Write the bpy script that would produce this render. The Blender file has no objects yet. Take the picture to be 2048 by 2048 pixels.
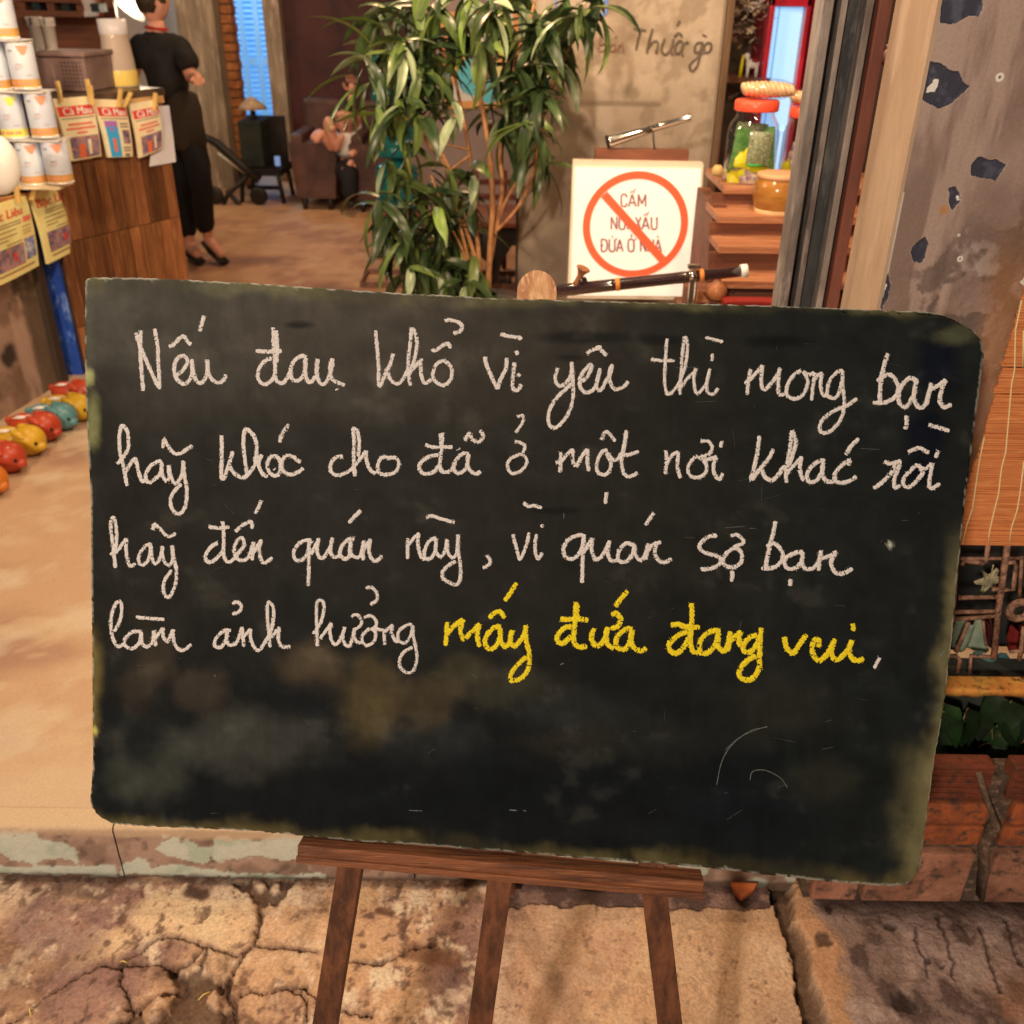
import bpy, bmesh, math, random
import numpy as np
from mathutils import Vector, Matrix, noise as mnoise
rnd = random.Random(7)
SC = bpy.context.scene; COL = SC.collection
# ------------------------------------------------------------------ camera
F_PX = 1900.0; PITCH = math.radians(28.8); ROLL = math.radians(0.73)
CAM = np.array([0.0, 0.0, 1.67])
fw = np.array([0, math.cos(PITCH), -math.sin(PITCH)]); up0 = np.array([0, math.sin(PITCH), math.cos(PITCH)]); rt0 = np.array([1.0, 0, 0])
RT = rt0*math.cos(ROLL)+up0*math.sin(ROLL); UP = up0*math.cos(ROLL)-rt0*math.sin(ROLL); FW = fw
cam_d = bpy.data.cameras.new('camera'); cam = bpy.data.objects.new('camera', cam_d); COL.objects.link(cam)
cam.matrix_world = Matrix([[RT[0], UP[0], -FW[0], CAM[0]], [RT[1], UP[1], -FW[1], CAM[1]], [RT[2], UP[2], -FW[2], CAM[2]], [0, 0, 0, 1]])
cam_d.sensor_width = 36; cam_d.lens = 36*F_PX/2048; cam_d.clip_start = .02; cam_d.clip_end = 200
cam_d.dof.use_dof = True; cam_d.dof.focus_distance = 1.28; cam_d.dof.aperture_fstop = 6.5
SC.camera = cam
# ------------------------------------------------------------------ night sky, lamps, exposure
W = bpy.data.worlds.new('World'); SC.world = W; W.use_nodes = True
bg = W.node_tree.nodes['Background']; bg.inputs[0].default_value = (1.0, .74, .50, 1); bg.inputs[1].default_value = .13
SC.view_settings.view_transform = 'Standard'; SC.view_settings.look = 'None'
SC.view_settings.exposure = 0; SC.view_settings.gamma = 1
WARM = (1.0, .74, .47)
def lamp(name, loc, watt, col=WARM, r=.06, spot=None, aim=None, blend=.6):
    d = bpy.data.lights.new(name, 'SPOT' if spot else 'POINT'); d.energy = watt; d.color = col; d.shadow_soft_size = r
    o = bpy.data.objects.new(name, d); o.location = loc; COL.objects.link(o)
    if spot:
        d.spot_size = math.radians(spot); d.spot_blend = blend
        o.rotation_euler = (Vector(aim)-Vector(loc)).to_track_quat('-Z', 'Y').to_euler()
    return o
lamp('street_lamp_light', (-1.25, -2.2, 2.75), 560, (1, .79, .585), .10)
lamp('facade_lamp_light', (-.45, 1.75, 2.75), 96, (1, .70, .44), .06)
lamp('counter_lamp_light', (-1.75, 3.0, 2.35), 56, (1, .70, .42), .05)
lamp('hall_lamp_light', (-.9, 6.3, 3.1), 105, (1, .60, .32), .10)
lamp('shelf_fill_light', (.66, 2.30, 2.2), 50, (1, .68, .40), .06)  # unseen light added to brighten the jar fronts
lamp('wall_lamp_light', (-.05, 3.0, 2.45), 60, (1, .69, .41), .03)
lamp('door_fill_light', (-2.55, 9.35, 2.6), 60, (.42, .72, 1), .1)  # unseen blue light added in front of the shutters to brighten them
lamp('back_lamp_light', (-3.6, 7.2, 2.5), 45, (1, .80, .58), .12)
lamp('yard_lamp_light', (-2.6, 8.6, .9), 5, (1, .8, .6), .1)
# ------------------------------------------------------------------ pixel tracing of the photograph into real planes
def ray(x, y): return FW*F_PX+RT*(x-1024)+UP*(1024-y)
def onz(x, y, z):
    d = ray(x, y); return CAM+d*((z-CAM[2])/d[2])
def ony(x, y, Y):
    d = ray(x, y); return CAM+d*((Y-CAM[1])/d[1])
def onp(x, y, P0, n):
    d = ray(x, y); return CAM+d*(np.dot(P0-CAM, n)/np.dot(d, n))
def V(a): return Vector((float(a[0]), float(a[1]), float(a[2])))
def lin(c): c /= 255.0; return c/12.92 if c <= .04045 else ((c+.055)/1.055)**2.4
LC = (1.0, .78, .56)
def obs(r, g, b, k=1.0):
    """real base colour of a surface seen as sRGB (r,g,b) under warm light of strength k"""
    return tuple(min(.85, max(.004, lin(v)/(k*l))) for v, l in zip((r, g, b), LC))
# ------------------------------------------------------------------ materials
MATS = {}
def M(name, c1, c2=None, c3=None, scale=12, rough=.7, bump=0, bscale=80, metal=0, stretch=(1, 1, 1), attr=None, spec=.4,
      trans=0, emit=None, estr=0, var=0, alpha=None, detail=6, dist=.0, coat=0, fine=0, sss=0, ior=1.45, lo=.38, hi=.62):
    if name in MATS: return MATS[name]
    m = bpy.data.materials.new(name); m.use_nodes = True; nt = m.node_tree; N = nt.nodes; L = nt.links
    b = N['Principled BSDF']; tc = N.new('ShaderNodeTexCoord'); mp = N.new('ShaderNodeMapping'); L.new(tc.outputs['Object'], mp.inputs[0])
    mp.inputs['Scale'].default_value = stretch
    oi = N.new('ShaderNodeObjectInfo'); ad = N.new('ShaderNodeVectorMath'); ad.operation = 'ADD'
    mu = N.new('ShaderNodeMath'); mu.operation = 'MULTIPLY'; mu.inputs[1].default_value = 37.0; L.new(oi.outputs['Random'], mu.inputs[0])
    L.new(mp.outputs[0], ad.inputs[0]); L.new(mu.outputs[0], ad.inputs[1]); vec = ad.outputs[0]
    def nz(sc, det=detail, di=0.0):
        n = N.new('ShaderNodeTexNoise'); n.inputs['Scale'].default_value = sc; n.inputs['Detail'].default_value = det; n.inputs['Roughness'].default_value = .62
        n.inputs['Distortion'].default_value = di; L.new(vec, n.inputs['Vector']); return n.outputs[0]
    def ramp(f, a, c):
        r = N.new('ShaderNodeMapRange'); r.inputs[1].default_value = a; r.inputs[2].default_value = c; L.new(f, r.inputs[0]); return r.outputs[0]
    def mix(f, a, c, mode='MIX'):
        x = N.new('ShaderNodeMix'); x.data_type = 'RGBA'; x.blend_type = mode
        if isinstance(f, float): x.inputs[0].default_value = f
        else: L.new(f, x.inputs[0])
        for i, v in ((6, a), (7, c)):
            if isinstance(v, tuple): x.inputs[i].default_value = (*v[:3], 1)
            else: L.new(v, x.inputs[i])
        return x.outputs[2]
    if attr:
        at = N.new('ShaderNodeAttribute'); at.attribute_name = attr; col = at.outputs['Color']
    else: col = c1
    if c2: col = mix(ramp(nz(scale, di=dist), lo, hi), col, c2)
    if c3: col = mix(ramp(nz(scale*2.7, di=dist), .52, .66), col, c3)
    if fine: col = mix(float(fine), col, mix(ramp(nz(bscale*1.3, 3), .3, .7), (.25, .25, .25), (1.0, 1.0, 1.0)), 'MULTIPLY')
    if var:
        v = N.new('ShaderNodeMapRange'); v.inputs[3].default_value = 1-var; v.inputs[4].default_value = 1+var; L.new(oi.outputs['Random'], v.inputs[0])
        vm = N.new('ShaderNodeVectorMath'); vm.operation = 'SCALE'; L.new(v.outputs[0], vm.inputs['Scale'])
        if isinstance(col, tuple): vm.inputs[0].default_value = col[:3]
        else: L.new(col, vm.inputs[0])
        col = vm.outputs[0]
    if isinstance(col, tuple): b.inputs['Base Color'].default_value = (*col[:3], 1)
    else: L.new(col, b.inputs['Base Color'])
    b.inputs['Roughness'].default_value = rough; b.inputs['Metallic'].default_value = metal; b.inputs['Specular IOR Level'].default_value = spec
    b.inputs['Transmission Weight'].default_value = trans; b.inputs['IOR'].default_value = ior; b.inputs['Coat Weight'].default_value = coat
    if rough < .9 and not trans:
        rr = N.new('ShaderNodeMapRange'); rr.inputs[3].default_value = max(.05, rough-.12); rr.inputs[4].default_value = min(1, rough+.12)
        L.new(nz(scale*1.5, 4), rr.inputs[0]); L.new(rr.outputs[0], b.inputs['Roughness'])
    if sss: b.inputs['Subsurface Weight'].default_value = sss; b.inputs['Subsurface Radius'].default_value = (.02, .01, .005)
    if emit: b.inputs['Emission Color'].default_value = (*emit, 1); b.inputs['Emission Strength'].default_value = estr
    if bump:
        bn = N.new('ShaderNodeBump'); bn.inputs['Strength'].default_value = 1; bn.inputs['Distance'].default_value = bump
        L.new(nz(bscale, 5), bn.inputs['Height']); L.new(bn.outputs[0], b.inputs['Normal'])
    MATS[name] = m; return m
# ------------------------------------------------------------------ mesh helpers
class MB:
    def __init__(s): s.v = []; s.f = []; s.sm = []; s.c = []
    def add(s, vs, fs, smooth=False):
        n = len(s.v); s.v += [tuple(float(q) for q in v) for v in vs]; s.f += [tuple(i+n for i in f) for f in fs]; s.sm += [smooth]*len(fs); return s
    def box(s, c, d, rz=0, bev=0, ax=None):
        hx, hy, hz = d[0]/2, d[1]/2, d[2]/2
        R = ax if ax is not None else Matrix.Rotation(rz, 3, 'Z'); c = Vector(c)
        if bev <= 0:
            vs = [c+R@Vector((x*hx, y*hy, z*hz)) for z in (-1, 1) for y in (-1, 1) for x in (-1, 1)]
            return s.add(vs, [(0, 2, 3, 1), (4, 5, 7, 6), (0, 1, 5, 4), (2, 6, 7, 3), (0, 4, 6, 2), (1, 3, 7, 5)])
        bm = bmesh.new(); bmesh.ops.create_cube(bm, size=1)
        for v in bm.verts: v.co = Vector((v.co.x*d[0], v.co.y*d[1], v.co.z*d[2]))
        bmesh.ops.bevel(bm, geom=bm.edges[:], offset=bev, segments=2, affect='EDGES', profile=.6)
        bm.verts.index_update(); vs = [c+R@v.co for v in bm.verts]; fs = [[v.index for v in f.verts] for f in bm.faces]; bm.free()
        return s.add(vs, fs)
    def bar(s, a, b, w, t, roll=0, bev=0, upv=(0, 1, 0)):
        a = Vector(a); b = Vector(b); z = (b-a).normalized(); x = Vector(upv).cross(z)
        if x.length < 1e-4: x = Vector((1, 0, 0)).cross(z)
        x.normalize(); y = z.cross(x); R = Matrix((x, y, z)).transposed()@Matrix.Rotation(roll, 3, 'Z')
        return s.box((a+b)/2, (w, t, (b-a).length), ax=R, bev=bev)
    def tube(s, pts, r, n=8, cap=True, flat=1.0):
        pts = [Vector(p) for p in pts]; k = len(pts); rs = r if isinstance(r, (list, tuple)) else [r]*k
        vs = []; t0 = (pts[1]-pts[0]).normalized(); ref = Vector((0, 0, 1)) if abs(t0.z) < .9 else Vector((1, 0, 0)); x = ref.cross(t0).normalized()
        for i, p in enumerate(pts):
            t = (pts[min(i+1, k-1)]-pts[max(i-1, 0)]).normalized(); x = (x-t*x.dot(t)).normalized(); y = t.cross(x)
            for j in range(n):
                a = 2*math.pi*j/n; vs.append(p+(x*math.cos(a)+y*math.sin(a)*flat)*rs[i])
        fs = [(i*n+j, i*n+(j+1) % n, (i+1)*n+(j+1) % n, (i+1)*n+j) for i in range(k-1) for j in range(n)]
        if cap: fs += [tuple(range(n-1, -1, -1)), tuple(range((k-1)*n, k*n))]
        return s.add(vs, fs, True)
    def lathe(s, prof, c=(0, 0, 0), n=24, R=None, cap=True):
        c = Vector(c); R = R or Matrix.Identity(3); vs = []
        for r, z in prof:
            for j in range(n):
                a = 2*math.pi*j/n; vs.append(c+R@Vector((r*math.cos(a), r*math.sin(a), z)))
        k = len(prof); fs = [(i*n+j, i*n+(j+1) % n, (i+1)*n+(j+1) % n, (i+1)*n+j) for i in range(k-1) for j in range(n)]
        if cap:
            if prof[0][0] > 1e-4: fs.append(tuple(range(n-1, -1, -1)))
            if prof[-1][0] > 1e-4: fs.append(tuple(range((k-1)*n, k*n)))
        return s.add(vs, fs, True)
    def ell(s, c, r, n=14, m=9, R=None):
        R = R or Matrix.Identity(3); c = Vector(c); vs = []; fs = []
        for i in range(m+1):
            t = math.pi*i/m
            for j in range(n):
                a = 2*math.pi*j/n; vs.append(c+R@Vector((r[0]*math.sin(t)*math.cos(a), r[1]*math.sin(t)*math.sin(a), r[2]*math.cos(t))))
        for i in range(m):
            for j in range(n): fs.append((i*n+j, (i+1)*n+j, (i+1)*n+(j+1) % n, i*n+(j+1) % n))
        return s.add(vs, fs, True)
    def prism(s, poly, off):
        """poly: 3d outline, off: thickness vector"""
        n = len(poly); off = Vector(off); P = [Vector(p) for p in poly]
        return s.add(P+[p+off for p in P], [tuple(range(n)), tuple(range(2*n-1, n-1, -1))]+[(i, i+n, (i+1) % n+n, (i+1) % n) for i in range(n)])
    def build(s, name, mat, parent=None, origin=None, colors=None):
        a = np.array(s.v, dtype=float)
        if origin is None: origin = ((a[:, 0].min()+a[:, 0].max())/2, (a[:, 1].min()+a[:, 1].max())/2, a[:, 2].min())
        a = a-np.array(origin); me = bpy.data.meshes.new(name); me.from_pydata(a.tolist(), [], s.f)
        me.polygons.foreach_set('use_smooth', s.sm)
        if colors is not None:
            ca = me.color_attributes.new('Col', 'FLOAT_COLOR', 'POINT'); cc = np.ones((len(s.v), 4)); cc[:, :3] = colors; ca.data.foreach_set('color', cc.ravel())
        me.materials.append(mat)
        o = bpy.data.objects.new(name, me); COL.objects.link(o); o.location = origin
        if parent is not None:
            o.parent = parent; o.matrix_parent_inverse = Matrix.LocRotScale(parent.get('_l', parent.location), parent.rotation_euler, None).inverted() if not parent.parent else wm(parent).inverted()
        return o
def wm(o):
    m = Matrix.LocRotScale(o.location, o.rotation_euler, o.scale)
    return (wm(o.parent)@o.matrix_parent_inverse@m) if o.parent else m
def tag(o, label, cat=None, group=None):
    o['label'] = label
    if cat: o['category'] = cat
    if group: o['group'] = group
    return o
def thing(name, label, cat, loc, group=None):
    o = bpy.data.objects.new(name, None); COL.objects.link(o); o.location = V(loc); o.empty_display_size = .1
    return tag(o, label, cat, group)
def struct(o, label=None):
    o['kind'] = 'structure'
    if label: o['label'] = label
    return o
def stuff(o): o['kind'] = 'stuff'; return o
def copy_tree(o, parent=None):
    c = o.copy(); COL.objects.link(c)
    if parent is not None: c.parent = parent; c.matrix_parent_inverse = o.matrix_parent_inverse.copy()
    for ch in list(o.children): copy_tree(ch, c)
    return c
def bez(pts, n=5):
    """Catmull-Rom through the traced points"""
    P = [np.array(p, float) for p in pts]
    if len(P) < 3: return [P[0]+(P[1]-P[0])*i/n for i in range(n+1)]
    Q = [2*P[0]-P[1]]+P+[2*P[-1]-P[-2]]; out = []
    for i in range(1, len(Q)-2):
        a, b, c, d = Q[i-1:i+3]
        for k in range(n):
            t = k/n; out.append(.5*(2*b+(c-a)*t+(2*a-5*b+4*c-d)*t*t+(3*b-a-3*c+d)*t**3))
    out.append(P[-1]); return out
def ribbon(mb, pts, w, fn, nrm, lift, jag=.25, seed=0, step=3.0, grain=0):
    """chalk / paint stroke: pts in photo pixels, fn maps them on the surface, w in photo pixels"""
    P = bez(pts, 8); d = [0]
    for i in range(1, len(P)): d.append(d[-1]+np.linalg.norm(P[i]-P[i-1]))
    n = max(3, int(d[-1]/step)); s = np.linspace(0, d[-1], n+1); X = np.interp(s, d, [p[0] for p in P]); Y = np.interp(s, d, [p[1] for p in P])
    rr = random.Random(seed*31+int(X[0]*7+Y[0])); vs = []; nv = Vector(nrm)*lift; ww = 1.0
    for i in range(n+1):
        j0, j1 = max(i-1, 0), min(i+1, n); tx, ty = X[j1]-X[j0], Y[j1]-Y[j0]; l = math.hypot(tx, ty) or 1; px, py = -ty/l, tx/l
        ww += (rr.uniform(.75, 1.25)-ww)*.35; e = .55 if i in (0, n) else 1; a = w/2*ww*e
        for sg in (-1, 0, 1):
            q = a*sg*(1+rr.uniform(-jag, jag)); vs.append(V(fn(X[i]+px*q, Y[i]+py*q))+nv*(1.0 if sg == 0 else .35))
    fs = []
    for i in range(n):
        for k in (0, 1):
            if grain and 0 < i < n-1 and rr.random() < .045: continue
            fs.append((i*3+k, i*3+k+1, i*3+k+4, i*3+k+3))
    mb.add(vs, fs)
    if grain:
        for i in range(n):
            j0, j1 = max(i-1, 0), min(i+1, n); tx, ty = X[j1]-X[j0], Y[j1]-Y[j0]; l = math.hypot(tx, ty) or 1; px, py = -ty/l, tx/l
            for q in range(3):
                if rr.random() < .45: continue
                o_ = rr.choice((-1, 1))*(w/2+rr.gauss(-.1, .55)); a = rr.uniform(.4, 1.0); cx, cy = X[i]+px*o_+rr.uniform(-1.2, 1.2), Y[i]+py*o_+rr.uniform(-1.2, 1.2); r0 = rr.uniform(0, 1.57)
                mb.add([V(fn(cx+a*math.cos(r0+t*1.5708), cy+a*math.sin(r0+t*1.5708)))+nv*.5 for t in (3, 2, 1, 0)], [(0, 1, 2, 3)])
def text(body, org, xd, yd, size, mat, parent, name='lettering', sx=1.0, ext=.0008, bold=0, align='CENTER', part=True):
    c = bpy.data.curves.new('txt', 'FONT'); c.body = body; c.size = 1; c.align_x = align; c.extrude = .001; c.offset = bold
    o = bpy.data.objects.new('txt', c); COL.objects.link(o); dg = bpy.context.evaluated_depsgraph_get(); dg.update()
    me = bpy.data.meshes.new_from_object(o.evaluated_get(dg)); xd = Vector(xd).normalized(); yd = Vector(yd).normalized(); zd = xd.cross(yd)
    mb = MB(); vs = [Vector(org)+xd*(v.co.x*size*sx)+yd*(v.co.y*size)+zd*(ext if v.co.z > 0 else -ext) for v in me.vertices]
    mb.add(vs, [tuple(p.vertices) for p in me.polygons]); bpy.data.objects.remove(o); bpy.data.curves.remove(c); bpy.data.meshes.remove(me)
    return mb.build(name, mat, parent)
# numpy value noise for relief and stains
_rs = np.random.RandomState(3); _T = _rs.rand(256, 256)
def vn(x, y):
    xi = np.floor(x).astype(int); yi = np.floor(y).astype(int); fx = x-xi; fy = y-yi; fx = fx*fx*(3-2*fx); fy = fy*fy*(3-2*fy)
    a = _T[xi % 256, yi % 256]; b = _T[(xi+1) % 256, yi % 256]; c = _T[xi % 256, (yi+1) % 256]; d = _T[(xi+1) % 256, (yi+1) % 256]
    return a*(1-fx)*(1-fy)+b*fx*(1-fy)+c*(1-fx)*fy+d*fx*fy
def fbm(x, y, o=5, s=1.0):
    r = 0; a = .5; t = 0
    for k in range(o): r = r+a*vn(x*s*2**k+17.3*k, y*s*2**k+9.1*k); t += a; a *= .55
    return r/t
def seg_dist(X, Y, pts):
    D = np.full(X.shape, 1e9)
    for (ax, ay), (bx, by) in zip(pts[:-1], pts[1:]):
        vx, vy = bx-ax, by-ay; t = np.clip(((X-ax)*vx+(Y-ay)*vy)/(vx*vx+vy*vy+1e-12), 0, 1); D = np.minimum(D, np.hypot(X-ax-vx*t, Y-ay-vy*t))
    return D
def inpoly(X, Y, P):
    ins = np.zeros(X.shape, bool); n = len(P)
    for i in range(n):
        x1, y1 = P[i]; x2, y2 = P[(i+1) % n]
        ins ^= ((y1 > Y) != (y2 > Y)) & (X < (x2-x1)*(Y-y1)/(y2-y1+1e-12)+x1)
    return ins
def sstep(a, b, x): t = np.clip((x-a)/(b-a), 0, 1); return t*t*(3-2*t)
def cmix(A, B, t): return A+(np.array(B)-A)*t[..., None]
def gridmesh(mb, P, smooth=True):
    ny, nx = P.shape[:2]; idx = np.arange(nx*ny).reshape(ny, nx); f = np.stack([idx[:-1, :-1], idx[:-1, 1:], idx[1:, 1:], idx[1:, :-1]], -1).reshape(-1, 4)
    mb.add(P.reshape(-1, 3).tolist(), f.tolist(), smooth); return mb
def axis_steps(segs):
    out = [segs[0][0]]
    for a, b, st in segs:
        n = max(1, int(round((b-a)/st))); out += list(np.linspace(a, b, n+1)[1:])
    return np.array(out)
# ================================================================== STREET
xs = axis_steps([(-30, -3, 1.5), (-3, -1.3, .06), (-1.3, 1.25, .0033), (1.25, 3, .06), (3, 30, 1.5)])
ys = axis_steps([(-30, -1, 1.5), (-1, .78, .05), (.78, 1.404, .0033), (1.404, 1.9, .04)])
X, Y = np.meshgrid(xs, ys)
def c3(pts): return [tuple(onz(a/2.76, 1550+b/2.76, 0)[:2]) for a, b in pts]
def c4(pts): return [tuple(onz(550+a/2.147, 1600+b/2.147, 0)[:2]) for a, b in pts]
def c5(pts): return [tuple(onz(1350+a/2.768, 1600+b/2.768, 0)[:2]) for a, b in pts]
wx = X+(fbm(X, Y, 4, 16)-.5)*.035; wy = Y+(fbm(X+9, Y+4, 4, 16)-.5)*.035
jx = wx+(fbm(X, Y, 3, 90)-.5)*.012; jy = wy+(fbm(X+3, Y+8, 3, 90)-.5)*.012
H = (fbm(X, Y, 5, 6)-.5)*.012; n1 = fbm(X, Y, 6, 9); n2 = fbm(X+5, Y+2, 6, 26); n3 = fbm(X+11, Y+6, 6, 4)
rough_l = 1-sstep(-.05, .12, X+(n3-.5)*.3)          # the left side is older and rougher
H += (n2-.5)*(.004+.010*rough_l)*sstep(.35, .7, n1)
C = np.zeros(X.shape+(3,))+np.array(obs(212, 163, 108, 1.10))
C = cmix(C, obs(226, 182, 124, 1.10), sstep(.5, .75, n1)*.9)
C = cmix(C, obs(165, 122, 92, 1.10), sstep(.48, .66, n3)*(.35+.65*rough_l))
C = cmix(C, obs(122, 88, 66, 1.10), sstep(.56, .72, fbm(X+31, Y+3, 6, 5.5))*rough_l*.6)
C = cmix(C, obs(244, 206, 150, 1.10), sstep(.54, .64, fbm(X+2, Y+33, 6, 17))*(.2+.8*rough_l)*.85); C = cmix(C, obs(110, 80, 62, 1.10), sstep(.56, .66, fbm(X+41, Y+9, 6, 15))*(.1+.9*rough_l)*.4)
C = cmix(C, obs(120, 84, 56, 1.10), sstep(.62, .74, fbm(X+7, Y+13, 6, 34))*(.25+.6*rough_l))
def blob(pts, r, col, s=1.0):
    global C
    d = seg_dist(wx, wy, pts); C = cmix(C, obs(*col, 1.10), (1-sstep(r*.45, r, d))*s)
blob(c3([(850, 760), (1280, 830)]), .07, (238, 196, 134), .9); blob(c3([(480, 950), (620, 930)]), .05, (236, 192, 130), .9)
blob(c3([(0, 720), (90, 690)]), .05, (238, 196, 140), .8); blob(c3([(0, 980), (300, 1080)]), .12, (118, 84, 60), .5)
blob(c3([(350, 620), (560, 630)]), .035, (110, 84, 66), .7); blob(c3([(1040, 650), (1130, 650)]), .022, (80, 56, 40), .9)
blob(c3([(200, 800), (420, 860)]), .08, (150, 112, 90), .7); blob(c3([(420, 1200), (600, 1180)]), .09, (158, 116, 92), .6)
blob(c3([(1450, 850), (1650, 900)]), .10, (222, 176, 120), .6); blob(c4([(600, 640), (760, 690)]), .03, (120, 78, 46), .8)
blob(c4([(450, 470), (500, 480)]), .012, (110, 70, 44), .9); blob(c4([(350, 430), (380, 420)]), .03, (232, 186, 118), .7)
# cracks and broken plates
cracks = [(c3([(1440, 740), (1430, 800), (1400, 880), (1385, 960), (1320, 1050), (1270, 1130), (1250, 1200), (1290, 1300), (1310, 1374), (1330, 1500)]), .0050),
 (c3([(340, 1170), (420, 1110), (520, 1060), (640, 1045), (720, 1010), (800, 960), (900, 910), (1020, 915), (1130, 930), (1180, 970), (1300, 1010), (1385, 965)]), .0032),
 (c3([(520, 1060), (700, 1040), (850, 1050), (940, 1070), (1060, 1010), (1150, 950)]), .0040), (c3([(940, 1070), (990, 1130), (1000, 1200), (960, 1270), (900, 1330), (830, 1374), (700, 1500)]), .0080),
 (c3([(650, 1060), (665, 1150), (700, 1250), (740, 1290), (800, 1270), (900, 1200), (980, 1180)]), .0042), (c3([(740, 1290), (680, 1330), (610, 1374), (500, 1480)]), .0055),
 (c3([(1385, 965), (1500, 955), (1620, 960), (1740, 985)]), .0030), (c3([(1310, 1190), (1450, 1190), (1580, 1165), (1700, 1190), (1760, 1260)]), .0034),
 (c3([(340, 1170), (200, 1260), (60, 1374)]), .0030), (c4([(0, 635), (100, 640), (180, 660)]), .003), (c4([(320, 700), (420, 690), (520, 665), (600, 630), (700, 620)]), .0034),
 (c4([(0, 800), (60, 810), (130, 850), (150, 930)]), .003), (c4([(180, 900), (300, 880), (420, 930)]), .002), (c3([(1200, 1150), (1235, 1250), (1240, 1374)]), .009)]
fl = fbm(X+21, Y+7, 4, 70); pm_ = sstep(.45, .68, fbm(X+2, Y+15, 5, 10)); fl2 = fbm(jx*1.7+31, jy+5, 5, 38); C = cmix(C, obs(240, 202, 148, 1.10), sstep(.60, .72, fl2)*pm_*(.15+.6*rough_l)); C = cmix(C, obs(100, 70, 50, 1.10), (1-sstep(.28, .40, fl2))*(1-pm_*.6)*(.2+.6*rough_l)); C = cmix(C, obs(84, 58, 42, 1.10), (1-sstep(.24, .30, fl))*.5); H += (fl2-.5)*.006*(.25+rough_l)
dirt = np.zeros(X.shape)
for pts, w in cracks:
    d = seg_dist(jx, jy, pts); w2 = w*(.35+1.1*fbm(X+w*900, Y, 3, 22)); t = 1-sstep(w2*.55, w2*1.15, d); H -= t*.015; dirt = np.maximum(dirt, t)
    C = cmix(C, obs(140, 100, 70, 1.10), (1-sstep(w2, w2*5, d))*.35)
for P in ([(1010, 1110), (1150, 965), (1110, 1080), (1130, 1140), (1200, 1150), (1250, 1130), (1330, 1010), (1290, 1130), (1260, 1200), (1300, 1374), (1320, 1500), (700, 1500), (850, 1374), (990, 1210)],
          [(1280, 575), (1640, 570), (1600, 640), (1540, 690), (1480, 690), (1440, 745), (1400, 680), (1370, 650)], [(680, 1330), (790, 1285), (800, 1374), (620, 1400)]):
    ins = inpoly(jx, jy, c3(P)); t = sstep(.35, .65, np.where(ins, 1.0, 0.0)); H -= t*(.009+.006*(fbm(X, Y, 3, 60)-.5)); dirt = np.maximum(dirt, t*.92)
for cx_, cy_, r_ in ((1165, 1070, .030), (870, 1280, .026), (1195, 1240, .024), (1430, 600, .016), (1520, 600, .014)):
    q = c3([(cx_, cy_)])[0]; d = np.hypot(jx-q[0], (jy-q[1])*1.1); t = 1-sstep(r_*.8, r_, d); H += t*.011; dirt *= (1-t)
C = cmix(C, obs(74, 48, 30, 1.10), dirt*(.75+.25*n2)); C = cmix(C, obs(120, 82, 48, 1.10), dirt*sstep(.5, .7, fbm(X, Y, 4, 45))*.6)
# old strip below the kerb, right of the easel
strip = sstep(-.02, .02, X+.0*Y)*sstep(1.334, 1.340, jy); strip *= (X < .57)
H -= strip*.008; C = cmix(C, obs(138, 104, 82, 1.10), strip*.85); C = cmix(C, obs(86, 62, 48, 1.10), strip*sstep(.5, .65, fbm(X+3, Y+1, 5, 20))*.8)
ks = sstep(1.375, 1.40, jy)*(X < .6); C = cmix(C, obs(88, 60, 42, 1.10), ks*.7*sstep(.3, .6, n1+.15))
# gutter
gx = jx-(Y-1.18)*.02
g = sstep(.556, .562, gx)*(1-sstep(.592, .600, gx)); H -= g*(.028+.01*n2); C = cmix(C, obs(92, 66, 42, 1.0), g*.9); C = cmix(C, obs(48, 34, 24, 1.0), g*(1-sstep(.565, .580, gx+(n2-.5)*.02)))
lip = sstep(.598, .604, gx)*(1-sstep(.630, .668, gx+(n1-.5)*.06)); H += lip*.006; C = cmix(C, obs(196, 142, 88, 1.10), lip*.85)
rp = sstep(.636, .672, gx+(n1-.5)*.06); H += rp*(.004+(n2-.5)*.010+(n1-.5)*.012)
C = cmix(C, obs(134, 110, 92, .95), rp); C = cmix(C, obs(84, 66, 54, .95), rp*sstep(.5, .62, n2)*.85); C = cmix(C, obs(176, 150, 128, .95), rp*sstep(.56, .7, n1)*.7)
C = cmix(C, obs(168, 120, 84, .95), rp*sstep(.5, .64, fbm(X+4, Y+21, 5, 7))*(1-sstep(1.05, 1.25, Y))*.8)
for pts in ([(1455, 640), (1500, 820), (1560, 1000)], [(1680, 690), (1740, 880), (1800, 1060)], [(1820, 650), (1880, 850), (1932, 960)], [(1300, 700), (1340, 860), (1400, 1000)]):
    d = seg_dist(jx, jy, c5(pts)); t = (1-sstep(.0015, .005, d))*rp; H -= t*.006; C = cmix(C, obs(60, 46, 38, .95), t*.8)
wet = rp*sstep(1.30, 1.37, Y+(n1-.5)*.08); C = cmix(C, obs(62, 42, 30, .95), wet*.85)
for q, r_ in (((870, 610), .016), ((1380, 900), .011), ((1180, 710), .014), ((800, 780), .02), ((1250, 1120), .03), ((1480, 930), .008)):
    p = c5([q])[0]; t = (1-sstep(r_*.5, r_, np.hypot(jx-p[0], jy-p[1])))*sstep(.55, .6, X); C = cmix(C, obs(46, 34, 28, .95), t*.8); H -= t*.005
C = np.clip(C*np.array([1.16, 1.06, 1.20]), 0, .85); C = C*(1+(np.array([1.02, .95, .80])-1)*rp[..., None])
mb = gridmesh(MB(), np.stack([X, Y, H-.006*(Y > 1.404)], -1))
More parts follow.
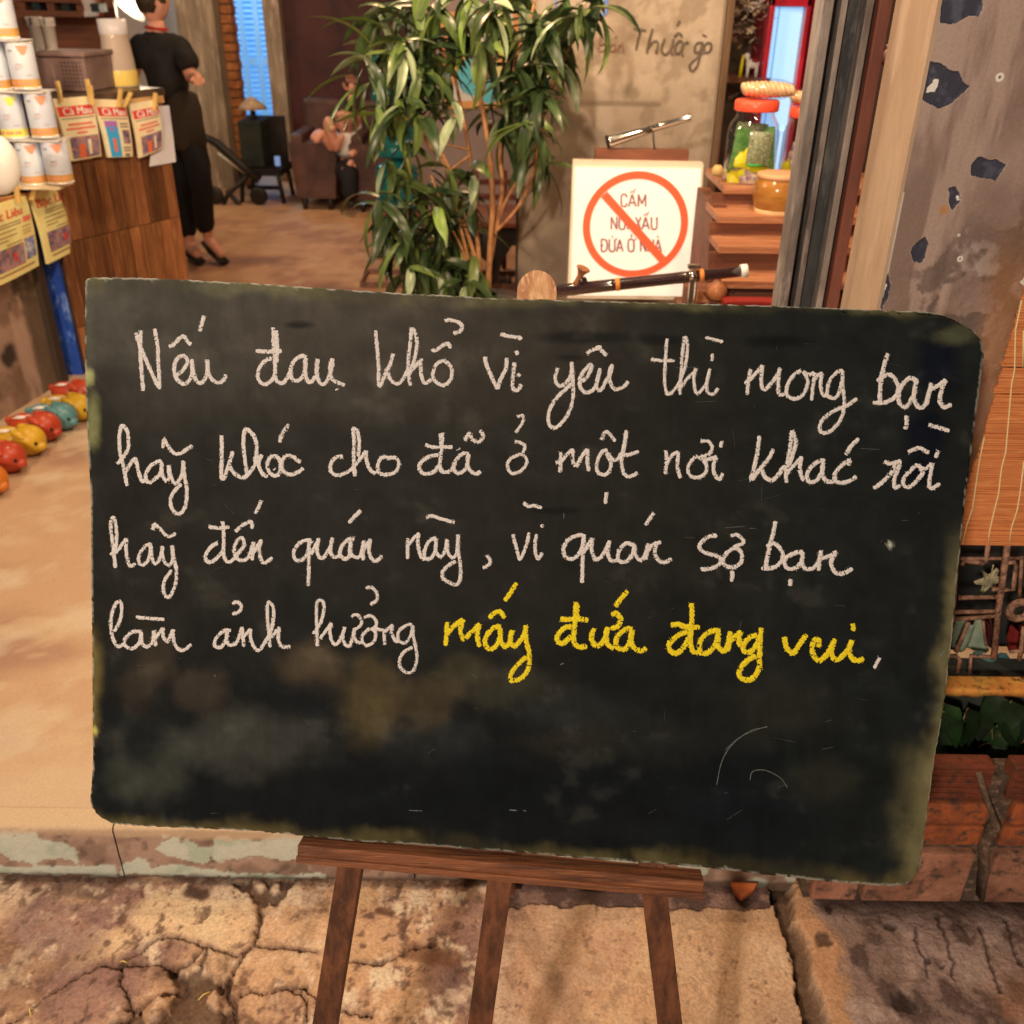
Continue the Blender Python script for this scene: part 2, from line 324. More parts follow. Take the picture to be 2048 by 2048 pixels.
street = struct(mb.build('street_ground', M('street_concrete', (.3, .3, .3), attr='Col', rough=.8, bump=.0045, bscale=120, fine=.5, spec=.3), origin=(0, 0, 0), colors=C.reshape(-1, 3)), 'old cracked concrete pavement')
# small broken tile piece, straws
o = MB().prism([V(onz(1461, 1770, .012)), V(onz(1513, 1773, .012)), V(onz(1506, 1786, .010)), V(onz(1482, 1802, .010)), V(onz(1470, 1790, .012))], (0, 0, .010)).build('brick_fragment', M('terracotta_chip', obs(205, 105, 50), obs(160, 80, 40), rough=.85, bump=.001))
tag(o, 'small orange triangular brick fragment lying under the board by the kerb', 'brick fragment')
for i, (a, b) in enumerate((((168, 1300), (172, 1340)), ((1095, 1255), (1160, 1205)), ((665, 1043), (705, 1045)))):
    p, q = c3([a, b]); o = MB().tube([(p[0], p[1], .006), ((p[0]+q[0])/2, (p[1]+q[1])/2, .010), (q[0], q[1], .004)], .0011, 5).build('straw', M('dry_straw', obs(230, 190, 90)))
    tag(o, ['dry yellow straw lying at the far left of the cracked pavement', 'dry straw lying across the open dirt crack', 'tiny straw lying above the cracked plate in the middle'][i], 'straw', 'straws on the cracked pavement')
# ================================================================== KERB AND SHOP FLOOR
FZ = .143; KY = 1.40
xk = axis_steps([(-30, -1.4, 4), (-1.4, .64, .02), (.64, 30, 4)]); yk = axis_steps([(KY+.012, 4.6, .02), (4.6, 9.5, .06), (9.5, 12, .5), (12, 14, 1)])
Xf, Yf = np.meshgrid(axis_steps([(-8, -2.6, .6), (-2.6, 1.2, .02), (1.2, 8, .8)]), yk)
f1 = fbm(Xf, Yf, 5, 3); f2 = fbm(Xf+7, Yf, 5, 11); f3 = fbm(Xf, Yf*2.2, 5, 1.5)
FC = np.zeros(Xf.shape+(3,))+np.array(obs(214, 160, 108, 1.2))
FC = cmix(FC, obs(186, 132, 92, 1.2), sstep(.42, .68, f1)); FC = cmix(FC, obs(228, 182, 126, 1.2), sstep(.52, .7, f2)*.6)
FC = cmix(FC, obs(150, 104, 74, 1.2), sstep(.55, .72, f3)*.8*sstep(2.2, 4.5, Yf)); FC = cmix(FC, obs(232, 190, 136, 1.2), (1-sstep(1.42, 1.75, Yf+(f2-.5)*.5))*.5)
FC = cmix(FC, obs(236, 196, 146, 1.2), sstep(.55, .70, fbm(Xf+13, Yf+4, 6, 6))*.45*(Yf < 3.8)); FC = FC*np.array([.98, 1.0, 1.10]); FC = FC*(1+(np.array([1.16, .98, .84])-1)*sstep(3.6, 5.0, Yf)[..., None]*1.0)
mb = gridmesh(MB(), np.stack([Xf, Yf, FZ+(f2-.5)*.004], -1))
struct(mb.build('shop_floor', M('shop_floor_cement', (.3, .3, .3), attr='Col', rough=.55, bump=.0012, bscale=120, fine=.16, spec=.35), origin=(0, 0, 0), colors=FC.reshape(-1, 3)), 'worn warm cement floor of the open shop front')
kerb = bpy.data.objects.new('kerb', None); COL.objects.link(kerb); struct(kerb, 'low kerb with flaking mint paint'); kerb.location = (-.4, KY, 0)
mk = M('kerb_paint', (.3, .3, .3), attr='Col', rough=.75, bump=.0018, bscale=160, fine=.22)
jn = float(ony(236, 1700, KY)[0])
def kc(pts): return [(float(p[0]), float(p[2])) for p in (ony(a/2.76, 1550+b/2.76, KY) for a, b in pts)]
mint = [kc(P) for P in ([(-200, 320), (70, 310), (110, 400), (130, 470), (60, 470), (0, 410), (-200, 430)], [(75, 300), (205, 310), (230, 355), (350, 375), (430, 420), (440, 480), (410, 490), (390, 460), (240, 460), (190, 500), (120, 470), (100, 400)],
 [(860, 410), (890, 370), (980, 340), (1010, 380), (1060, 370), (1120, 410), (1165, 400), (1165, 470), (1120, 485), (1000, 460), (900, 440)], [(1175, 460), (1190, 360), (1240, 340), (1300, 360), (1350, 345), (1400, 370), (1440, 360), (1500, 320), (1690, 330), (1680, 450), (1560, 475), (1460, 450), (1380, 440), (1300, 460)],
 [(-200, 500), (300, 500), (640, 490), (650, 552), (-200, 548)], [(665, 550), (670, 500), (760, 450), (820, 470), (830, 510), (1000, 490), (1100, 510), (1240, 540), (1800, 545), (1800, 570), (1200, 560)], [(1850, 380), (1900, 400), (1910, 470), (1860, 480)])]
mint += [[(.36, .05), (.44, .055), (.46, .09), (.40, .11), (.35, .09)], [(.05, .03), (.2, .04), (.3, .02), (.32, .06), (.12, .07)]]
joints = [jn-1.6, jn-.8, jn, jn+.62, .615]
for a, b in zip(joints[:-1], joints[1:]):
    xs_ = np.linspace(a+.0015, b-.0015, int((b-a)/.005)); zs = np.concatenate([np.linspace(-.02, FZ-.006, 34)])
    XX, ZZ = np.meshgrid(xs_, zs); k1 = fbm(XX, ZZ, 5, 14); k2 = fbm(XX+3, ZZ+7, 5, 30); qx = XX+(k2-.5)*.02; qz = ZZ+(fbm(XX+8, ZZ+2, 4, 34)-.5)*.02
    CC = np.zeros(XX.shape+(3,))+np.array(obs(178, 136, 106, .95)); CC = cmix(CC, obs(148, 110, 86, .95), sstep(.42, .6, k1)); CC = cmix(CC, obs(104, 78, 60, .95), sstep(.56, .68, k2)*.7)
    mt = np.zeros(XX.shape)
    for P in mint: mt = np.maximum(mt, np.where(inpoly(qx, qz, P), 1.0, 0.0))
    mt = np.maximum(mt, sstep(.66, .68, fbm(XX+1.7, ZZ+5, 5, 12))*.8)
    CC = cmix(CC, obs(208, 196, 162, .95), mt*.9); CC = cmix(CC, obs(172, 172, 136, .95), mt*sstep(.5, .62, k1)*.7)
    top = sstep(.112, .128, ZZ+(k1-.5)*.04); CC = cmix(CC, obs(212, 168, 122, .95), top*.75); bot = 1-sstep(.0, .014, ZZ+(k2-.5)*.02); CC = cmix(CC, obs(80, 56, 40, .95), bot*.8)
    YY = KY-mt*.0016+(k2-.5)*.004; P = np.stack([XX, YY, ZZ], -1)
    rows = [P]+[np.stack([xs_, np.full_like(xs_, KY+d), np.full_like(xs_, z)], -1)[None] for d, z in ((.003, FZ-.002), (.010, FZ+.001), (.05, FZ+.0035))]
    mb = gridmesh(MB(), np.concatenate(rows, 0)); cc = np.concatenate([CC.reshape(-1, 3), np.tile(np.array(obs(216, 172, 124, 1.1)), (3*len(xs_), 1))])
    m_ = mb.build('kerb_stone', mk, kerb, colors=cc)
# ================================================================== CHALKBOARD
b1 = np.array([.99753, -.06830, -.01627]); b2 = np.array([.03902, .34658, .93721]); b2 -= b1*b1.dot(b2); b2 /= np.linalg.norm(b2); bn = np.cross(b1, b2)
BP = ony(1000, 1700, .92)
def onb(x, y): return onp(x, y, BP, bn)
T_ = [(172, 562), (178, 556), (230, 555), (300, 557), (500, 566), (720, 582), (1000, 597), (1300, 605), (1560, 612), (1800, 622), (1850, 624), (1882, 629), (1912, 648)]
R_ = [(1912, 648), (1948, 662), (1963, 682), (1967, 712), (1961, 760), (1945, 880), (1932, 980), (1920, 1089), (1902, 1280), (1884, 1420), (1865, 1532), (1850, 1650), (1843, 1700), (1840, 1730), (1830, 1750)]
B_ = [(195, 1622), (206, 1636), (225, 1645), (260, 1649), (400, 1655), (520, 1661), (700, 1680), (900, 1694), (1100, 1711), (1402, 1735), (1657, 1763), (1760, 1771), (1800, 1770), (1818, 1764), (1830, 1750)]
L_ = [(172, 562), (170, 640), (171, 760), (174, 850), (182, 1000), (183, 1150), (186, 1300), (187, 1440), (188, 1520), (182, 1604), (186, 1614), (195, 1622)]
def resamp(P, n, w):
    P = np.array(P, float); d = np.concatenate([[0], np.cumsum(np.hypot(*np.diff(P, axis=0).T))]); s = np.linspace(0, d[-1], n); q = np.stack([np.interp(s, d, P[:, 0]), np.interp(s, d, P[:, 1])], -1)
    r = np.random.RandomState(int(P[0, 0])); q[1:-1] += r.normal(0, w, (n-2, 2)); return q
nx, ny = 300, 200; u = np.linspace(0, 1, nx)[None, :, None]; v = np.linspace(0, 1, ny)[:, None, None]
T, Bm, Lf, Rg = resamp(T_, nx, .55)[None], resamp(B_, nx, .7)[None], resamp(L_, ny, .45)[:, None], resamp(R_, ny, .6)[:, None]
G = (1-v)*T+v*Bm+(1-u)*Lf+u*Rg-((1-u)*(1-v)*T[:, :1]+u*(1-v)*T[:, -1:]+(1-u)*v*Bm[:, :1]+u*v*Bm[:, -1:])
PX, PY = G[..., 0], G[..., 1]
def tobd(px, py):
    D = FW*F_PX+RT*(px[..., None]-1024)+UP*(1024-py[..., None]); return CAM+D*(np.dot(BP-CAM, bn)/(D@bn))[..., None]
Q = tobd(PX, PY)
kb = 1.65
def o_(r, g, b): return obs(r, g, b, kb if max(r, g, b) < 57 else 1.12)
n1 = fbm(PX, PY, 5, 1/150.); n2 = fbm(PX+400, PY, 5, 1/60.); n3 = fbm(PX*1.2, PY*.12, 4, 1/9.)
BC = np.zeros(PX.shape+(3,))+np.array(o_(43, 40, 33))
BC = cmix(BC, o_(26, 28, 27), sstep(1150, 1500, PY+(n1-.5)*350)); BC = cmix(BC, o_(34, 36, 32), sstep(1200, 1800, PX)*.8)
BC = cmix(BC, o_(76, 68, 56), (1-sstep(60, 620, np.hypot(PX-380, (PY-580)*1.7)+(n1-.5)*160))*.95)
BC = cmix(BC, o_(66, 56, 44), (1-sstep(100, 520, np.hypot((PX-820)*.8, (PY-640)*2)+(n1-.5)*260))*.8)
def sm(x, y, rx, ry, col, s=1.0, j=.5):
    global BC
    d = np.hypot((PX-x)/rx, (PY-y)/ry)+(n2-.5)*j*1.5; BC = cmix(BC, o_(*col), (1-sstep(.35, 1.1, d))*s)
sm(450, 575, 90, 22, (98, 90, 66), .8); sm(230, 640, 80, 90, (84, 76, 62), .6)
sm(630, 1335, 90, 60, (72, 58, 40), .9); sm(500, 1480, 190, 90, (62, 58, 48), .8); sm(740, 1400, 70, 110, (84, 68, 40), .75); sm(870, 1500, 120, 90, (58, 56, 50), .6); sm(1010, 1370, 160, 60, (62, 56, 40), .6)
sm(300, 1530, 110, 110, (64, 62, 50), .7); sm(400, 1380, 70, 60, (68, 56, 42), .6); sm(1150, 1420, 160, 60, (50, 50, 44), .7); sm(930, 1340, 80, 40, (66, 58, 38), .6)
sm(820, 1400, 150, 70, (74, 60, 38), .6, .9); sm(1120, 1500, 120, 50, (62, 52, 36), .5, .9); sm(300, 1330, 60, 120, (70, 56, 40), .5, .9); sm(290, 1480, 60, 60, (30, 32, 30), .9); sm(620, 1400, 90, 50, (26, 28, 28), .8); sm(1000, 1560, 420, 110, (20, 24, 25), .9); sm(1500, 1600, 200, 120, (22, 27, 28), .8)
sm(1300, 1480, 200, 60, (48, 46, 38), .5); sm(1560, 1420, 180, 90, (50, 48, 36), .6); sm(1640, 1560, 110, 60, (56, 54, 38), .6)
sm(1875, 730, 60, 90, (20, 24, 32), 1, .4); sm(1850, 870, 55, 70, (18, 22, 30), 1, .3); sm(1838, 945, 45, 36, (18, 22, 30), 1, .3)
sm(1200, 675, 150, 16, (27, 26, 22), .95, .3); sm(1320, 680, 90, 14, (26, 25, 22), .9, .3); sm(1555, 683, 90, 18, (22, 24, 22), 1, .3); sm(600, 650, 38, 9, (28, 28, 25), 1, .2); sm(1140, 715, 40, 8, (28, 26, 22), .8, .2); sm(1110, 1022, 60, 10, (18, 20, 18), .9, .2)
ed = np.minimum(np.minimum(np.arange(nx)[None, :]*6.0, (nx-1-np.arange(nx))[None, :]*6.0), np.minimum(np.arange(ny)[:, None]*5.6, (ny-1-np.arange(ny))[:, None]*5.6))+PX*0
er = (nx-1-np.arange(nx))[None, :]*6.0+PX*0; el = np.arange(nx)[None, :]*6.0+PX*0; eb = (ny-1-np.arange(ny))[:, None]*5.6+PX*0; et = np.arange(ny)[:, None]*5.6+PX*0
oli = (112, 98, 62)
BC = cmix(BC, o_(*oli), (1-sstep(4, 52, er+(n2-.5)*60))*sstep(1020, 1180, PY)*.8); BC = cmix(BC, o_(*oli), (1-sstep(0, 120, er+(n2-.5)*80))*sstep(1450, 1560, PY)*(1-sstep(1680, 1740, PY))*.8)
BC = cmix(BC, o_(100, 84, 46), (1-sstep(3, 40, eb+(n2-.5)*60))*(.25+.6*sstep(.42, .6, n1))*.8); BC = cmix(BC, o_(112, 92, 48), (1-sstep(3, 34, el+(n2-.5)*36))*sstep(1230, 1290, PY)*(1-sstep(1440, 1500, PY))*.95)
BC = cmix(BC, o_(88, 82, 62), (1-sstep(2, 26, el+(n2-.5)*30))*(1-sstep(640, 1000, PY))*.7); BC = cmix(BC, o_(96, 86, 52), (1-sstep(2, 40, et+(n2-.5)*50))*(.25+.75*sstep(.45, .6, n1))*.8)
sm(1895, 668, 52, 26, (92, 86, 56), .55, 1.2); sm(178, 755, 14, 22, (170, 160, 96), 1, .2); sm(188, 830, 18, 60, (150, 140, 84), .8, .8); sm(190, 1460, 10, 12, (190, 170, 80), 1, .3)
sm(1780, 1090, 7, 9, (190, 180, 150), 1, .1)
m4 = fbm(PX+(n2-.5)*60, PY+(n1-.5)*60, 6, 1/38.); m5 = fbm(PX+900, PY*2.2, 5, 1/120.)
BC = BC*(.62+.76*m4[..., None])*(.80+.4*m5[..., None]); BC = BC+np.array(o_(62, 54, 42))*(sstep(.56, .72, m5)*sstep(.45, .7, m4)*.28)[..., None]
BC = BC*(.88+.24*n3[..., None])*(.93+.14*fbm(PX, PY, 3, 1/5.)[..., None])
BC = cmix(BC, o_(196, 178, 150), (1-sstep(0, 3, ed+(fbm(PX, PY, 3, 1/17.)-.42)*14))*.7)

boardroot = thing('chalkboard', 'large dark chalkboard with handwritten Vietnamese message standing on the easel', 'chalkboard', onb(1000, 1705))
warp = .0016*np.sin(PX/260.)+.0012*np.sin(PY/190.)
mb = gridmesh(MB(), Q+bn*warp[..., None]); idx = np.arange(nx*ny).reshape(ny, nx)
bo = list(idx[0, :])+list(idx[1:, -1])+list(idx[-1, ::-1][1:])+list(idx[::-1, 0][1:-1]); nb = len(bo)
base = len(mb.v); ring = [tuple(np.array(mb.v[i])-bn*.009) for i in bo]; mid = [tuple(np.array(mb.v[i])-bn*.0008+0) for i in bo]
mb.v += mid+ring; cc = np.concatenate([BC.reshape(-1, 3), np.tile(np.array(o_(190, 160, 124)), (nb, 1)), np.tile(np.array(o_(150, 120, 90)), (nb, 1))])
for i in range(nb):
    j = (i+1) % nb; mb.f += [(bo[j], bo[i], base+i, base+j), (base+j, base+i, base+nb+i, base+nb+j)]; mb.sm += [False, False]
mb.f.append(tuple(base+nb+i for i in range(nb))); mb.sm.append(False)
mb.build('board_panel', M('blackboard_paint', (.02, .02, .02), attr='Col', rough=.5, bump=.00018, bscale=420, fine=.16, spec=.07), boardroot, colors=cc)
# ------------------------------------------------------------------ chalk writing, word by word (traced)
S1 = 1932/450.
def cv(ox, oy, s): return lambda p: (ox+p[0]/s, oy+p[1]/s)
W_ = [
 # (origin, scale, colour, width, strokes)
 ((250, 620), S1, 'w', 8.5, 'Nếu', [[(140, 175), (133, 300), (138, 450), (150, 600), (160, 695)], [(95, 195), (130, 300), (150, 350)], [(140, 330), (200, 470), (250, 580), (292, 665)], [(258, 160), (283, 300), (290, 450), (298, 680)], [(380, 315), (420, 300), (470, 245), (510, 225), (535, 265), (572, 300)], [(685, 50), (665, 110), (648, 185)],
   [(435, 565), (500, 515), (540, 450), (525, 405), (485, 395), (445, 430), (425, 500), (435, 570), (480, 625), (530, 630), (570, 570), (580, 500), (575, 420)], [(578, 430), (592, 540), (620, 610), (660, 625), (700, 570), (712, 500), (710, 425)], [(710, 430), (715, 520), (745, 590), (800, 625), (845, 605), (872, 555)]]),
 ((250, 620), S1, 'w', 8.5, 'đau', [[(1275, 150), (1280, 300), (1288, 450), (1290, 600)], [(1300, 175), (1308, 300), (1305, 450)], [(1265, 415), (1200, 440), (1150, 510), (1145, 590), (1190, 635), (1245, 620), (1285, 570)], [(1290, 570), (1310, 615), (1360, 625), (1400, 570), (1425, 520)], [(1125, 350), (1200, 357), (1350, 352)],
   [(1560, 405), (1520, 395), (1460, 430), (1425, 500), (1430, 580), (1470, 610), (1520, 580), (1550, 500), (1555, 410)], [(1545, 420), (1550, 530), (1570, 610), (1610, 610), (1645, 540), (1655, 420)], [(1655, 420), (1645, 520), (1665, 610), (1700, 640), (1745, 590), (1775, 500), (1785, 415)], [(1785, 415), (1765, 470), (1765, 560), (1800, 610), (1890, 645)], [(1818, 675), (1822, 688)]]),
 ((700, 620), S1, 'w', 8, 'khổ', [[(218, 175), (235, 350), (245, 500), (245, 600), (258, 655), (290, 580), (330, 480)], [(370, 375), (350, 450), (320, 520)], [(325, 540), (350, 600), (400, 635), (450, 600), (490, 530), (540, 460), (575, 300), (560, 200), (535, 150)], [(530, 150), (515, 300), (500, 430), (500, 550), (520, 650)], [(500, 560), (560, 480), (625, 420)], [(605, 450), (612, 560), (640, 630), (700, 595)],
   [(800, 430), (740, 470), (710, 560), (740, 620), (800, 645), (850, 615), (875, 550), (860, 480), (800, 430)], [(705, 335), (730, 350), (800, 300), (860, 285)], [(850, 290), (865, 330)], [(815, 95), (850, 85), (930, 105), (965, 150), (940, 185), (885, 200)]]),
 ((700, 620), S1, 'w', 8.5, 'vì', [[(1160, 400), (1165, 450), (1200, 540), (1265, 680)], [(1265, 680), (1295, 590), (1340, 500), (1345, 410)], [(1412, 450), (1400, 560), (1395, 650), (1415, 690), (1450, 680), (1468, 635)], [(1440, 545), (1460, 570)], [(1422, 350), (1440, 385)], [(1290, 208), (1370, 225), (1480, 243)]]),
 ((950, 650), S1, 'w', 8, 'yêu', [[(712, 370), (690, 430), (695, 490), (735, 525), (790, 490), (825, 420), (830, 315)], [(830, 330), (840, 450), (845, 560), (830, 680), (790, 780), (720, 865), (665, 885), (630, 830), (640, 730), (700, 630), (780, 550), (840, 490)],
   [(905, 490), (960, 450), (1000, 370), (990, 340), (940, 390), (900, 460), (905, 530), (950, 580), (1010, 560), (1050, 490), (1075, 370)], [(1075, 375), (1050, 460), (1045, 540), (1080, 560), (1120, 490), (1160, 420), (1180, 335)], [(1180, 340), (1155, 400), (1160, 480), (1190, 545), (1230, 550), (1280, 530), (1320, 485)], [(960, 245), (1010, 215), (1070, 205), (1130, 265)], [(1035, 190), (1090, 190)]]),
 ((1280, 650), S1, 'w', 7, 'thì', [[(232, 115), (220, 300), (212, 450), (220, 550), (240, 595), (280, 575), (340, 490), (390, 350), (410, 200), (400, 120), (385, 95)], [(95, 293), (180, 305), (300, 305)], [(385, 100), (365, 250), (355, 400), (345, 500), (345, 600)], [(350, 540), (400, 470), (470, 400), (480, 370)], [(478, 375), (465, 450), (475, 560), (495, 590), (530, 560), (575, 490), (600, 375)], [(600, 375), (580, 470), (575, 550), (600, 590), (640, 590), (670, 540)], [(622, 245), (620, 310)], [(562, 105), (640, 125), (715, 145)]]),
 ((1280, 650), S1, 'w', 8, 'mong', [[(955, 380), (935, 460), (920, 600)], [(900, 505), (940, 475), (1000, 410), (1055, 345)], [(1055, 345), (1045, 430), (1045, 520), (1070, 555), (1120, 510), (1180, 430), (1205, 365)], [(1200, 370), (1190, 470), (1190, 580), (1200, 600), (1245, 595)],
   [(1385, 390), (1320, 430), (1265, 520), (1265, 600), (1320, 635), (1390, 610), (1430, 540), (1440, 470), (1400, 400)], [(1400, 400), (1450, 425), (1500, 410)], [(1505, 410), (1490, 500), (1475, 650)], [(1490, 480), (1530, 430), (1570, 410)], [(1565, 415), (1550, 500), (1565, 590), (1610, 610)],
   [(1745, 390), (1700, 400), (1640, 460), (1610, 550), (1615, 610), (1670, 630), (1710, 580), (1735, 480)], [(1740, 390), (1740, 500), (1755, 650), (1740, 770), (1690, 860), (1620, 920), (1560, 920), (1545, 870), (1580, 800), (1680, 730), (1780, 690), (1865, 630)]]),
 ((1550, 690), 4.83, 'w', 9.5, 'bạn', [[(1090, 80), (1060, 170), (1030, 300), (1015, 450), (1010, 550)], [(985, 350), (1040, 305), (1110, 285), (1165, 340), (1190, 420), (1160, 500), (1080, 550), (1000, 560), (945, 550)], [(1380, 370), (1330, 320), (1270, 340), (1220, 400), (1195, 480), (1200, 560), (1260, 600), (1310, 540), (1350, 450), (1355, 350)], [(1350, 400), (1340, 500), (1370, 590), (1430, 600), (1470, 520), (1510, 370)],
   [(1510, 365), (1490, 450), (1460, 580)], [(1490, 440), (1560, 400), (1650, 335)], [(1650, 335), (1610, 430), (1590, 530), (1630, 600), (1705, 575)], [(1270, 680), (1268, 750), (1262, 815)]]),
 ((210, 830), S1, 'w', 8, 'hãy', [[(105, 420), (150, 370), (200, 280), (195, 150), (150, 90), (125, 170), (130, 330), (160, 450), (190, 610)], [(170, 510), (210, 430), (265, 365)], [(265, 365), (285, 470), (310, 550), (335, 570), (360, 520)], [(490, 400), (450, 400), (380, 450), (350, 530), (380, 580), (430, 550), (480, 490), (490, 400)], [(490, 410), (490, 500), (530, 570), (550, 530), (548, 430)],
   [(548, 430), (570, 530), (605, 590), (650, 540), (670, 470), (672, 390)], [(675, 400), (685, 520), (705, 650), (695, 770), (660, 835), (620, 845), (575, 800), (565, 720), (600, 650), (660, 590)], [(500, 285), (508, 205), (540, 260), (590, 325), (650, 330), (700, 295), (755, 262)]]),
 ((210, 830), S1, 'w', 8.5, 'khóc', [[(1002, 175), (1005, 350), (1000, 500), (1015, 550), (1050, 470), (1100, 310)], [(1070, 440), (1110, 500), (1170, 535), (1220, 520), (1290, 430), (1350, 340)], [(1330, 350), (1290, 400), (1305, 300), (1290, 200), (1240, 135), (1200, 130), (1190, 250), (1205, 400), (1225, 530)], [(1345, 345), (1320, 420), (1350, 500), (1400, 530)], [(1440, 345), (1400, 400), (1400, 470), (1440, 515), (1490, 510), (1510, 440), (1490, 370), (1440, 345)], [(1452, 462), (1460, 470)],
   [(1680, 410), (1620, 360), (1560, 350), (1520, 400), (1530, 480), (1600, 510), (1660, 490), (1705, 455)], [(1580, 80), (1530, 150), (1497, 235)]]),
 ((630, 820), S1, 'w', 8, 'cho', [[(240, 400), (190, 400), (140, 450), (135, 520), (180, 560), (240, 550), (310, 510), (370, 440), (440, 350)], [(320, 155), (335, 250), (330, 400), (335, 480), (342, 570)], [(320, 155), (360, 180), (380, 280), (370, 400)], [(440, 350), (440, 420), (470, 510), (525, 545)], [(630, 405), (570, 410), (540, 470), (550, 540), (620, 555), (690, 530), (720, 460), (690, 410), (630, 410)], [(630, 400), (640, 430)]]),
 ((630, 820), S1, 'w', 8, 'đã', [[(1095, 195), (1090, 300), (1075, 420), (1070, 500)], [(1075, 200), (1085, 320)], [(945, 300), (1020, 318), (1180, 318)], [(1060, 385), (980, 400), (900, 460), (900, 520), (950, 550), (1020, 530), (1065, 470)], [(1075, 480), (1090, 530), (1150, 530), (1190, 480)], [(1320, 375), (1270, 375), (1210, 430), (1190, 500), (1230, 545), (1290, 510), (1310, 430), (1320, 375)], [(1310, 380), (1310, 480), (1340, 530), (1390, 550), (1420, 525)],
   [(1285, 265), (1320, 200), (1350, 255), (1400, 275), (1440, 240), (1435, 200), (1413, 175)], [(1230, 335), (1234, 342)]]),
 ((630, 820), S1, 'w', 7, 'ở', [[(1735, 60), (1785, 50), (1780, 110), (1720, 195)], [(1715, 270), (1770, 285), (1805, 320), (1780, 370)], [(1750, 385), (1680, 420), (1650, 480), (1680, 540), (1740, 540), (1800, 490), (1820, 430), (1780, 385), (1740, 385)]]),
 ((1050, 830), S1, 'w', 8, 'một', [[(308, 320), (305, 400), (300, 495)], [(262, 408), (310, 400), (370, 330), (420, 295)], [(415, 300), (410, 380), (440, 445), (480, 370), (535, 290)], [(540, 295), (535, 400), (550, 485)], [(710, 300), (660, 320), (620, 400), (620, 480), (670, 515), (720, 490), (740, 420), (710, 350), (700, 310)], [(710, 330), (770, 390), (820, 350), (860, 250), (870, 130)], [(870, 140), (850, 280), (830, 400), (850, 500), (890, 530), (940, 515), (965, 490)], [(805, 340), (880, 345), (980, 315)], [(655, 215), (690, 150), (730, 165), (775, 230)], [(700, 665), (690, 765)]]),
 ((1050, 830), S1, 'w', 8, 'nơi', [[(1212, 305), (1218, 400), (1205, 510)], [(1215, 430), (1260, 350), (1320, 315)], [(1320, 320), (1310, 440), (1335, 545)], [(1480, 345), (1420, 410), (1400, 480), (1440, 535), (1510, 530), (1560, 480), (1550, 410), (1490, 360)], [(1510, 222), (1580, 230), (1610, 280), (1580, 340), (1510, 360)], [(1540, 385), (1600, 375), (1650, 355)], [(1650, 365), (1620, 430), (1630, 510), (1670, 555), (1700, 500)], [(1690, 225), (1680, 280)]]),
 ((1470, 840), S1, 'w', 9, 'khác', [[(212, 135), (190, 300), (160, 430), (140, 520), (210, 430), (290, 330), (335, 250)], [(235, 430), (260, 490), (320, 520), (380, 460), (430, 390)], [(490, 90), (480, 200), (460, 330), (440, 440), (445, 540)], [(490, 90), (525, 180), (500, 290), (460, 400)], [(445, 460), (500, 400), (580, 315)], [(570, 330), (560, 430), (590, 525)], [(770, 360), (740, 345), (660, 400), (620, 470), (640, 530), (700, 520), (750, 440), (760, 360)], [(755, 380), (750, 450), (780, 520), (840, 525), (870, 480)],
   [(970, 390), (985, 345), (920, 390), (860, 460), (860, 520), (920, 540), (990, 520), (1045, 485)], [(1065, 160), (1000, 220), (950, 300)]]),
 ((1470, 840), S1, 'w', 8.5, 'rồi', [[(1280, 355), (1330, 375), (1370, 370), (1350, 440), (1280, 520), (1190, 590)], [(1370, 375), (1415, 350), (1400, 420), (1370, 500), (1370, 580), (1420, 560)], [(1570, 380), (1520, 420), (1450, 500), (1450, 560), (1500, 575), (1560, 520), (1610, 450), (1570, 380)], [(1580, 410), (1640, 415), (1690, 370)], [(1695, 370), (1680, 450), (1665, 550), (1690, 585), (1760, 545)], [(1745, 262), (1720, 325)], [(1485, 275), (1580, 240), (1665, 285)], [(1660, 40), (1740, 62), (1840, 95)]]),
 ((200, 990), S1, 'w', 7.5, 'hãy', [[(95, 515), (140, 440), (142, 300), (130, 210), (105, 195), (93, 270), (112, 420), (127, 540), (135, 625)], [(125, 510), (180, 440), (225, 370)], [(228, 370), (228, 480), (250, 590), (280, 605), (310, 585)], [(450, 425), (400, 430), (345, 500), (335, 570), (370, 600), (420, 550), (440, 430)], [(440, 430), (450, 540), (480, 590), (520, 540), (540, 435)], [(540, 435), (540, 520), (570, 590), (610, 590), (630, 520), (620, 430)], [(620, 430), (640, 550), (660, 650), (650, 770), (610, 860), (580, 875), (550, 820), (560, 730), (620, 640)], [(460, 300), (465, 250), (520, 290), (570, 345), (610, 355), (655, 325)]]),
 ((200, 990), S1, 'w', 8, 'đến', [[(1055, 225), (1065, 350), (1065, 500), (1090, 570), (1140, 560), (1190, 500), (1240, 430), (1225, 370), (1180, 390), (1155, 460), (1170, 530), (1220, 560), (1280, 530), (1320, 400)], [(935, 272), (1020, 283), (1115, 275)], [(1015, 410), (960, 440), (910, 520), (930, 575), (990, 555), (1060, 480)], [(1320, 405), (1310, 560)], [(1315, 500), (1360, 430), (1390, 380)], [(1385, 385), (1370, 480), (1390, 560), (1420, 580), (1485, 535)], [(1165, 315), (1240, 250), (1300, 230), (1310, 290)], [(1385, 45), (1365, 100), (1333, 160)]]),
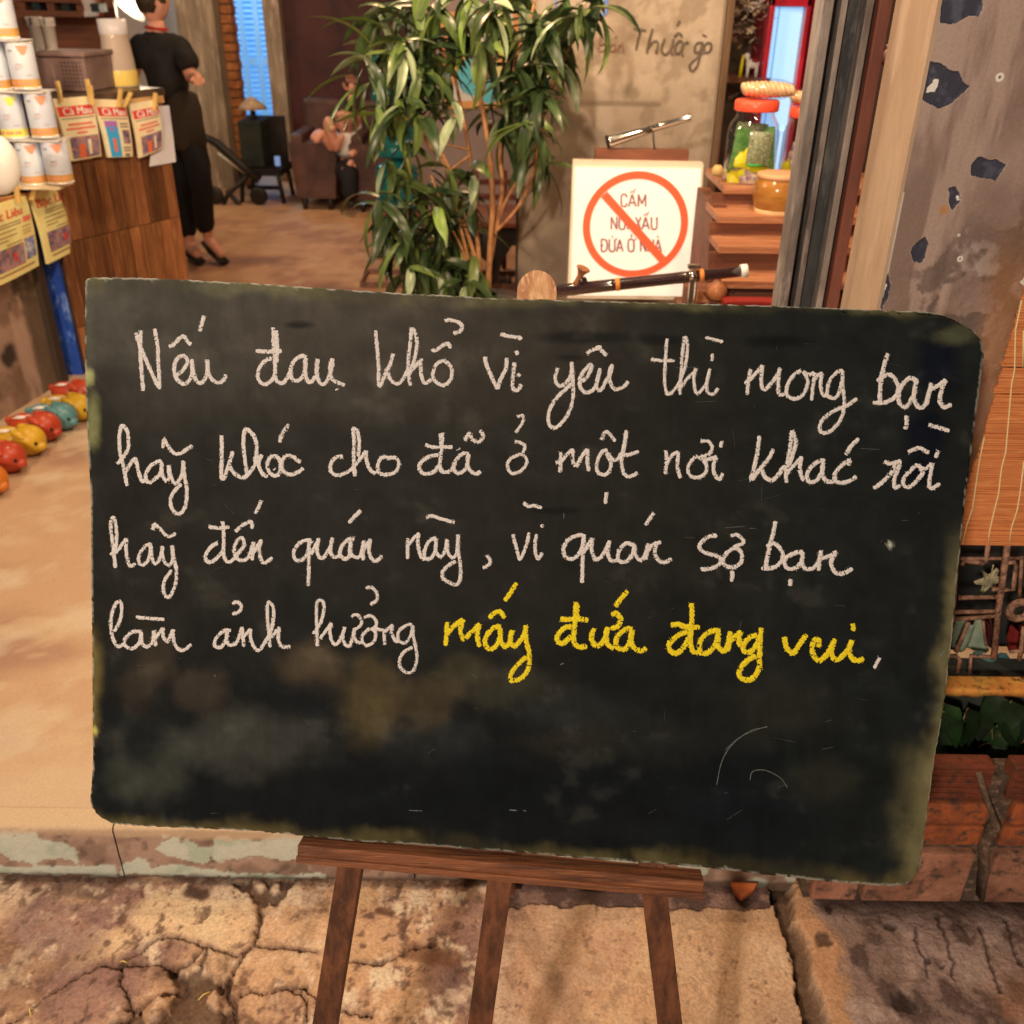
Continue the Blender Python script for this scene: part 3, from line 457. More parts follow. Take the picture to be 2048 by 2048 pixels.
 ((560, 990), S1, 'w', 8, 'quán', [[(280, 410), (240, 385), (170, 410), (120, 480), (130, 550), (180, 560), (230, 510), (255, 400)], [(250, 370), (250, 550), (245, 780)], [(270, 510), (335, 370)], [(330, 370), (320, 470), (340, 535), (380, 530), (430, 450), (450, 365)], [(450, 365), (435, 470), (460, 530), (520, 520)], [(640, 375), (590, 380), (530, 440), (515, 510), (560, 550), (600, 510), (610, 390)], [(605, 400), (600, 490), (640, 530), (690, 520), (720, 390)], [(720, 390), (712, 560)], [(715, 470), (780, 375)], [(775, 380), (765, 480), (790, 550), (830, 565), (880, 520)], [(695, 130), (640, 185), (590, 240)]]),
 ((560, 990), S1, 'w', 7.5, 'này,', [[(1095, 370), (1095, 550)], [(1100, 430), (1150, 370), (1195, 325)], [(1190, 330), (1185, 430), (1215, 540), (1250, 550)], [(1340, 365), (1280, 400), (1240, 480), (1250, 545), (1300, 540), (1335, 470), (1340, 370)], [(1340, 380), (1335, 470), (1370, 530), (1410, 500), (1435, 380)], [(1435, 380), (1440, 490), (1480, 540), (1515, 500), (1530, 340)], [(1530, 340), (1530, 480), (1548, 600), (1550, 700), (1520, 770), (1460, 755), (1400, 715), (1395, 660), (1450, 600), (1510, 570)], [(1255, 195), (1300, 180), (1400, 210), (1500, 238)], [(1770, 520), (1805, 560), (1790, 600), (1740, 630)]]),
 ((950, 980), S1, 'w', 7.5, 'vì', [[(415, 110), (460, 145), (500, 135), (575, 155)], [(325, 380), (350, 480), (385, 610)], [(390, 600), (440, 480), (465, 365)], [(530, 380), (515, 450), (520, 550), (545, 595), (578, 540)], [(575, 295), (577, 325)]]),
 ((950, 980), S1, 'w', 8.5, 'quán', [[(950, 400), (890, 390), (800, 430), (760, 510), (780, 580), (850, 590), (910, 520), (935, 410)], [(935, 400), (925, 600), (920, 800)], [(930, 540), (1010, 415)], [(1010, 415), (1000, 500), (1030, 595), (1080, 580), (1130, 500), (1155, 440)], [(1155, 435), (1140, 540), (1170, 610), (1230, 600)], [(1370, 480), (1300, 460), (1240, 520), (1230, 600), (1290, 620), (1350, 560), (1370, 480)], [(1370, 470), (1380, 560), (1420, 605), (1460, 560), (1490, 460)], [(1490, 460), (1465, 600)], [(1480, 530), (1530, 470), (1600, 450)], [(1560, 450), (1545, 540), (1580, 610), (1640, 620), (1690, 590)], [(1540, 200), (1500, 250), (1465, 305)]]),
 ((1350, 1010), S1, 'w', 8.5, 'sợ', [[(345, 285), (340, 262), (260, 290), (210, 360), (260, 410), (360, 440), (400, 480), (370, 520), (300, 550), (240, 555), (235, 535)], [(500, 370), (440, 420), (410, 480), (440, 525), (510, 535), (570, 490), (575, 420), (540, 380), (490, 370)], [(480, 265), (540, 260), (590, 310), (570, 340), (500, 360)], [(490, 565), (495, 610), (485, 660)]]),
 ((1350, 1010), S1, 'w', 9, 'bạn', [[(865, 140), (845, 240), (820, 340), (795, 440), (780, 550)], [(785, 355), (850, 330), (900, 370), (930, 430), (900, 500), (840, 540), (740, 545)], [(1100, 400), (1040, 410), (960, 450), (940, 500), (970, 545), (1040, 540), (1090, 480), (1095, 400)], [(1095, 420), (1090, 490), (1120, 545), (1190, 540), (1240, 470), (1255, 390)], [(1255, 390), (1240, 470), (1235, 565)], [(1250, 460), (1320, 440), (1390, 400)], [(1385, 405), (1340, 490), (1370, 570), (1420, 590), (1480, 570), (1525, 545)], [(990, 635), (990, 695)]]),
 ((200, 1160), S1, 'w', 7.5, 'làm', [[(130, 440), (180, 330), (190, 220), (170, 180), (130, 220), (100, 330), (105, 450), (130, 530), (165, 570), (220, 540)], [(360, 440), (290, 440), (220, 500), (225, 560), (280, 585), (340, 540), (365, 440)], [(360, 450), (365, 530), (400, 570), (450, 540), (470, 430)], [(470, 430), (485, 565)], [(480, 500), (545, 405)], [(545, 405), (550, 480), (580, 525), (610, 480), (635, 420)], [(635, 420), (640, 520), (680, 590), (730, 595), (790, 545)], [(315, 315), (420, 325), (560, 335)]]),
 ((200, 1160), S1, 'w', 7.5, 'ảnh', [[(1130, 430), (1070, 430), (1000, 500), (990, 560), (1040, 575), (1085, 510), (1095, 430)], [(1095, 440), (1095, 530), (1130, 555), (1180, 530), (1225, 400)], [(1225, 400), (1240, 570)], [(1240, 480), (1300, 415)], [(1300, 415), (1300, 500), (1340, 590), (1380, 590), (1420, 530), (1470, 440), (1495, 300), (1485, 220), (1450, 190), (1440, 270), (1450, 400), (1465, 575)], [(1475, 490), (1545, 400)], [(1545, 400), (1535, 500), (1570, 570), (1640, 565)], [(1140, 200), (1180, 185), (1220, 220), (1195, 270), (1140, 290)]]),
 ((600, 1160), S1, 'w', 7, 'hưởng', [[(115, 460), (180, 360), (210, 240), (200, 190), (170, 170), (145, 210), (145, 350), (150, 470), (150, 565)], [(175, 500), (275, 365)], [(270, 370), (260, 450), (280, 530), (320, 545), (360, 480), (390, 400)], [(385, 400), (370, 480), (390, 550), (430, 560), (455, 480), (470, 410)], [(470, 410), (465, 480), (500, 535), (530, 530)], [(440, 310), (490, 295), (530, 350), (510, 400), (470, 420)], [(600, 410), (540, 470), (540, 530), (580, 560), (640, 520), (650, 450), (610, 410)], [(550, 320), (610, 305), (655, 350), (650, 400), (620, 415)], [(650, 415), (700, 425), (720, 420)],
   [(720, 420), (730, 555)], [(730, 440), (800, 380)], [(795, 385), (790, 450), (820, 520), (850, 520)], [(965, 380), (920, 385), (850, 440), (845, 510), (890, 540), (940, 500), (970, 400)], [(970, 385), (975, 480), (995, 580), (1005, 680), (970, 780), (910, 790), (860, 740), (860, 670), (900, 610), (970, 575)], [(565, 70), (610, 60), (660, 110), (660, 170), (605, 210)]]),
 ((860, 1160), S1, 'y', 9, 'mấy', [[(148, 360), (140, 470), (135, 565)], [(140, 470), (200, 400), (285, 335)], [(285, 335), (262, 430), (290, 510), (350, 450), (430, 375)], [(425, 380), (405, 470), (425, 575)], [(610, 400), (560, 405), (490, 470), (470, 540), (515, 595), (570, 560), (600, 490), (605, 410)], [(600, 420), (605, 510), (640, 575), (680, 540), (705, 430)], [(705, 430), (690, 520), (720, 570), (770, 530), (810, 460), (825, 390)], [(820, 390), (825, 520), (850, 620), (850, 740), (800, 830), (740, 860), (690, 860), (700, 800), (750, 730), (830, 660)], [(520, 335), (530, 300), (600, 270), (640, 330)], [(745, 25), (690, 110), (640, 180)]]),
 ((860, 1160), S1, 'y', 10, 'đứa', [[(1255, 190), (1250, 300), (1240, 420), (1235, 530), (1280, 575), (1350, 572)], [(1262, 210), (1258, 320)], [(1118, 335), (1200, 340), (1290, 335), (1360, 350)], [(1215, 400), (1160, 410), (1095, 480), (1100, 535), (1150, 540), (1215, 480)], [(1410, 415), (1385, 490), (1410, 555), (1460, 560), (1505, 490), (1530, 405)], [(1530, 405), (1510, 480), (1530, 560), (1580, 590)], [(1555, 300), (1600, 290), (1640, 340), (1610, 400), (1550, 420)], [(1740, 425), (1690, 420), (1620, 470), (1595, 540), (1620, 590), (1680, 590), (1720, 520), (1735, 430)], [(1735, 430), (1725, 520), (1760, 590), (1820, 610), (1860, 585)], [(1700, 95), (1650, 150), (1590, 230)]]),
 ((1310, 1170), 4.1106, 'y', 10, 'đang', [[(300, 150), (305, 250), (295, 400), (290, 480), (320, 550), (370, 555)], [(130, 330), (200, 325), (250, 345), (370, 348)], [(270, 385), (200, 410), (120, 480), (125, 540), (175, 560), (230, 520), (280, 430)], [(540, 380), (470, 380), (400, 420), (365, 500), (380, 560), (430, 560), (490, 500), (525, 390)], [(520, 400), (520, 500), (550, 540), (590, 520), (620, 380)], [(620, 385), (600, 545)], [(600, 480), (660, 420), (710, 380)], [(705, 385), (690, 450), (700, 510)], [(840, 410), (780, 430), (730, 490), (730, 540), (780, 550), (830, 500), (860, 430)], [(875, 350), (865, 430), (860, 560), (855, 680), (810, 760), (750, 780), (695, 750), (700, 690), (760, 620), (830, 580)]]),
 ((1310, 1170), 4.1106, 'y', 10, 'vui', [[(1060, 425), (1080, 510), (1130, 575)], [(1130, 575), (1180, 500), (1245, 405)], [(1340, 510), (1350, 460), (1310, 450), (1290, 520), (1310, 590), (1350, 620), (1400, 580), (1440, 520), (1480, 440)], [(1470, 450), (1450, 560), (1480, 610), (1530, 590), (1590, 520), (1615, 450)], [(1615, 450), (1595, 540), (1620, 600), (1670, 620), (1715, 600)], [(1620, 315), (1628, 350), (1618, 372)]]),
 ((1310, 1170), 4.1106, 'w', 7.5, 'comma', [[(1845, 595), (1820, 640), (1800, 685)]]),
]
mw = M('white_chalk', obs(255, 240, 228, 1.0), obs(222, 196, 178, 1.0), obs(158, 140, 124, 1.0), rough=.95, scale=270, bump=.0003, bscale=520, fine=.42, spec=.1, lo=.2, hi=.85)
my = M('yellow_chalk', obs(252, 216, 40, 1.0), obs(232, 180, 26, 1.0), obs(176, 124, 24, 1.0), rough=.95, scale=270, bump=.0006, bscale=700, fine=.2, spec=.1, lo=.3, hi=.7)
def onbw(x, y):
    return onb(x, y)+bn*(.0016*math.sin(x/260.)+.0012*math.sin(y/190.))
for k, (og, s, c, w, wd, sts) in enumerate(W_):
    mb = MB(); f = cv(og[0], og[1], s); lift = .0006
    for i, st in enumerate(sts): ribbon(mb, [f(p) for p in st], w*(.82 if c == 'w' else .94), onbw, bn, lift+.00006*i, jag=.26, seed=k*50+i, step=1.9, grain=1)
    o = mb.build('chalk_word', mw if c == 'w' else my, boardroot); o['label'] = ('comma in white chalk' if wd == 'comma' else 'the word %s written in %s chalk' % (wd.strip(','), 'white' if c == 'w' else 'yellow'))
mb = MB(); mf = M('faint_chalk', o_(100, 96, 84), rough=.95)
for st, w in (([(1535, 1453), (1500, 1462), (1465, 1488), (1444, 1522), (1433, 1570)], 1.8), ([(1530, 1453), (1480, 1474), (1450, 1500)], 1.0), ([(1500, 1560), (1505, 1543), (1530, 1540), (1560, 1555), (1575, 1575)], 1.6), ([(1018, 1620), (1034, 1621)], 2.4), ([(1046, 1621), (1053, 1622)], 2.2), ([(818, 1620), (845, 1621)], 1.6),
  ([(1128, 1027), (1127, 1038)], 2), ([(1450, 1056), (1490, 1053)], 1.2), ([(1498, 1057), (1512, 1057)], 1.2), ([(1888, 1300), (1880, 1312)], 3), ([(1720, 897), (1760, 899)], 1), ([(430, 1348), (432, 1352)], 2.5), ([(1120, 1330), (1128, 1326)], 2.2)):
    ribbon(mb, st, w, onbw, bn, .0009, jag=.3, seed=4, step=2.5)
rs_ = random.Random(77)
for k in range(80):
    x, y = rs_.uniform(230, 1850), rs_.uniform(640, 1640); a_ = rs_.gauss(0, .35)+(1.57 if rs_.random() < .25 else 0); L_2 = rs_.uniform(4, 26) if k % 5 else rs_.uniform(26, 50)
    ribbon(mb, [(x, y), (x+L_2*.5*math.cos(a_), y+L_2*.5*math.sin(a_)+rs_.uniform(-1, 1)), (x+L_2*math.cos(a_), y+L_2*math.sin(a_))], rs_.uniform(.3, .6), onbw, bn, .0005, jag=.4, seed=k, step=4)
stuff(mb.build('faint_scratches', mf, boardroot))
# ================================================================== EASEL
es = thing('easel', 'brown wooden easel with three legs holding the chalkboard', 'easel', (0, 1.0, 0))
wood = M('easel_wood', obs(116, 64, 36, .95), obs(72, 38, 22, .95), scale=7, stretch=(9, 9, .35), rough=.55, bump=.0012, bscale=70, fine=.3, spec=.4, dist=.15)
woodx = M('easel_wood_ledge', obs(134, 72, 38, .95), obs(82, 42, 24, .95), obs(150, 88, 50, .95), scale=9, stretch=(.35, 9, 9), rough=.5, bump=.0012, bscale=70, fine=.3, spec=.4, dist=.2)
def edir(px, py, off): return V(onb(px, py))-Vector(bn)*off
nb_ = Vector(bn); x1 = Vector(b1)
# ledge: carries the board, its front face is seen
la, lb = V(onb(604, 1690)), V(onb(1402, 1762)); ld = (lb-la).normalized()
cen = (la+lb)/2+nb_*.006; R = Matrix((ld, -nb_, (ld.cross(-nb_)))).transposed()
MB().box(cen, ((lb-la).length, .034, .0235), ax=R, bev=.0015).build('ledge', woodx, es)
MB().box(cen+nb_*.019-R.col[2]*.0072, ((lb-la).length+.001, .006, .009), ax=R, bev=.001).build('ledge_lip', woodx, es)
def leg(p0, p1, w, ext=1.0, off=.016, t=.026):
    a = V(onb(*p0))-nb_*off; b = V(onb(*p1))-nb_*off; d = (b-a).normalized(); k = (a.z-.004)/-d.z; e = a+d*k; a2 = a-d*ext
    x = d.cross(nb_).normalized(); return MB().box((a2+e)/2, (w, t, (a2-e).length), ax=Matrix((x, nb_, x.cross(nb_))).transposed(), bev=.0015)
leg((694, 1760), (648, 2048), .0345, .55).build('leg', wood, es); leg((1000, 1760), (960, 2048), .0345, .05, off=.020).build('leg', wood, es); leg((1308, 1775), (1340, 2048), .0345, .55).build('leg', wood, es)
# mast with rounded head rising behind the board
mt = M('easel_mast_wood', obs(206, 140, 84, 1.0), obs(172, 104, 58, 1.0), obs(224, 164, 106, 1.0), scale=10, stretch=(7, 7, .5), rough=.5, bump=.0006, bscale=60)
pts = []; 
for t in np.linspace(0, math.pi, 14): pts.append(V(onb(1073-40*math.cos(t), 582-44*math.sin(t)))-nb_*.013)
c_ = V(onb(1040, 1690))-nb_*.013; dn = (V(onb(1010, 1690))-V(onb(1073, 582))).normalized()
w2 = pts[0]+dn*.72; w1 = pts[-1]+dn*.72
MB().prism(pts+[w1, w2], -nb_*.014).build('mast', mt, es)
a = V(onb(1010, 900))-nb_*.03; MB().bar(a, (a.x, 1.33, .004) if False else Vector((a.x+.01, 1.36, .02)), .03, .02, bev=.001).build('rear_leg', wood, es)
# ================================================================== RIGHT: PILLAR, GATE RAILS, WINDOW NICHE, PLANTER
WY = 1.55
XL = float(ony(2004, 735, 1.527)[0])
# gray pillar front as painted relief
def wall_sheet(x0, x1, z0, z1, y, st, fn, nrm=-1):
    xs_ = np.arange(x0, x1+st*.5, st); zs = np.arange(z0, z1+st*.5, st); XX, ZZ = np.meshgrid(xs_, zs); CC, D = fn(XX, ZZ)
    return XX, ZZ, CC, D
pil = thing('pillar_wall', 'gray plastered wall pillar with chipped paint patches right of the doorway', 'wall', (.72, WY, FZ))
XX, ZZ = np.meshgrid(np.linspace(.606, XL+.022, 225), axis_steps([(0, 1.08, .012), (1.08, 1.80, .00125), (1.80, 2.35, .012)]))
def P5(pts): return [(float(p[0]), float(p[2])) for p in (ony(1600+a/2.841, b/2.841, WY) for a, b in pts)]
p1 = fbm(XX, ZZ, 5, 5); p2 = fbm(XX+4, ZZ, 5, 22); p3 = fbm(XX*1.5, ZZ*.22, 5, 14); qx = XX+(fbm(XX, ZZ, 3, 60)-.5)*.006; qz = ZZ+(fbm(XX+2, ZZ+5, 3, 60)-.5)*.006
kp = .80
PC = np.zeros(XX.shape+(3,))+np.array(obs(150, 118, 98, kp)); PC = cmix(PC, obs(128, 98, 80, kp), sstep(.42, .62, p1)); PC = cmix(PC, obs(170, 136, 112, kp), sstep(.52, .68, p3)*.7)
low = 1-sstep(1.28, 1.42, ZZ-(XX-.72)*.5+(p1-.5)*.3)
PC = cmix(PC, obs(92, 72, 58, kp), low*sstep(.48, .58, p2)*.85); PC = cmix(PC, obs(176, 146, 124, kp), low*sstep(.56, .66, fbm(XX+9, ZZ+2, 5, 16))*.7)
rust = sstep(XL-.065, XL-.02, XX+(p1-.5)*.06)*(1-sstep(1.22, 1.4, ZZ)); PC = cmix(PC, obs(150, 98, 58, kp), rust*.7)
dent = np.zeros(XX.shape)
navy = [[(790, -60), (1030, -60), (1030, 40), (1010, 95), (960, 90), (930, 110), (880, 140), (800, 130)], [(725, 350), (800, 360), (850, 395), (900, 410), (920, 470), (955, 490), (920, 530), (860, 590), (790, 612), (740, 590), (700, 565), (700, 440)],
 [(970, 940), (1005, 895), (1060, 905), (1110, 900), (1175, 935), (1130, 1000), (1110, 1030), (1040, 1010), (970, 1000)], [(845, 1070), (890, 1060), (910, 1110), (900, 1150), (865, 1190), (840, 1150), (850, 1120)], [(690, 1350), (715, 1340), (730, 1380), (715, 1450), (690, 1490), (640, 1480), (620, 1430), (650, 1390)],
 [(505, 1550), (510, 1620), (490, 1700), (470, 1755), (440, 1750), (455, 1640)]]
for P in navy:
    Pw = P5(P); t = np.where(inpoly(qx, qz, Pw), 1.0, 0.0); dE = seg_dist(qx, qz, Pw+[Pw[0]]); p9 = fbm(XX+1, ZZ+2, 4, 170); rim = (1-sstep(.0004, .0030, dE))*(1-t)*sstep(.45, .6, p9)
    PC = cmix(PC, obs(196, 170, 146, kp), rim*.30); navc = fbm(XX+5, ZZ+1, 5, 60); PC = cmix(PC, obs(48, 46, 54, kp), t*.97); PC = cmix(PC, obs(86, 80, 84, kp), t*sstep(.5, .7, navc)*.6); dent = np.maximum(dent, t*sstep(0, .0014, dE))
for P in ([(725, 520), (730, 495), (760, 470), (765, 445), (790, 450), (790, 490), (775, 520)], [(450, 1640), (480, 1580), (498, 1620), (470, 1690), (460, 1740), (430, 1750), (435, 1700)], [(890, 1115), (905, 1110), (903, 1140), (893, 1145)], [(1250, 1600), (1275, 1560), (1275, 1620)]):
    t = np.where(inpoly(qx, qz, P5(P)), 1.0, 0.0); PC = cmix(PC, obs(246, 226, 200, kp), t); dent = np.maximum(dent, t*.5)
for (a, b), r_ in (((1132, 438), 9), ((908, 1470), 7), ((900, 1335), 3.5)):
    q = P5([(a, b)])[0]; dd = np.hypot(XX-q[0], ZZ-q[1]); rr = r_*.00085*.9
    PC = cmix(PC, obs(222, 200, 178, kp), (1-sstep(rr*.8, rr, dd))); PC = cmix(PC, obs(70, 54, 46, kp), (1-sstep(rr*.2, rr*.4, dd)))
q = P5([(815, 1190)])[0]; PC = cmix(PC, obs(168, 110, 50, kp), (1-sstep(.004, .010, np.hypot(XX-q[0], ZZ-q[1])+(p2-.5)*.006))*.8)
edg = 1-sstep(.0005, .003+.004*(p2-.4), XX-.606); edg *= (ZZ < 1.40); PC = cmix(PC, obs(240, 214, 176, kp), np.clip(edg, 0, 1)*.8)
YY = WY-.002+dent*.0045+(p2-.5)*.006*low+(p2-.5)*.0015
mpl = M('pillar_plaster', (.3, .3, .3), attr='Col', rough=.6, bump=.0010, bscale=150, fine=.18, spec=.35)
gridmesh(MB(), np.stack([XX, YY, ZZ], -1)).build('plaster_face', mpl, pil, colors=PC.reshape(-1, 3))
mj = M('jamb_plaster', obs(200, 158, 118, 1.15), obs(178, 134, 98, 1.15), obs(210, 168, 128, 1.15), scale=5, stretch=(1, 1, .3), rough=.6, bump=.0015, bscale=40, fine=.08)
MB().box(((.606+XL)/2+.012, WY+.090, 1.18), (XL-.580, .166, 2.36)).build('core', mj, pil)
jb = MB().box((.6035, WY+.084, 1.2), (.007, .172, 2.30), bev=.001).build('jamb_face', mj, pil)
# metal folding-gate rails standing in the doorway
gate = thing('folding_gate', 'folded gray metal gate with vertical rails beside the doorway pillar', 'gate', (.56, 1.8, FZ))
gm = M('gate_steel', obs(150, 128, 108, .8), obs(98, 82, 70, .8), obs(158, 136, 116, .8), scale=14, stretch=(1, 1, .25), rough=.55, metal=.35, bump=.0015, bscale=60, fine=.3)
gd = M('gate_steel_dark', obs(74, 68, 60, .8), obs(52, 48, 44, .8), obs(96, 86, 74, .8), scale=16, stretch=(1, 1, .3), rough=.6, metal=.3, bump=.002, bscale=50, fine=.3)
gr = M('rust_red_steel', obs(120, 66, 46, .8), obs(96, 50, 36, .8), scale=10, stretch=(1, 1, .3), rough=.6, bump=.0008, fine=.2)
h0, h1 = FZ, 2.35
for x, y, w, d, m_, nm in ((.500, 1.765, .017, .05, gm, 'rail'), (.518, 1.80, .006, .05, gd, 'rail'), (.529, 1.775, .010, .05, gm, 'rail'), (.548, 1.79, .024, .05, gd, 'rail'), (.566, 1.758, .011, .045, gm, 'rail'), (.575, 1.775, .007, .05, gd, 'rail'), (.5885, 1.745, .019, .036, gr, 'rail'), (.5992, 1.79, .016, .05, gd, 'rail')):  # last box is an added dark strip for the black gap, not a rail
    MB().box((x, y, (h0+h1)/2), (w, d, h1-h0), bev=.001).build(nm, m_, gate)
hk = V(ony(1776, 110, 1.735)); MB().lathe([(.013, 0), (.016, .003), (.015, .006), (.009, .011), (.006, .013)], hk, 14, R=Matrix.Rotation(math.radians(-90), 3, 'Y')@Matrix.Rotation(.3, 3, 'X')).tube([hk+Vector((-.010, 0, .004)), hk+Vector((-.020, -.004, .008)), hk+Vector((-.022, -.004, -.004)), hk+Vector((-.018, -.002, -.010))], .0035, 6).build('hook', M('rust_hook', obs(130, 84, 66, .8), obs(80, 48, 38, .8), scale=60, rough=.5, metal=.5), gate)
# niche with old grille and reed screen
nic = thing('window_niche', 'dark shop window opening behind the reed screen and rusty grille', 'window', (1.5, 1.7, .44))
dk = M('niche_dark', obs(40, 34, 28, .5), obs(22, 24, 22, .5), scale=6, rough=.8)
MB().box((1.62, 1.93, 1.2), (1.5, .02, 1.9)).build('back_panel', dk, nic); MB().box((XL+.012, 1.815, 1.2), (.012, .20, 1.9)).build('side_panel', dk, nic)
lw = thing('low_wall', 'low dark wall under the yellow window ledge', 'wall', (1.6, 1.60, 0))
MB().box((1.62, 1.64, .19), (1.50, .12, .38)).build('masonry', M('low_wall_dark', obs(48, 44, 34, .5), obs(30, 32, 26, .5), scale=8, rough=.85, bump=.003, bscale=30), lw)
zt = float(ony(1950, 1377, 1.513)[2]); zb = float(ony(1950, 1391, 1.513)[2])
xs_ = np.linspace(XL, 2.35, 260); e = .006*(fbm(xs_, xs_*0, 4, 18)-.5)+.008*(fbm(xs_+4, xs_*0, 3, 50)-.5)
mb = MB(); P = []
for a, y in ((zt, 1.552), (zt, 1.513), (zt-.002, 1.510)): P.append(np.stack([xs_, xs_*0+y, xs_*0+a], -1))
P.append(np.stack([xs_, xs_*0+1.511, zb+e], -1)); P.append(np.stack([xs_, xs_*0+1.54, zb+e], -1)); gridmesh(mb, np.array(P)).build('ledge', M('yellow_ledge', obs(224, 144, 60, .75), obs(200, 116, 46, .75), obs(120, 70, 36, .75), scale=26, rough=.7, bump=.001, fine=.15), lw)
gri = thing('window_grille', 'rusty pinkish wrought iron window grille with ring and square scrolls', 'grille', (1.1, 1.57, .45))
gmat = M('grille_iron', obs(176, 122, 90, .95), obs(108, 72, 50, .95), obs(60, 40, 30, .95), scale=45, rough=.7, bump=.0015, bscale=90)
def gp(a, b, y=1.565): return V(ony(1880+a/4.024, 1080+b/4.024, y))
def g8(a, b, y=1.565): return gp(a, b, y)
for pts, r in (([(150, 20), (100, 700)], .005), ([(545, 20), (470, 560), (435, 945)], .0085), ([(390, 20), (370, 170), (340, 190), (200, 165), (180, 200)], .0065), ([(160, 150), (676, 145)], .005), ([(500, 190), (600, 175), (610, 200), (590, 400), (520, 400), (420, 395)], .006), ([(150, 465), (490, 455)], .0065),
   ([(120, 580), (300, 575), (475, 570)], .0062), ([(120, 635), (300, 625), (475, 605)], .0062), ([(60, 935), (130, 930), (160, 965), (140, 1060)], .006), ([(435, 945), (250, 930), (240, 1070)], .0062), ([(660, 130), (640, 450)], .005), ([(560, 900), (676, 890)], .005), ([(676, 700), (640, 960)], .006), ([(230, 660), (130, 900)], .006), ([(345, 650), (370, 850)], .004)):
    MB().tube([gp(*p) for p in pts], r*.75, 6).build('grille_bar', gmat, gri)
rc = gp(640, 565); MB().lathe([(.012, 0), (.014, -.005), (.024, -.006), (.0268, -.002), (.0268, .003), (.022, .006), (.013, .004), (.012, 0)], rc, 26, R=Matrix.Rotation(math.radians(90), 3, 'X'), cap=False).build('ring', gmat, gri)
# repeat of the grille beyond the frame edge
for k in range(4):
    x = 1.10+.16*k; MB().tube([(x, 1.565, .43), (x, 1.565, 1.2)], .005, 6).build('grille_bar', gmat, gri)
# things behind the grille
o = MB(); c = gp(410, 340, 1.66); n_ = 12
pts = []
for i in range(n_):
    a = 2*math.pi*i/n_+.2; r = .030 if i % 2 == 0 else .011; pts.append(c+Vector((math.cos(a)*r, 0, math.sin(a)*r)))
tag(o.prism(pts, (0, .012, 0)).tube([c+Vector((0, .006, 0)), gp(430, 200, 1.66)], .0015, 5).build('star_ornament', M('star_paint', obs(150, 132, 92, .5), obs(96, 84, 60, .5), scale=40)), 'small dull gold star ornament hanging behind the window grille', 'ornament')
def cloth(pp, y, name, label, col, col2, cat='cloth'):
    P = [gp(a, b, y) for a, b in pp]; me = MB(); n = 10; a, b, c, d = P; pp_ = []
    for i in range(n+1):
        row = []
        for j in range(n+1):
            s, t = j/n, i/n; q = (a*(1-s)+b*s)*(1-t)+(d*(1-s)+c*s)*t; row.append((q.x, q.y+.012*math.sin(s*9+t*3), q.z+.004*math.sin(s*7)))
        pp_.append(row)
    gridmesh(me, np.array(pp_)); o = me.build(name, M(name+'_m', obs(*col, .9), obs(*col2, .9), scale=14, rough=.8)); o.modifiers.new('s', 'SOLIDIFY').thickness = .003
    return tag(o, label, cat)
cloth([(130, 660), (340, 650), (370, 880), (90, 880)], 1.69, 'pale_cloth', 'pale green cloth bundle behind the grille', (150, 146, 110), (110, 120, 96))
cloth([(250, 930), (540, 930), (660, 1110), (230, 1105)], 1.70, 'teal_cloth', 'folded teal cloth lying low behind the grille', (84, 116, 104), (40, 62, 62))
cloth([(560, 720), (676, 700), (676, 880), (560, 890)], 1.71, 'red_cloth', 'small dark red cloth behind the iron ring', (130, 30, 24), (80, 20, 18))
cloth([(340, 650), (420, 650), (410, 840), (370, 840)], 1.72, 'maroon_cloth', 'narrow maroon cloth beside the pale green bundle', (74, 22, 20), (50, 18, 16))
# reed screen
rs = thing('reed_screen', 'orange brown reed screen with pale stitching hanging on the wall', 'screen', (1.3, 1.52, .76))
zs0 = float(ony(1920, 1090, 1.525)[2]); xl = XL; 
mb1 = MB(); z = zs0; i = 0; rr = random.Random(4)
edge = []
while z < 2.3:
    h = rr.uniform(.0036, .0056); yy = 1.527+rr.uniform(-.0009, .0009); x0 = xl+rr.uniform(-.0012, .0012)-(.003 if z < .95 else 0)
    if abs(z-float(ony(1990, 785, 1.525)[2])) < .0045 or abs(z-float(ony(2010, 735, 1.525)[2])) < .0045: yy += .006
    mb1.box(((x0+2.4)/2, yy, z+h/2), (2.4-x0, .003, h-.0006)); z += h; i += 1
stuff(mb1.build('slats', M('reed', obs(204, 118, 62, .78), obs(176, 96, 48, .78), obs(216, 134, 76, .78), scale=8, stretch=(1, 1, 34), rough=.6, bump=.0004, bscale=50), rs))
thr = M('screen_thread', obs(240, 188, 128, .85), rough=.8)
for pts in ([(850, 0), (835, 180), (830, 415), (812, 500), (795, 700), (778, 900), (752, 1000), (735, 1150), (710, 1250), (682, 1370), (672, 1448)], [(650, 815), (622, 950), (600, 1100), (580, 1240), (545, 1340), (520, 1452)], [(886, 960), (862, 1150), (845, 1250), (812, 1350), (798, 1446)], [(512, 1360), (506, 1400), (502, 1452)], [(884, 180), (878, 400)]):
    P = [V(ony(1750+a/2.973, 600+b/2.973, 1.5235)) for a, b in pts]
    for q in P: q.x = max(q.x, XL)
    MB().tube(P, .0013, 5).build('stitching_thread', thr, rs)
for x in (1.07, 1.16, 1.25, 1.36): MB().tube([(x+.004*math.sin(k*1.7), 1.5235, zs0+.12*k) for k in range(12)], .0013, 5).build('stitching_thread', thr, rs)
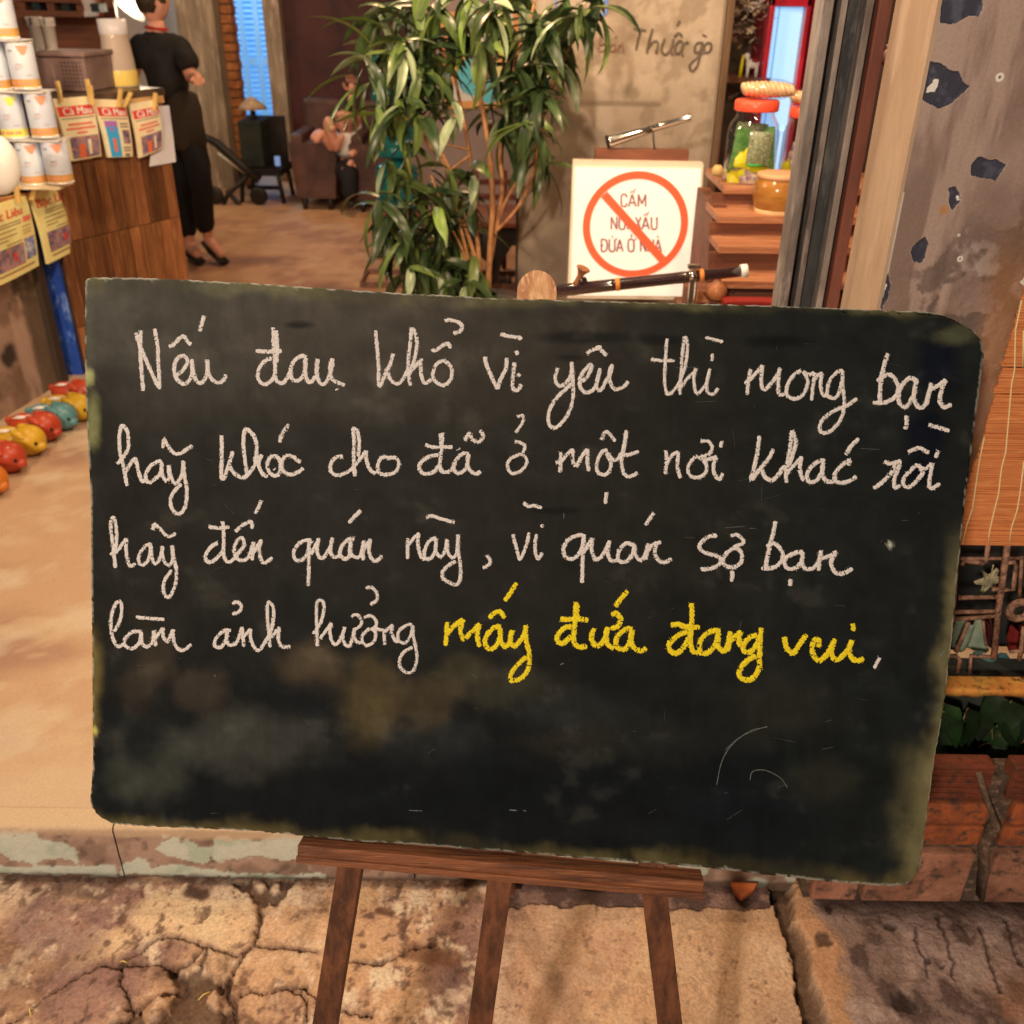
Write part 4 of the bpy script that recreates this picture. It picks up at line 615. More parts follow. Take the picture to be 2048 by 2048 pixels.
# brick planter
pl = thing('brick_planter', 'low brick planter wall with mortar smears at the foot of the window', 'planter', (1.5, 1.40, 0))
bk = M('brick_red', obs(186, 92, 46, 1.1), obs(136, 70, 42, 1.1), obs(92, 66, 50, 1.1), scale=15, rough=.8, bump=.003, bscale=70, var=.16, fine=.3)
bk2 = M('brick_pink', obs(190, 122, 88, 1.15), obs(150, 92, 64, 1.15), obs(92, 68, 50, 1.15), scale=12, rough=.85, bump=.003, bscale=60, var=.12, fine=.3)
bk3 = M('brick_dark_ridged', obs(142, 66, 38, 1.15), obs(108, 52, 32, 1.15), obs(80, 54, 38, 1.15), scale=18, rough=.8, bump=.002, bscale=60, var=.1, fine=.3)
mo = M('mortar', obs(96, 70, 50, .78), obs(70, 52, 38, .78), obs(126, 96, 70, .78), scale=30, rough=.9, bump=.004, bscale=70, fine=.4)
MB().box((1.62, 1.386, .180), (2.0, .050, .35)).build('mortar_core', mo, pl)
rows = [(.022, .162, bk2), (.186, .238, bk), (.2445, .300, bk)]
r2 = random.Random(9)
for k, (z0, z1, m_) in enumerate(rows):
    for x0, x1 in ((.63, .722), (.731, .936), (.978, 1.180), (1.192, 1.39), (1.402, 1.60), (1.612, 1.81)):
        j = r2.uniform(-.004, .004); mm = MB().box(((x0+x1)/2+j, 1.369+r2.uniform(-.002, .002), (z0+z1)/2), (x1-x0, .050, z1-z0), bev=.005, rz=r2.uniform(-.01, .01)); mm.build('brick', m_, pl)
for x0, x1 in ((.63, .925), (.962, 1.25), (1.262, 1.55)):
    mb = MB().box(((x0+x1)/2, 1.3685, .347), (x1-x0, .036, .083), bev=.004)
    for kk in range(5): mb.box(((x0+x1)/2, 1.3495, .318+kk*.0145), (x1-x0-.006, .004, .0085), bev=.0015)
    mb.build('brick', bk3, pl)
# mortar smear running down the joint
pp = [(1950, 1540), (1968, 1600), (1985, 1640), (1960, 1670), (1962, 1720), (1955, 1790)]
mb = MB(); P = [V(ony(a+4, b, 1.354)) for a, b in pp]; mb.tube(P, [.020, .024, .026, .030, .026, .020], 9, flat=.30); mb.build('mortar_smear', mo, pl)
# soil and broad leaves
so = MB(); XX, YY = np.meshgrid(np.linspace(.66, 2.5, 90), np.linspace(1.41, 1.585, 10)); gridmesh(so, np.stack([XX, YY, .25+.02*fbm(XX, YY, 3, 20)], -1))
struct(so.build('planter_soil', M('dark_soil', obs(34, 24, 16, .5), obs(18, 14, 10, .5), scale=30, rough=.95, bump=.006, bscale=60), origin=(0, 0, 0)), 'dark soil in the planter')
def leaf_mesh(L, Wd, bend=.25, seg=6, fold=.15, tipp=1.0, heart=False):
    vs = []; fs = []
    for i in range(seg+1):
        t = i/seg; w = Wd/2*(math.sin(math.pi*min(1, t**.62))**.8 if heart else math.sin(math.pi*min(.985, (t*.93+.05)))**.9); y = L*t*(1-.12*bend*t); z = -bend*L*t*t
        vs += [(-w, y, z+fold*w), (0, y, z), (w, y, z+fold*w)]
    for i in range(seg): a = i*3; fs += [(a, a+1, a+4, a+3), (a+1, a+2, a+5, a+4)]
    me = bpy.data.meshes.new('leaf'); me.from_pydata(vs, [], fs); me.polygons.foreach_set('use_smooth', [True]*len(fs)); return me
bl = M('broad_leaf', obs(34, 56, 22, 1.2), obs(18, 30, 14, 1.2), scale=18, rough=.5, spec=.4, var=.3)
hm = [leaf_mesh(.075, .062, .5, heart=True), leaf_mesh(.06, .05, .3, heart=True)]
for m_ in hm: m_.materials.append(bl)
for k, (a, b, y, n_) in enumerate(((1900, 1500, 1.51, 10), (1985, 1510, 1.53, 10), (2040, 1500, 1.52, 10))):
    c = V(ony(a, b, y)); c.z = .26; root = thing('leafy_plant', ['dark broad leaf plant nearest the board in the brick planter', 'middle broad leaf plant in the brick planter', 'bright green plant at the right edge of the brick planter'][k], 'plant', c, 'broad leaf plants in the planter')
    for j in range(n_):
        px, py = a+rr.uniform(-55, 55), rr.uniform(1385, 1500); tip = V(ony(px, py, y+rr.uniform(-.045, .03)))
        st_ = MB().tube([c+Vector((rr.uniform(-.01, .01), rr.uniform(-.01, .01), 0)), (c+tip)/2+Vector((0, 0, .02)), tip], .0016, 5).build('stem', M('plant_stem', obs(110, 80, 50, .6)), root)
        o = bpy.data.objects.new('leaf', rr.choice(hm)); COL.objects.link(o); o.location = tip; o.rotation_euler = (rr.uniform(-1.3, -.3), rr.uniform(-.6, .6), rr.uniform(1.8, 4.4)); o.parent = root; o.matrix_parent_inverse = Matrix.Translation(-root.location)
# ================================================================== LEFT SIDE: LOW WALL, POST, COUNTER
def onv(px, py, P, d):
    n = np.array([d[1], -d[0], 0.0]); return onp(px, py, np.array([P[0], P[1], 0.0]), n)
wl = np.array([-2.045, 3.48]); wd = np.array([.167, 1.0]); wd /= np.linalg.norm(wd)
dw = thing('side_wall', 'stained low plaster wall with dark patches running along the left side', 'wall', (-2.1, 3.4, FZ))
s_ = np.arange(-2.4, .405, .012); z_ = np.arange(FZ-.01, .95, .012); SS, ZZ = np.meshgrid(s_, z_)
a1 = fbm(SS, ZZ, 5, 5); a2 = fbm(SS+3, ZZ, 5, 18); a3 = fbm(SS*1.5, ZZ*.3, 5, 9)
CC = np.zeros(SS.shape+(3,))+np.array(obs(150, 112, 86, .8)); CC = cmix(CC, obs(118, 84, 62, .8), sstep(.42, .6, a1)); CC = cmix(CC, obs(178, 138, 110, .8), sstep(.52, .68, a3)*.6)
CC = cmix(CC, obs(64, 48, 32, .8), sstep(.50, .60, a2)*sstep(.48, .58, ZZ)*.9)
q = onv(20, 715, wl, wd); sq = (q[1]-wl[1])/wd[1]; CC = cmix(CC, obs(52, 40, 30, .8), (1-sstep(.03, .06, np.hypot(SS-sq, (ZZ-q[2])*.9)+(a2-.5)*.06)))
CC = cmix(CC, obs(72, 54, 34, .8), sstep(.27, .31, SS+(a2-.5)*.03)*.8)
PW = np.stack([wl[0]+wd[0]*SS, wl[1]+wd[1]*SS, ZZ], -1); PW[..., 0] += (a2-.5)*.006
mb = gridmesh(MB(), PW[:, ::-1]); mb.build('plaster_face', M('side_wall_plaster', (.3, .3, .3), attr='Col', rough=.7, bump=.002, bscale=60, fine=.2), dw, colors=CC[:, ::-1].reshape(-1, 3))
pA = wl+wd*(-2.4); pB = wl+wd*.40; nl = np.array([-wd[1], wd[0]])
MB().prism([(pA[0]-.008, pA[1], FZ), (pB[0]-.008, pB[1], FZ), (pB[0]-.16, pB[1], FZ), (pA[0]-.16, pA[1], FZ)], (0, 0, .80)).build('core', M('side_wall_core', obs(120, 90, 64, .8), rough=.8), dw)
# blue post
bp = MB(); b0 = wl+wd*.43; bx = float(ony(155, 700, 3.99)[0]); bp.box((bx-.045, 3.99+.03, (FZ+2.4)/2), (.088, .055, 2.4-FZ), bev=.003)
tag(bp.build('blue_post', M('blue_paint', obs(42, 74, 140, .75), obs(28, 50, 108, .75), obs(110, 128, 168, .75), scale=7, stretch=(1, 1, .5), rough=.5, bump=.001, bscale=40, fine=.15)), 'scuffed blue painted post between the low wall and the plank counter', 'post')
# shop counter with upright planks
cA = np.array([bx+.008, 4.00]); cd_ = np.array([.5525, 1.0]); cd_ /= np.linalg.norm(cd_); cn = np.array([cd_[1], -cd_[0]])
cr = onv(372, 540, cA, cd_); clen = float((cr[1]-cA[1])/cd_[1]); zc = float(onv(300, 190, cA, cd_)[2]); j2 = float(onv(276, 450, cA, cd_)[2])
ct = thing('plank_counter', 'wooden counter faced with upright reddish planks', 'counter', (cA[0], cA[1], FZ))
pm = M('plank_wood', obs(150, 88, 46, 1.05), obs(112, 62, 34, 1.05), obs(168, 104, 56, 1.05), scale=7, stretch=(5, 5, .4), rough=.5, bump=.0008, bscale=60, var=.5, fine=.2, dist=.3)
Rc = Matrix(((cd_[0], -cn[0], 0), (cd_[1], -cn[1], 0), (0, 0, 1))); r3 = random.Random(12)
zr = [FZ+.004, j2-.36, j2, j2+.30, zc-.01]; npl = 11; wpl = clen/npl
for a, b in zip(zr[:-1], zr[1:]):
    for i in range(npl):
        s = (i+.5)*wpl; dz0 = r3.uniform(-.02, .02) if a != zr[0] else 0
        c = (cA[0]+cd_[0]*s+cn[0]*r3.uniform(.008, .013), cA[1]+cd_[1]*s+cn[1]*.010, (a+b)/2); MB().box(c, (wpl-.003, .014, b-a-.003), ax=Rc, bev=.001).build('plank', pm, ct)
m_ = (cA+cd_*clen/2-cn*.17); MB().box((m_[0], m_[1], (FZ+zc)/2-.01), (clen-.01, .32, zc-FZ-.03), ax=Rc).build('carcass', M('counter_dark', obs(70, 44, 28, .8), rough=.7), ct)
m_ = (cA+cd_*(clen/2-.35)-cn*.30); MB().box((m_[0], m_[1], zc+.012), (clen+.72, .66, .03), ax=Rc, bev=.002).build('countertop', M('counter_top', obs(92, 64, 44, .8), obs(60, 42, 30, .8), scale=8, rough=.4), ct)
m_ = (cA+cd_*(clen/2)+cn*.022); MB().box((m_[0], m_[1], zc-.018), (clen, .012, .030), ax=Rc, bev=.001).build('edge_strip', M('edge_strip', obs(206, 150, 90, .85), obs(180, 122, 70, .85), scale=8, stretch=(1, 1, 6)), ct)
# ---- printed papers
def mapq(TL, TR, BR, BL):
    TL, TR, BR, BL = map(np.array, (TL, TR, BR, BL))
    return lambda u, v: (TL*(1-u)+TR*u)*(1-v)+(BL*(1-u)+BR*u)*v
INK = dict(red=M('print_red', obs(214, 60, 44, .95), rough=.7), redl=M('print_light_red', obs(226, 110, 84, .95), rough=.7), grey=M('print_grey', obs(120, 96, 84, .95), rough=.7), brn=M('print_brown', obs(150, 112, 70, .95), rough=.7), blue=M('print_blue', obs(62, 150, 214, .95), rough=.6), mag=M('print_magenta', obs(168, 100, 150, .95), rough=.6),
  pic=M('print_picture', obs(170, 130, 120, .95), obs(90, 74, 92, .95), obs(206, 120, 84, .95), scale=22, rough=.6), pic2=M('print_picture_cool', obs(206, 190, 180, .95), obs(96, 92, 134, .95), obs(70, 60, 70, .95), scale=30, rough=.6), org=M('print_orange', obs(228, 104, 60, .95), rough=.6), white=M('print_white', obs(250, 226, 200, .95), rough=.7), pale=M('print_pale', obs(232, 200, 160, .95), rough=.7))
def glyphs(body, f, u0, v0, u1, v1, nrm, mat, parent, name, lift=.0018, slant=0, bold=.02, fat=0):
    c = bpy.data.curves.new('txt', 'FONT'); c.body = body; c.size = 1; c.offset = bold; o = bpy.data.objects.new('txt', c); COL.objects.link(o); dg = bpy.context.evaluated_depsgraph_get(); dg.update()
    me = bpy.data.meshes.new_from_object(o.evaluated_get(dg)); a = np.array([v.co[:2] for v in me.vertices]); lo, hi = a.min(0), a.max(0); mb = MB()
    vs = []
    for x, y in a: t = (x-lo[0])/(hi[0]-lo[0]); s = (y-lo[1])/(hi[1]-lo[1]); vs.append(V(f(u0+(u1-u0)*t+slant*s, v1+(v0-v1)*s))+Vector(nrm)*lift)
    mb.add(vs, [tuple(p.vertices) for p in me.polygons])
    for du in ((-fat, fat) if fat else ()):
        d_ = V(f(u0+(u1-u0)*(.5+du/max(.3, len(body)/8)), v0))-V(f(u0+(u1-u0)*.5, v0)); mb.add([v+d_+Vector(nrm)*(.0002 if du > 0 else -.0002) for v in vs], [tuple(p.vertices) for p in me.polygons])
    bpy.data.objects.remove(o); bpy.data.curves.remove(c); bpy.data.meshes.remove(me)
    return mb.build(name, mat, parent)
def patch(f, u0, v0, u1, v1, nrm, mat, parent, name, lift=.0012):
    mb = MB(); n = Vector(nrm)*lift; P = np.array([[V(f(u0+(u1-u0)*i/4, v0+(v1-v0)*j/4))+n for i in range(5)] for j in range(5)]); gridmesh(mb, P); return mb.build(name, mat, parent)
def paper(name, cat, label, q, P, d, off, pm_, curl=.012, thick=.006, grp=None):
    n3 = np.array([d[1], -d[0], 0.0]); Po = np.array([P[0]+n3[0]*off, P[1]+n3[1]*off]); c = [onv(x, y, Po, d) for x, y in q]; g = mapq(*c)
    f = lambda u, v: g(u, v)+n3*(curl*math.sin(math.pi*min(1, max(0, v)))*.7+curl*.8*u*(1-u)*2)
    root = thing(name, label, cat, g(.5, 1.0), grp); mb = MB(); n = 10
    A = np.array([[f(i/n, j/n) for i in range(n+1)] for j in range(n+1)]); gridmesh(mb, A); gridmesh(mb, (A-n3*thick)[:, ::-1])
    k = n+1; fr = [(0, i) for i in range(k)]+[(j, n) for j in range(1, k)]+[(n, i) for i in range(n-1, -1, -1)]+[(j, 0) for j in range(n-1, -1, -1)]
    vs = [A[a, b] for a, b in fr]+[A[a, b]-n3*thick for a, b in fr]; m = len(fr); mb.add(vs, [(i, i+m, (i+1)+m, i+1) for i in range(m-1)])
    mb.build('folded_sheet', pm_, root); return root, f, n3
pap = M('newsprint', obs(244, 206, 152, .95), obs(232, 190, 134, .95), scale=9, rough=.85, bump=.0006, bscale=30, var=.04)
papy = M('newsprint_yellow', obs(246, 208, 128, .95), obs(236, 192, 112, .95), scale=9, rough=.85, bump=.0006, bscale=30, var=.04)
peg = M('clothes_peg_wood', obs(226, 176, 96, .95), obs(206, 150, 76, .95), scale=20, stretch=(1, 1, .3), rough=.6)
def pegat(p, d, lean=0.0, L=.075, label=''):
    r = thing('clothes_peg', label, 'clothes peg', p, 'wooden clothes pegs on the strings'); n3 = Vector((d[1], -d[0], 0)); t = Vector((d[0], d[1], 0)); z = Vector((0, 0, 1)); ax = (z+t*lean).normalized(); sd = ax.cross(n3).normalized()
    for s in (-1, 1):
        R = Matrix((sd, n3, ax)).transposed(); MB().box(Vector(p)+sd*0+n3*(.004+s*.0048), (.011, .0075, L), ax=R, bev=.0012).build('jaw', peg, r)
    MB().tube([Vector(p)+sd*.0065-n3*.004, Vector(p)+sd*.0065+n3*.012], .0035, 6).build('spring', M('peg_spring', (.5, .48, .45), rough=.35, metal=1), r)
# Ca Mau papers on the counter
cm = [([(105, 198), (182, 192), (203, 312), (139, 323)], .035, 'leftmost of the newspapers with a red title banner, pegged to the counter', 0), ([(186, 198), (249, 200), (266, 313), (218, 315)], .045, 'newspaper with a blue picture column, pegged in the middle of the counter', 1), ([(259, 208), (314, 199), (325, 296), (280, 316)], .05, 'smaller newspaper with red title nearest the waiter, overlapping the white sheet', 0)]
for q, off, lb_, kind in cm:
    r, f, n3 = paper('newspaper', 'newspaper', lb_, q, cA, cd_, off, pap, thick=.014, grp='newspapers pegged along the counter'); nn = tuple(n3)
    patch(f, .02, .13, .97, .285, nn, INK['red'], r, 'title_banner'); glyphs('Cà Mau', f, .14, .145, .90, .265, nn, INK['white'], r, 'title_lettering', slant=.01, bold=0, fat=.005)
    patch(f, .05, .315, .95, .33, nn, INK['grey'], r, 'rule')
    if kind == 0:
        for k, (v0, u0, u1) in enumerate(((.40, .18, .85), (.47, .10, .93), (.54, .36, .66))): patch(f, u0, v0, u1, v0+.035, nn, INK['redl'], r, 'headline')
        patch(f, .12, .62, .97, .975, nn, INK['pic'], r, 'picture'); patch(f, .34, .74, .52, .97, nn, INK['org'], r, 'picture_figure', .0016); patch(f, .62, .68, .72, .93, nn, INK['pale'], r, 'picture_figure', .0017)
    else:
        patch(f, .10, .36, .52, .99, nn, INK['blue'], r, 'picture'); patch(f, .10, .36, .52, .46, nn, INK['mag'], r, 'picture_top', .0016); patch(f, .26, .66, .38, .90, nn, INK['org'], r, 'picture_figure', .0016); patch(f, .24, .48, .36, .54, nn, INK['mag'], r, 'picture_mark', .0016)
        for v0 in (.40, .45, .82, .87): patch(f, .62, v0, .92, v0+.022, nn, INK['grey'], r, 'text_line')
        patch(f, .66, .52, .93, .76, nn, INK['pic'], r, 'small_picture'); patch(f, .66, .94, .86, .985, nn, INK['grey'], r, 'text_block')
r, f, n3 = paper('paper_sheet', 'paper', 'plain white sheet hanging at the right end of the counter', [(310, 212), (338, 211), (352, 324), (299, 333)], cA, cd_, .028, M('white_paper', obs(226, 204, 196, .95), obs(214, 190, 184, .95), scale=5, rough=.8), curl=.003, thick=.001)
for k, v in enumerate((.12, .3, .45)): patch(f, .5, v, .62, v+.015, tuple(n3), INK['pale'], r, 'faint_writing')
# Bac Lieu papers along the low wall
for q, lb_ in (([(57, 388), (143, 362), (173, 487), (97, 528)], 'yellowish newspaper with red title pegged nearest the blue post'), ([(-42, 420), (52, 391), (78, 531), (-12, 577)], 'yellowish newspaper with red title cut by the left edge of the picture')):
    r, f, n3 = paper('newspaper', 'newspaper', lb_, q, wl, wd, .07, papy, thick=.012, grp='newspapers hanging along the low wall'); nn = tuple(n3)
    glyphs('Bạc Liêu', f, .06, .10, .80, .24, nn, INK['red'], r, 'title_lettering', slant=.02, bold=.0, fat=.006); patch(f, .78, .25, .97, .32, nn, INK['redl'], r, 'date_box')
    for v0, u0, u1 in ((.265, .18, .74), (.30, .18, .74), (.36, .14, .60), (.42, .14, .60), (.47, .14, .40), (.53, .34, .68), (.57, .34, .66)): patch(f, u0, v0, u1, v0+.014, nn, INK['brn'], r, 'text_line')
    for v0 in (.37, .42, .46): patch(f, .72, v0, .92, v0+.012, nn, INK['brn'], r, 'text_line')
    patch(f, .10, .57, .70, .86, nn, INK['pic'], r, 'picture', .0010); patch(f, .73, .54, .96, .83, nn, INK['pic2'], r, 'picture'); patch(f, .46, .66, .52, .78, nn, INK['red'], r, 'picture_figure', .0016); patch(f, .12, .90, .90, .925, nn, INK['brn'], r, 'text_line')
st_m = M('string_wood', obs(196, 130, 70, .9), obs(170, 104, 56, .9), scale=9)
P0 = np.array([wl[0]+wd[1]*.06, wl[1]-wd[0]*.06]); aa, bb = onv(-30, 405, P0, wd), onv(150, 372, P0, wd)
tag(MB().bar(V(aa), V(bb), .014, .010).build('hanging_lath', st_m), 'thin wooden lath carrying the yellowish newspapers on the left', 'lath')
for (x, y), P, d, off, ln, lb_ in (((117, 183), cA, cd_, .055, 0, 'peg on the left corner of the leftmost red title newspaper'), ((181, 190), cA, cd_, .065, .12, 'tall peg between the two left newspapers on the counter'), ((176, 178), cA, cd_, .05, .0, 'short peg half hidden behind the tall peg'), ((238, 196), cA, cd_, .06, .4, 'steeply leaning peg on the blue picture newspaper'), ((253, 200), cA, cd_, .06, .95, 'almost flat peg beside the leaning peg'), ((308, 204), cA, cd_, .06, .35, 'peg over the newspaper nearest the waiter'),
   ((32, 385), wl, wd, .09, .1, 'peg at the left edge below the cream lantern'), ((139, 352), wl, wd, .09, .1, 'peg holding the corner of the yellowish newspaper by the cans'), ((66, 383), wl, wd, .09, .9, 'peg lying almost flat on the yellowish newspaper')):
    Pq = np.array([P[0]+d[1]*off, P[1]-d[0]*off]); pegat(V(onv(x, y, Pq, d)), d, ln, label=lb_)
# ---- tins
tin_w = M('tin_white', obs(240, 228, 218, 1.3), obs(226, 212, 204, 1.3), scale=6, rough=.35, spec=.5); tin_o = M('tin_orange', obs(240, 176, 90, 1.2), obs(230, 150, 66, 1.2), scale=14, rough=.4); tin_y = M('tin_yellow', obs(238, 214, 84, .9), rough=.4); tin_r = M('tin_coral', obs(238, 140, 100, .9), rough=.4); tin_g = M('tin_grey_print', obs(150, 140, 134, .9), rough=.5); tin_s = M('tin_rim', obs(236, 214, 180, .9), rough=.3, metal=.3)
TY = 3.86; TH = .158; TR = .050
def tin(px, py, label, yellow=False, y=TY):
    b = V(ony(px, py, y)); r = thing('food_tin', label, 'tin', b, 'stacked white and orange tins'); n = 22
    MB().lathe([(TR*.97, 0), (TR, .004), (TR, .006), (TR*.975, .009)], b, n).build('base_rim', tin_s, r)
    MB().lathe([(TR*.97, .009), (TR*.97, .036)], b, n, cap=False).build('lower_band', tin_y if yellow else tin_o, r)
    MB().lathe([(TR*.965, .036), (TR*.965, TH-.006), (TR*.90, TH-.002), (0, TH-.002)], b, n, cap=False).build('body', tin_w, r)
    MB().lathe([(TR*.93, TH-.006), (TR*.98, TH-.003), (TR*.96, TH), (TR*.90, TH-.001)], b, n, cap=False).build('top_rim', tin_s, r)
    def cyl(a, z, e=.0006): rr = TR*.97+e; return (b.x+rr*math.sin(a), b.y-rr*math.cos(a), b.z+z)
    def cp(a0, a1, z0, z1, m, nm, sl=0): 
        P = np.array([[cyl(a0+(a1-a0)*i/6+sl*j, z0+(z1-z0)*j) for i in range(7)] for j in (0, 1)]); gridmesh(MB(), P).build(nm, m, r)
    cp(-.55, -.15, TH-.030, TH-.024, tin_g, 'mark')
    a = [cyl(.15+.9*i/6, TH-.010) for i in range(7)]; b_ = [cyl(.15+.9*i/6, TH-.010-.032*math.sin(math.pi*i/6)) for i in range(7)]; gridmesh(MB(), np.array([b_, a])).build('flag_shape', tin_y if yellow else tin_r, r)
    cp(-.1, .35, .085, .088, tin_g, 'print_line', .1); cp(-.15, .45, .078, .080, tin_r, 'print_line'); cp(-.2, .3, .070, .072, tin_g, 'print_line'); cp(.5, .9, .048, .050, tin_g, 'print_line')
    cp(-1.0, -.35, .019, .028, tin_r, 'band_print'); cp(-.2, .4, .019, .028, tin_r, 'band_print'); cp(.5, .95, .019, .028, tin_r, 'band_print')
for a in ((72, 368, 'white tin at the bottom left of the stack beside the lantern'), (123, 366, 'white tin at the bottom right of the stack touching the newspapers'), (32, 276, 'white tin with yellow band in the second row from the bottom', True), (92, 274, 'rightmost white tin in the second row from the bottom'), (-30, 280, 'white tin cut by the left edge in the second row from the bottom'),
          (0, 180, 'left white tin in the third row from the bottom'), (56, 178, 'right white tin in the third row from the bottom beside the blue post'), (12, 78, 'topmost white tin in view at the upper left corner')): tin(*a)
zt0 = float(ony(100, 368, TY)[2]); 
MB_ = MB()
for k in range(3):
    z = float(ony(60, (276, 180, 78)[k], TY)[2]); w0 = float(ony((-60, -60, -60)[k], 200, TY)[0]); w1 = float(ony((128, 96, 48)[k], (276, 180, 78)[k], TY)[0])
    tag(MB().box(((w0+w1)/2, TY+.01, z-.0045), (w1-w0, .12, .005)).build('card_shelf', tin_s), ['lowest thin card between the rows of tins', 'middle thin card between the rows of tins', 'upper thin card between the rows of tins'][k], 'card', 'thin cards between the tins')
x0 = float(ony(-60, 370, TY)[0]); x1 = float(ony(150, 370, TY)[0])
tst = thing('tin_stand', 'dark wooden stand under the stacked tins behind the low wall', 'stand', ((x0+x1)/2, TY+.04, FZ))
MB().box(((x0+x1)/2-.02, TY+.01, zt0-.007), (x1-x0-.04, .13, .010)).build('shelf_board', M('stand_board', obs(230, 190, 140, .9), rough=.6), tst); MB().box((x0+.10, TY+.04, (FZ+zt0)/2-.02), (.16, .06, zt0-FZ-.03)).build('body', M('stand_dark', obs(60, 44, 30, .8), rough=.7), tst)
# cream lantern
c = V(ony(-8, 328, 3.30)); lr = thing('paper_lantern', 'round cream paper lantern with a red mark at the left edge', 'lantern', c-Vector((0, 0, .1)))
MB().ell(c, (.072, .072, .098), 26, 16).build('shade', M('lantern_paper', obs(250, 244, 200, .9), obs(244, 236, 180, .9), scale=4, rough=.5, emit=(1, .88, .55), estr=.08), lr)
MB().ell(c+Vector((.034, -.0610, .014)), (.010, .006, .012), 10, 6).build('red_mark', INK['red'], lr); MB().tube([c+Vector((0, 0, .096)), c+Vector((0, 0, 1.2))], .0015, 5).build('cord', M('dark_cord', (.02, .02, .02)), lr)
# ---- on the counter
def oncount(px, py, y): return V(ony(px, py, y))
crt = thing('slotted_crate', 'brown plastic crate with rows of small holes standing on the counter', 'crate', oncount(133, 172, 4.35))
cb = oncount(133, 172, 4.35); cb.z = zc+.03; cw = float(ony(192, 150, 4.35)[0]-ony(78, 150, 4.35)[0]); chh = float(ony(133, 108, 4.35)[2]-cb.z)
cmx = M('crate_plastic', obs(132, 98, 82, .85), obs(112, 80, 66, .85), scale=10, rough=.5); rz = Matrix.Rotation(-.10, 3, 'Z')
MB().box(cb+Vector((0, .10, chh/2)), (cw, .24, chh), ax=rz, bev=.004).build('box', cmx, crt); MB().box(cb+Vector((0, .10, chh)), (cw+.02, .262, .018), ax=rz, bev=.005).build('rim', cmx, crt)
hb = MB()
for i in range(6):
    for j in range(7): hb.box(cb+rz@Vector((cw*(.08+.065*i), -.120, 0))+Vector((0, .10, chh*(.15+.105*j))), (.006, .004, .006), ax=rz)
stuff(hb.build('small_holes', M('hole_dark', obs(62, 46, 40, .8)), crt))
clear = M('clear_plastic', (.90, .86, .84), rough=.15, trans=.6, spec=.6, ior=1.3)
for i, (px, nn_, lb_) in enumerate(((82, 11, 'left stack of clear plastic cups on the crate'), (108, 9, 'right stack of clear plastic cups on the crate'))):
    b = oncount(px, 110, 4.42); b.z = cb.z+chh+.010; top = float(ony(px, 36 if i == 0 else 38, 4.42)[2]); r = thing('cup_stack', lb_, 'cups', b, 'stacks of clear plastic cups'); hh = (top-b.z); st = (hh-.09)/nn_
    for k in range(nn_+1):
        z = b.z+k*st; rr_ = .030-.004*i; MB().lathe([(rr_*.78, .0), (rr_*.8, .002), (rr_, .088), (rr_*1.13, .090), (rr_*1.13, .095), (rr_*.98, .093)], (b.x, b.y, z), 18, cap=False).build('cup', clear, r)
def cupobj(name, label, px, pb, pt, y, w, m_, rimm=None, sl=.88):
    b = oncount(px, pb, y); b.z = zc+.028; h = float(ony(px, pt, y)[2])-b.z; o = MB().lathe([(w*sl, 0), (w, h), (w*.9, h), (w*sl*.85, .01), (0, .01)], b, 18).build(name, m_); return tag(o, label, 'cup')
cupobj('tumbler', 'small dark blue tumbler beside the crate on the counter', 197, 178, 136, 4.5, .016, M('blue_plastic', obs(30, 50, 130, .85), rough=.3))
chrome = M('chrome', (.8, .79, .78), rough=.12, metal=1)
cupobj('tumbler', 'shiny steel tumbler next to the blue one', 206, 180, 138, 4.55, .014, chrome, sl=.95); cupobj('tumbler', 'narrow steel tumbler right of the shiny one', 216, 182, 138, 4.58, .013, chrome, sl=.95)
b = oncount(246, 176, 4.62); b.z = zc+.028; h = float(ony(240, 38, 4.62)[2])-b.z; car = thing('carafe', 'tall frosted carafe with a little yellow drink in the bottom', 'carafe', b)
MB().lathe([(.070, 0), (.072, .01), (.066, h*.4), (.058, h*.74), (.060, h*.78)], b, 26, cap=False).build('body', M('frosted_glass', (.72, .60, .52), rough=.35, trans=.35, ior=1.2), car)
MB().lathe([(.060, h*.78), (.061, h*.80), (.061, h), (.054, h), (.050, h*.80)], b, 26, cap=False).build('lid', M('white_plastic', obs(220, 194, 172, 1.1), rough=.3), car)
MB().lathe([(.0715, .004), (.0733, .012), (.0712, h*.22), (.0700, h*.25)], b, 26, cap=False).build('yellow_drink', M('yellow_drink', obs(226, 170, 70, .9), obs(236, 190, 96, .9), scale=6, rough=.25), car)
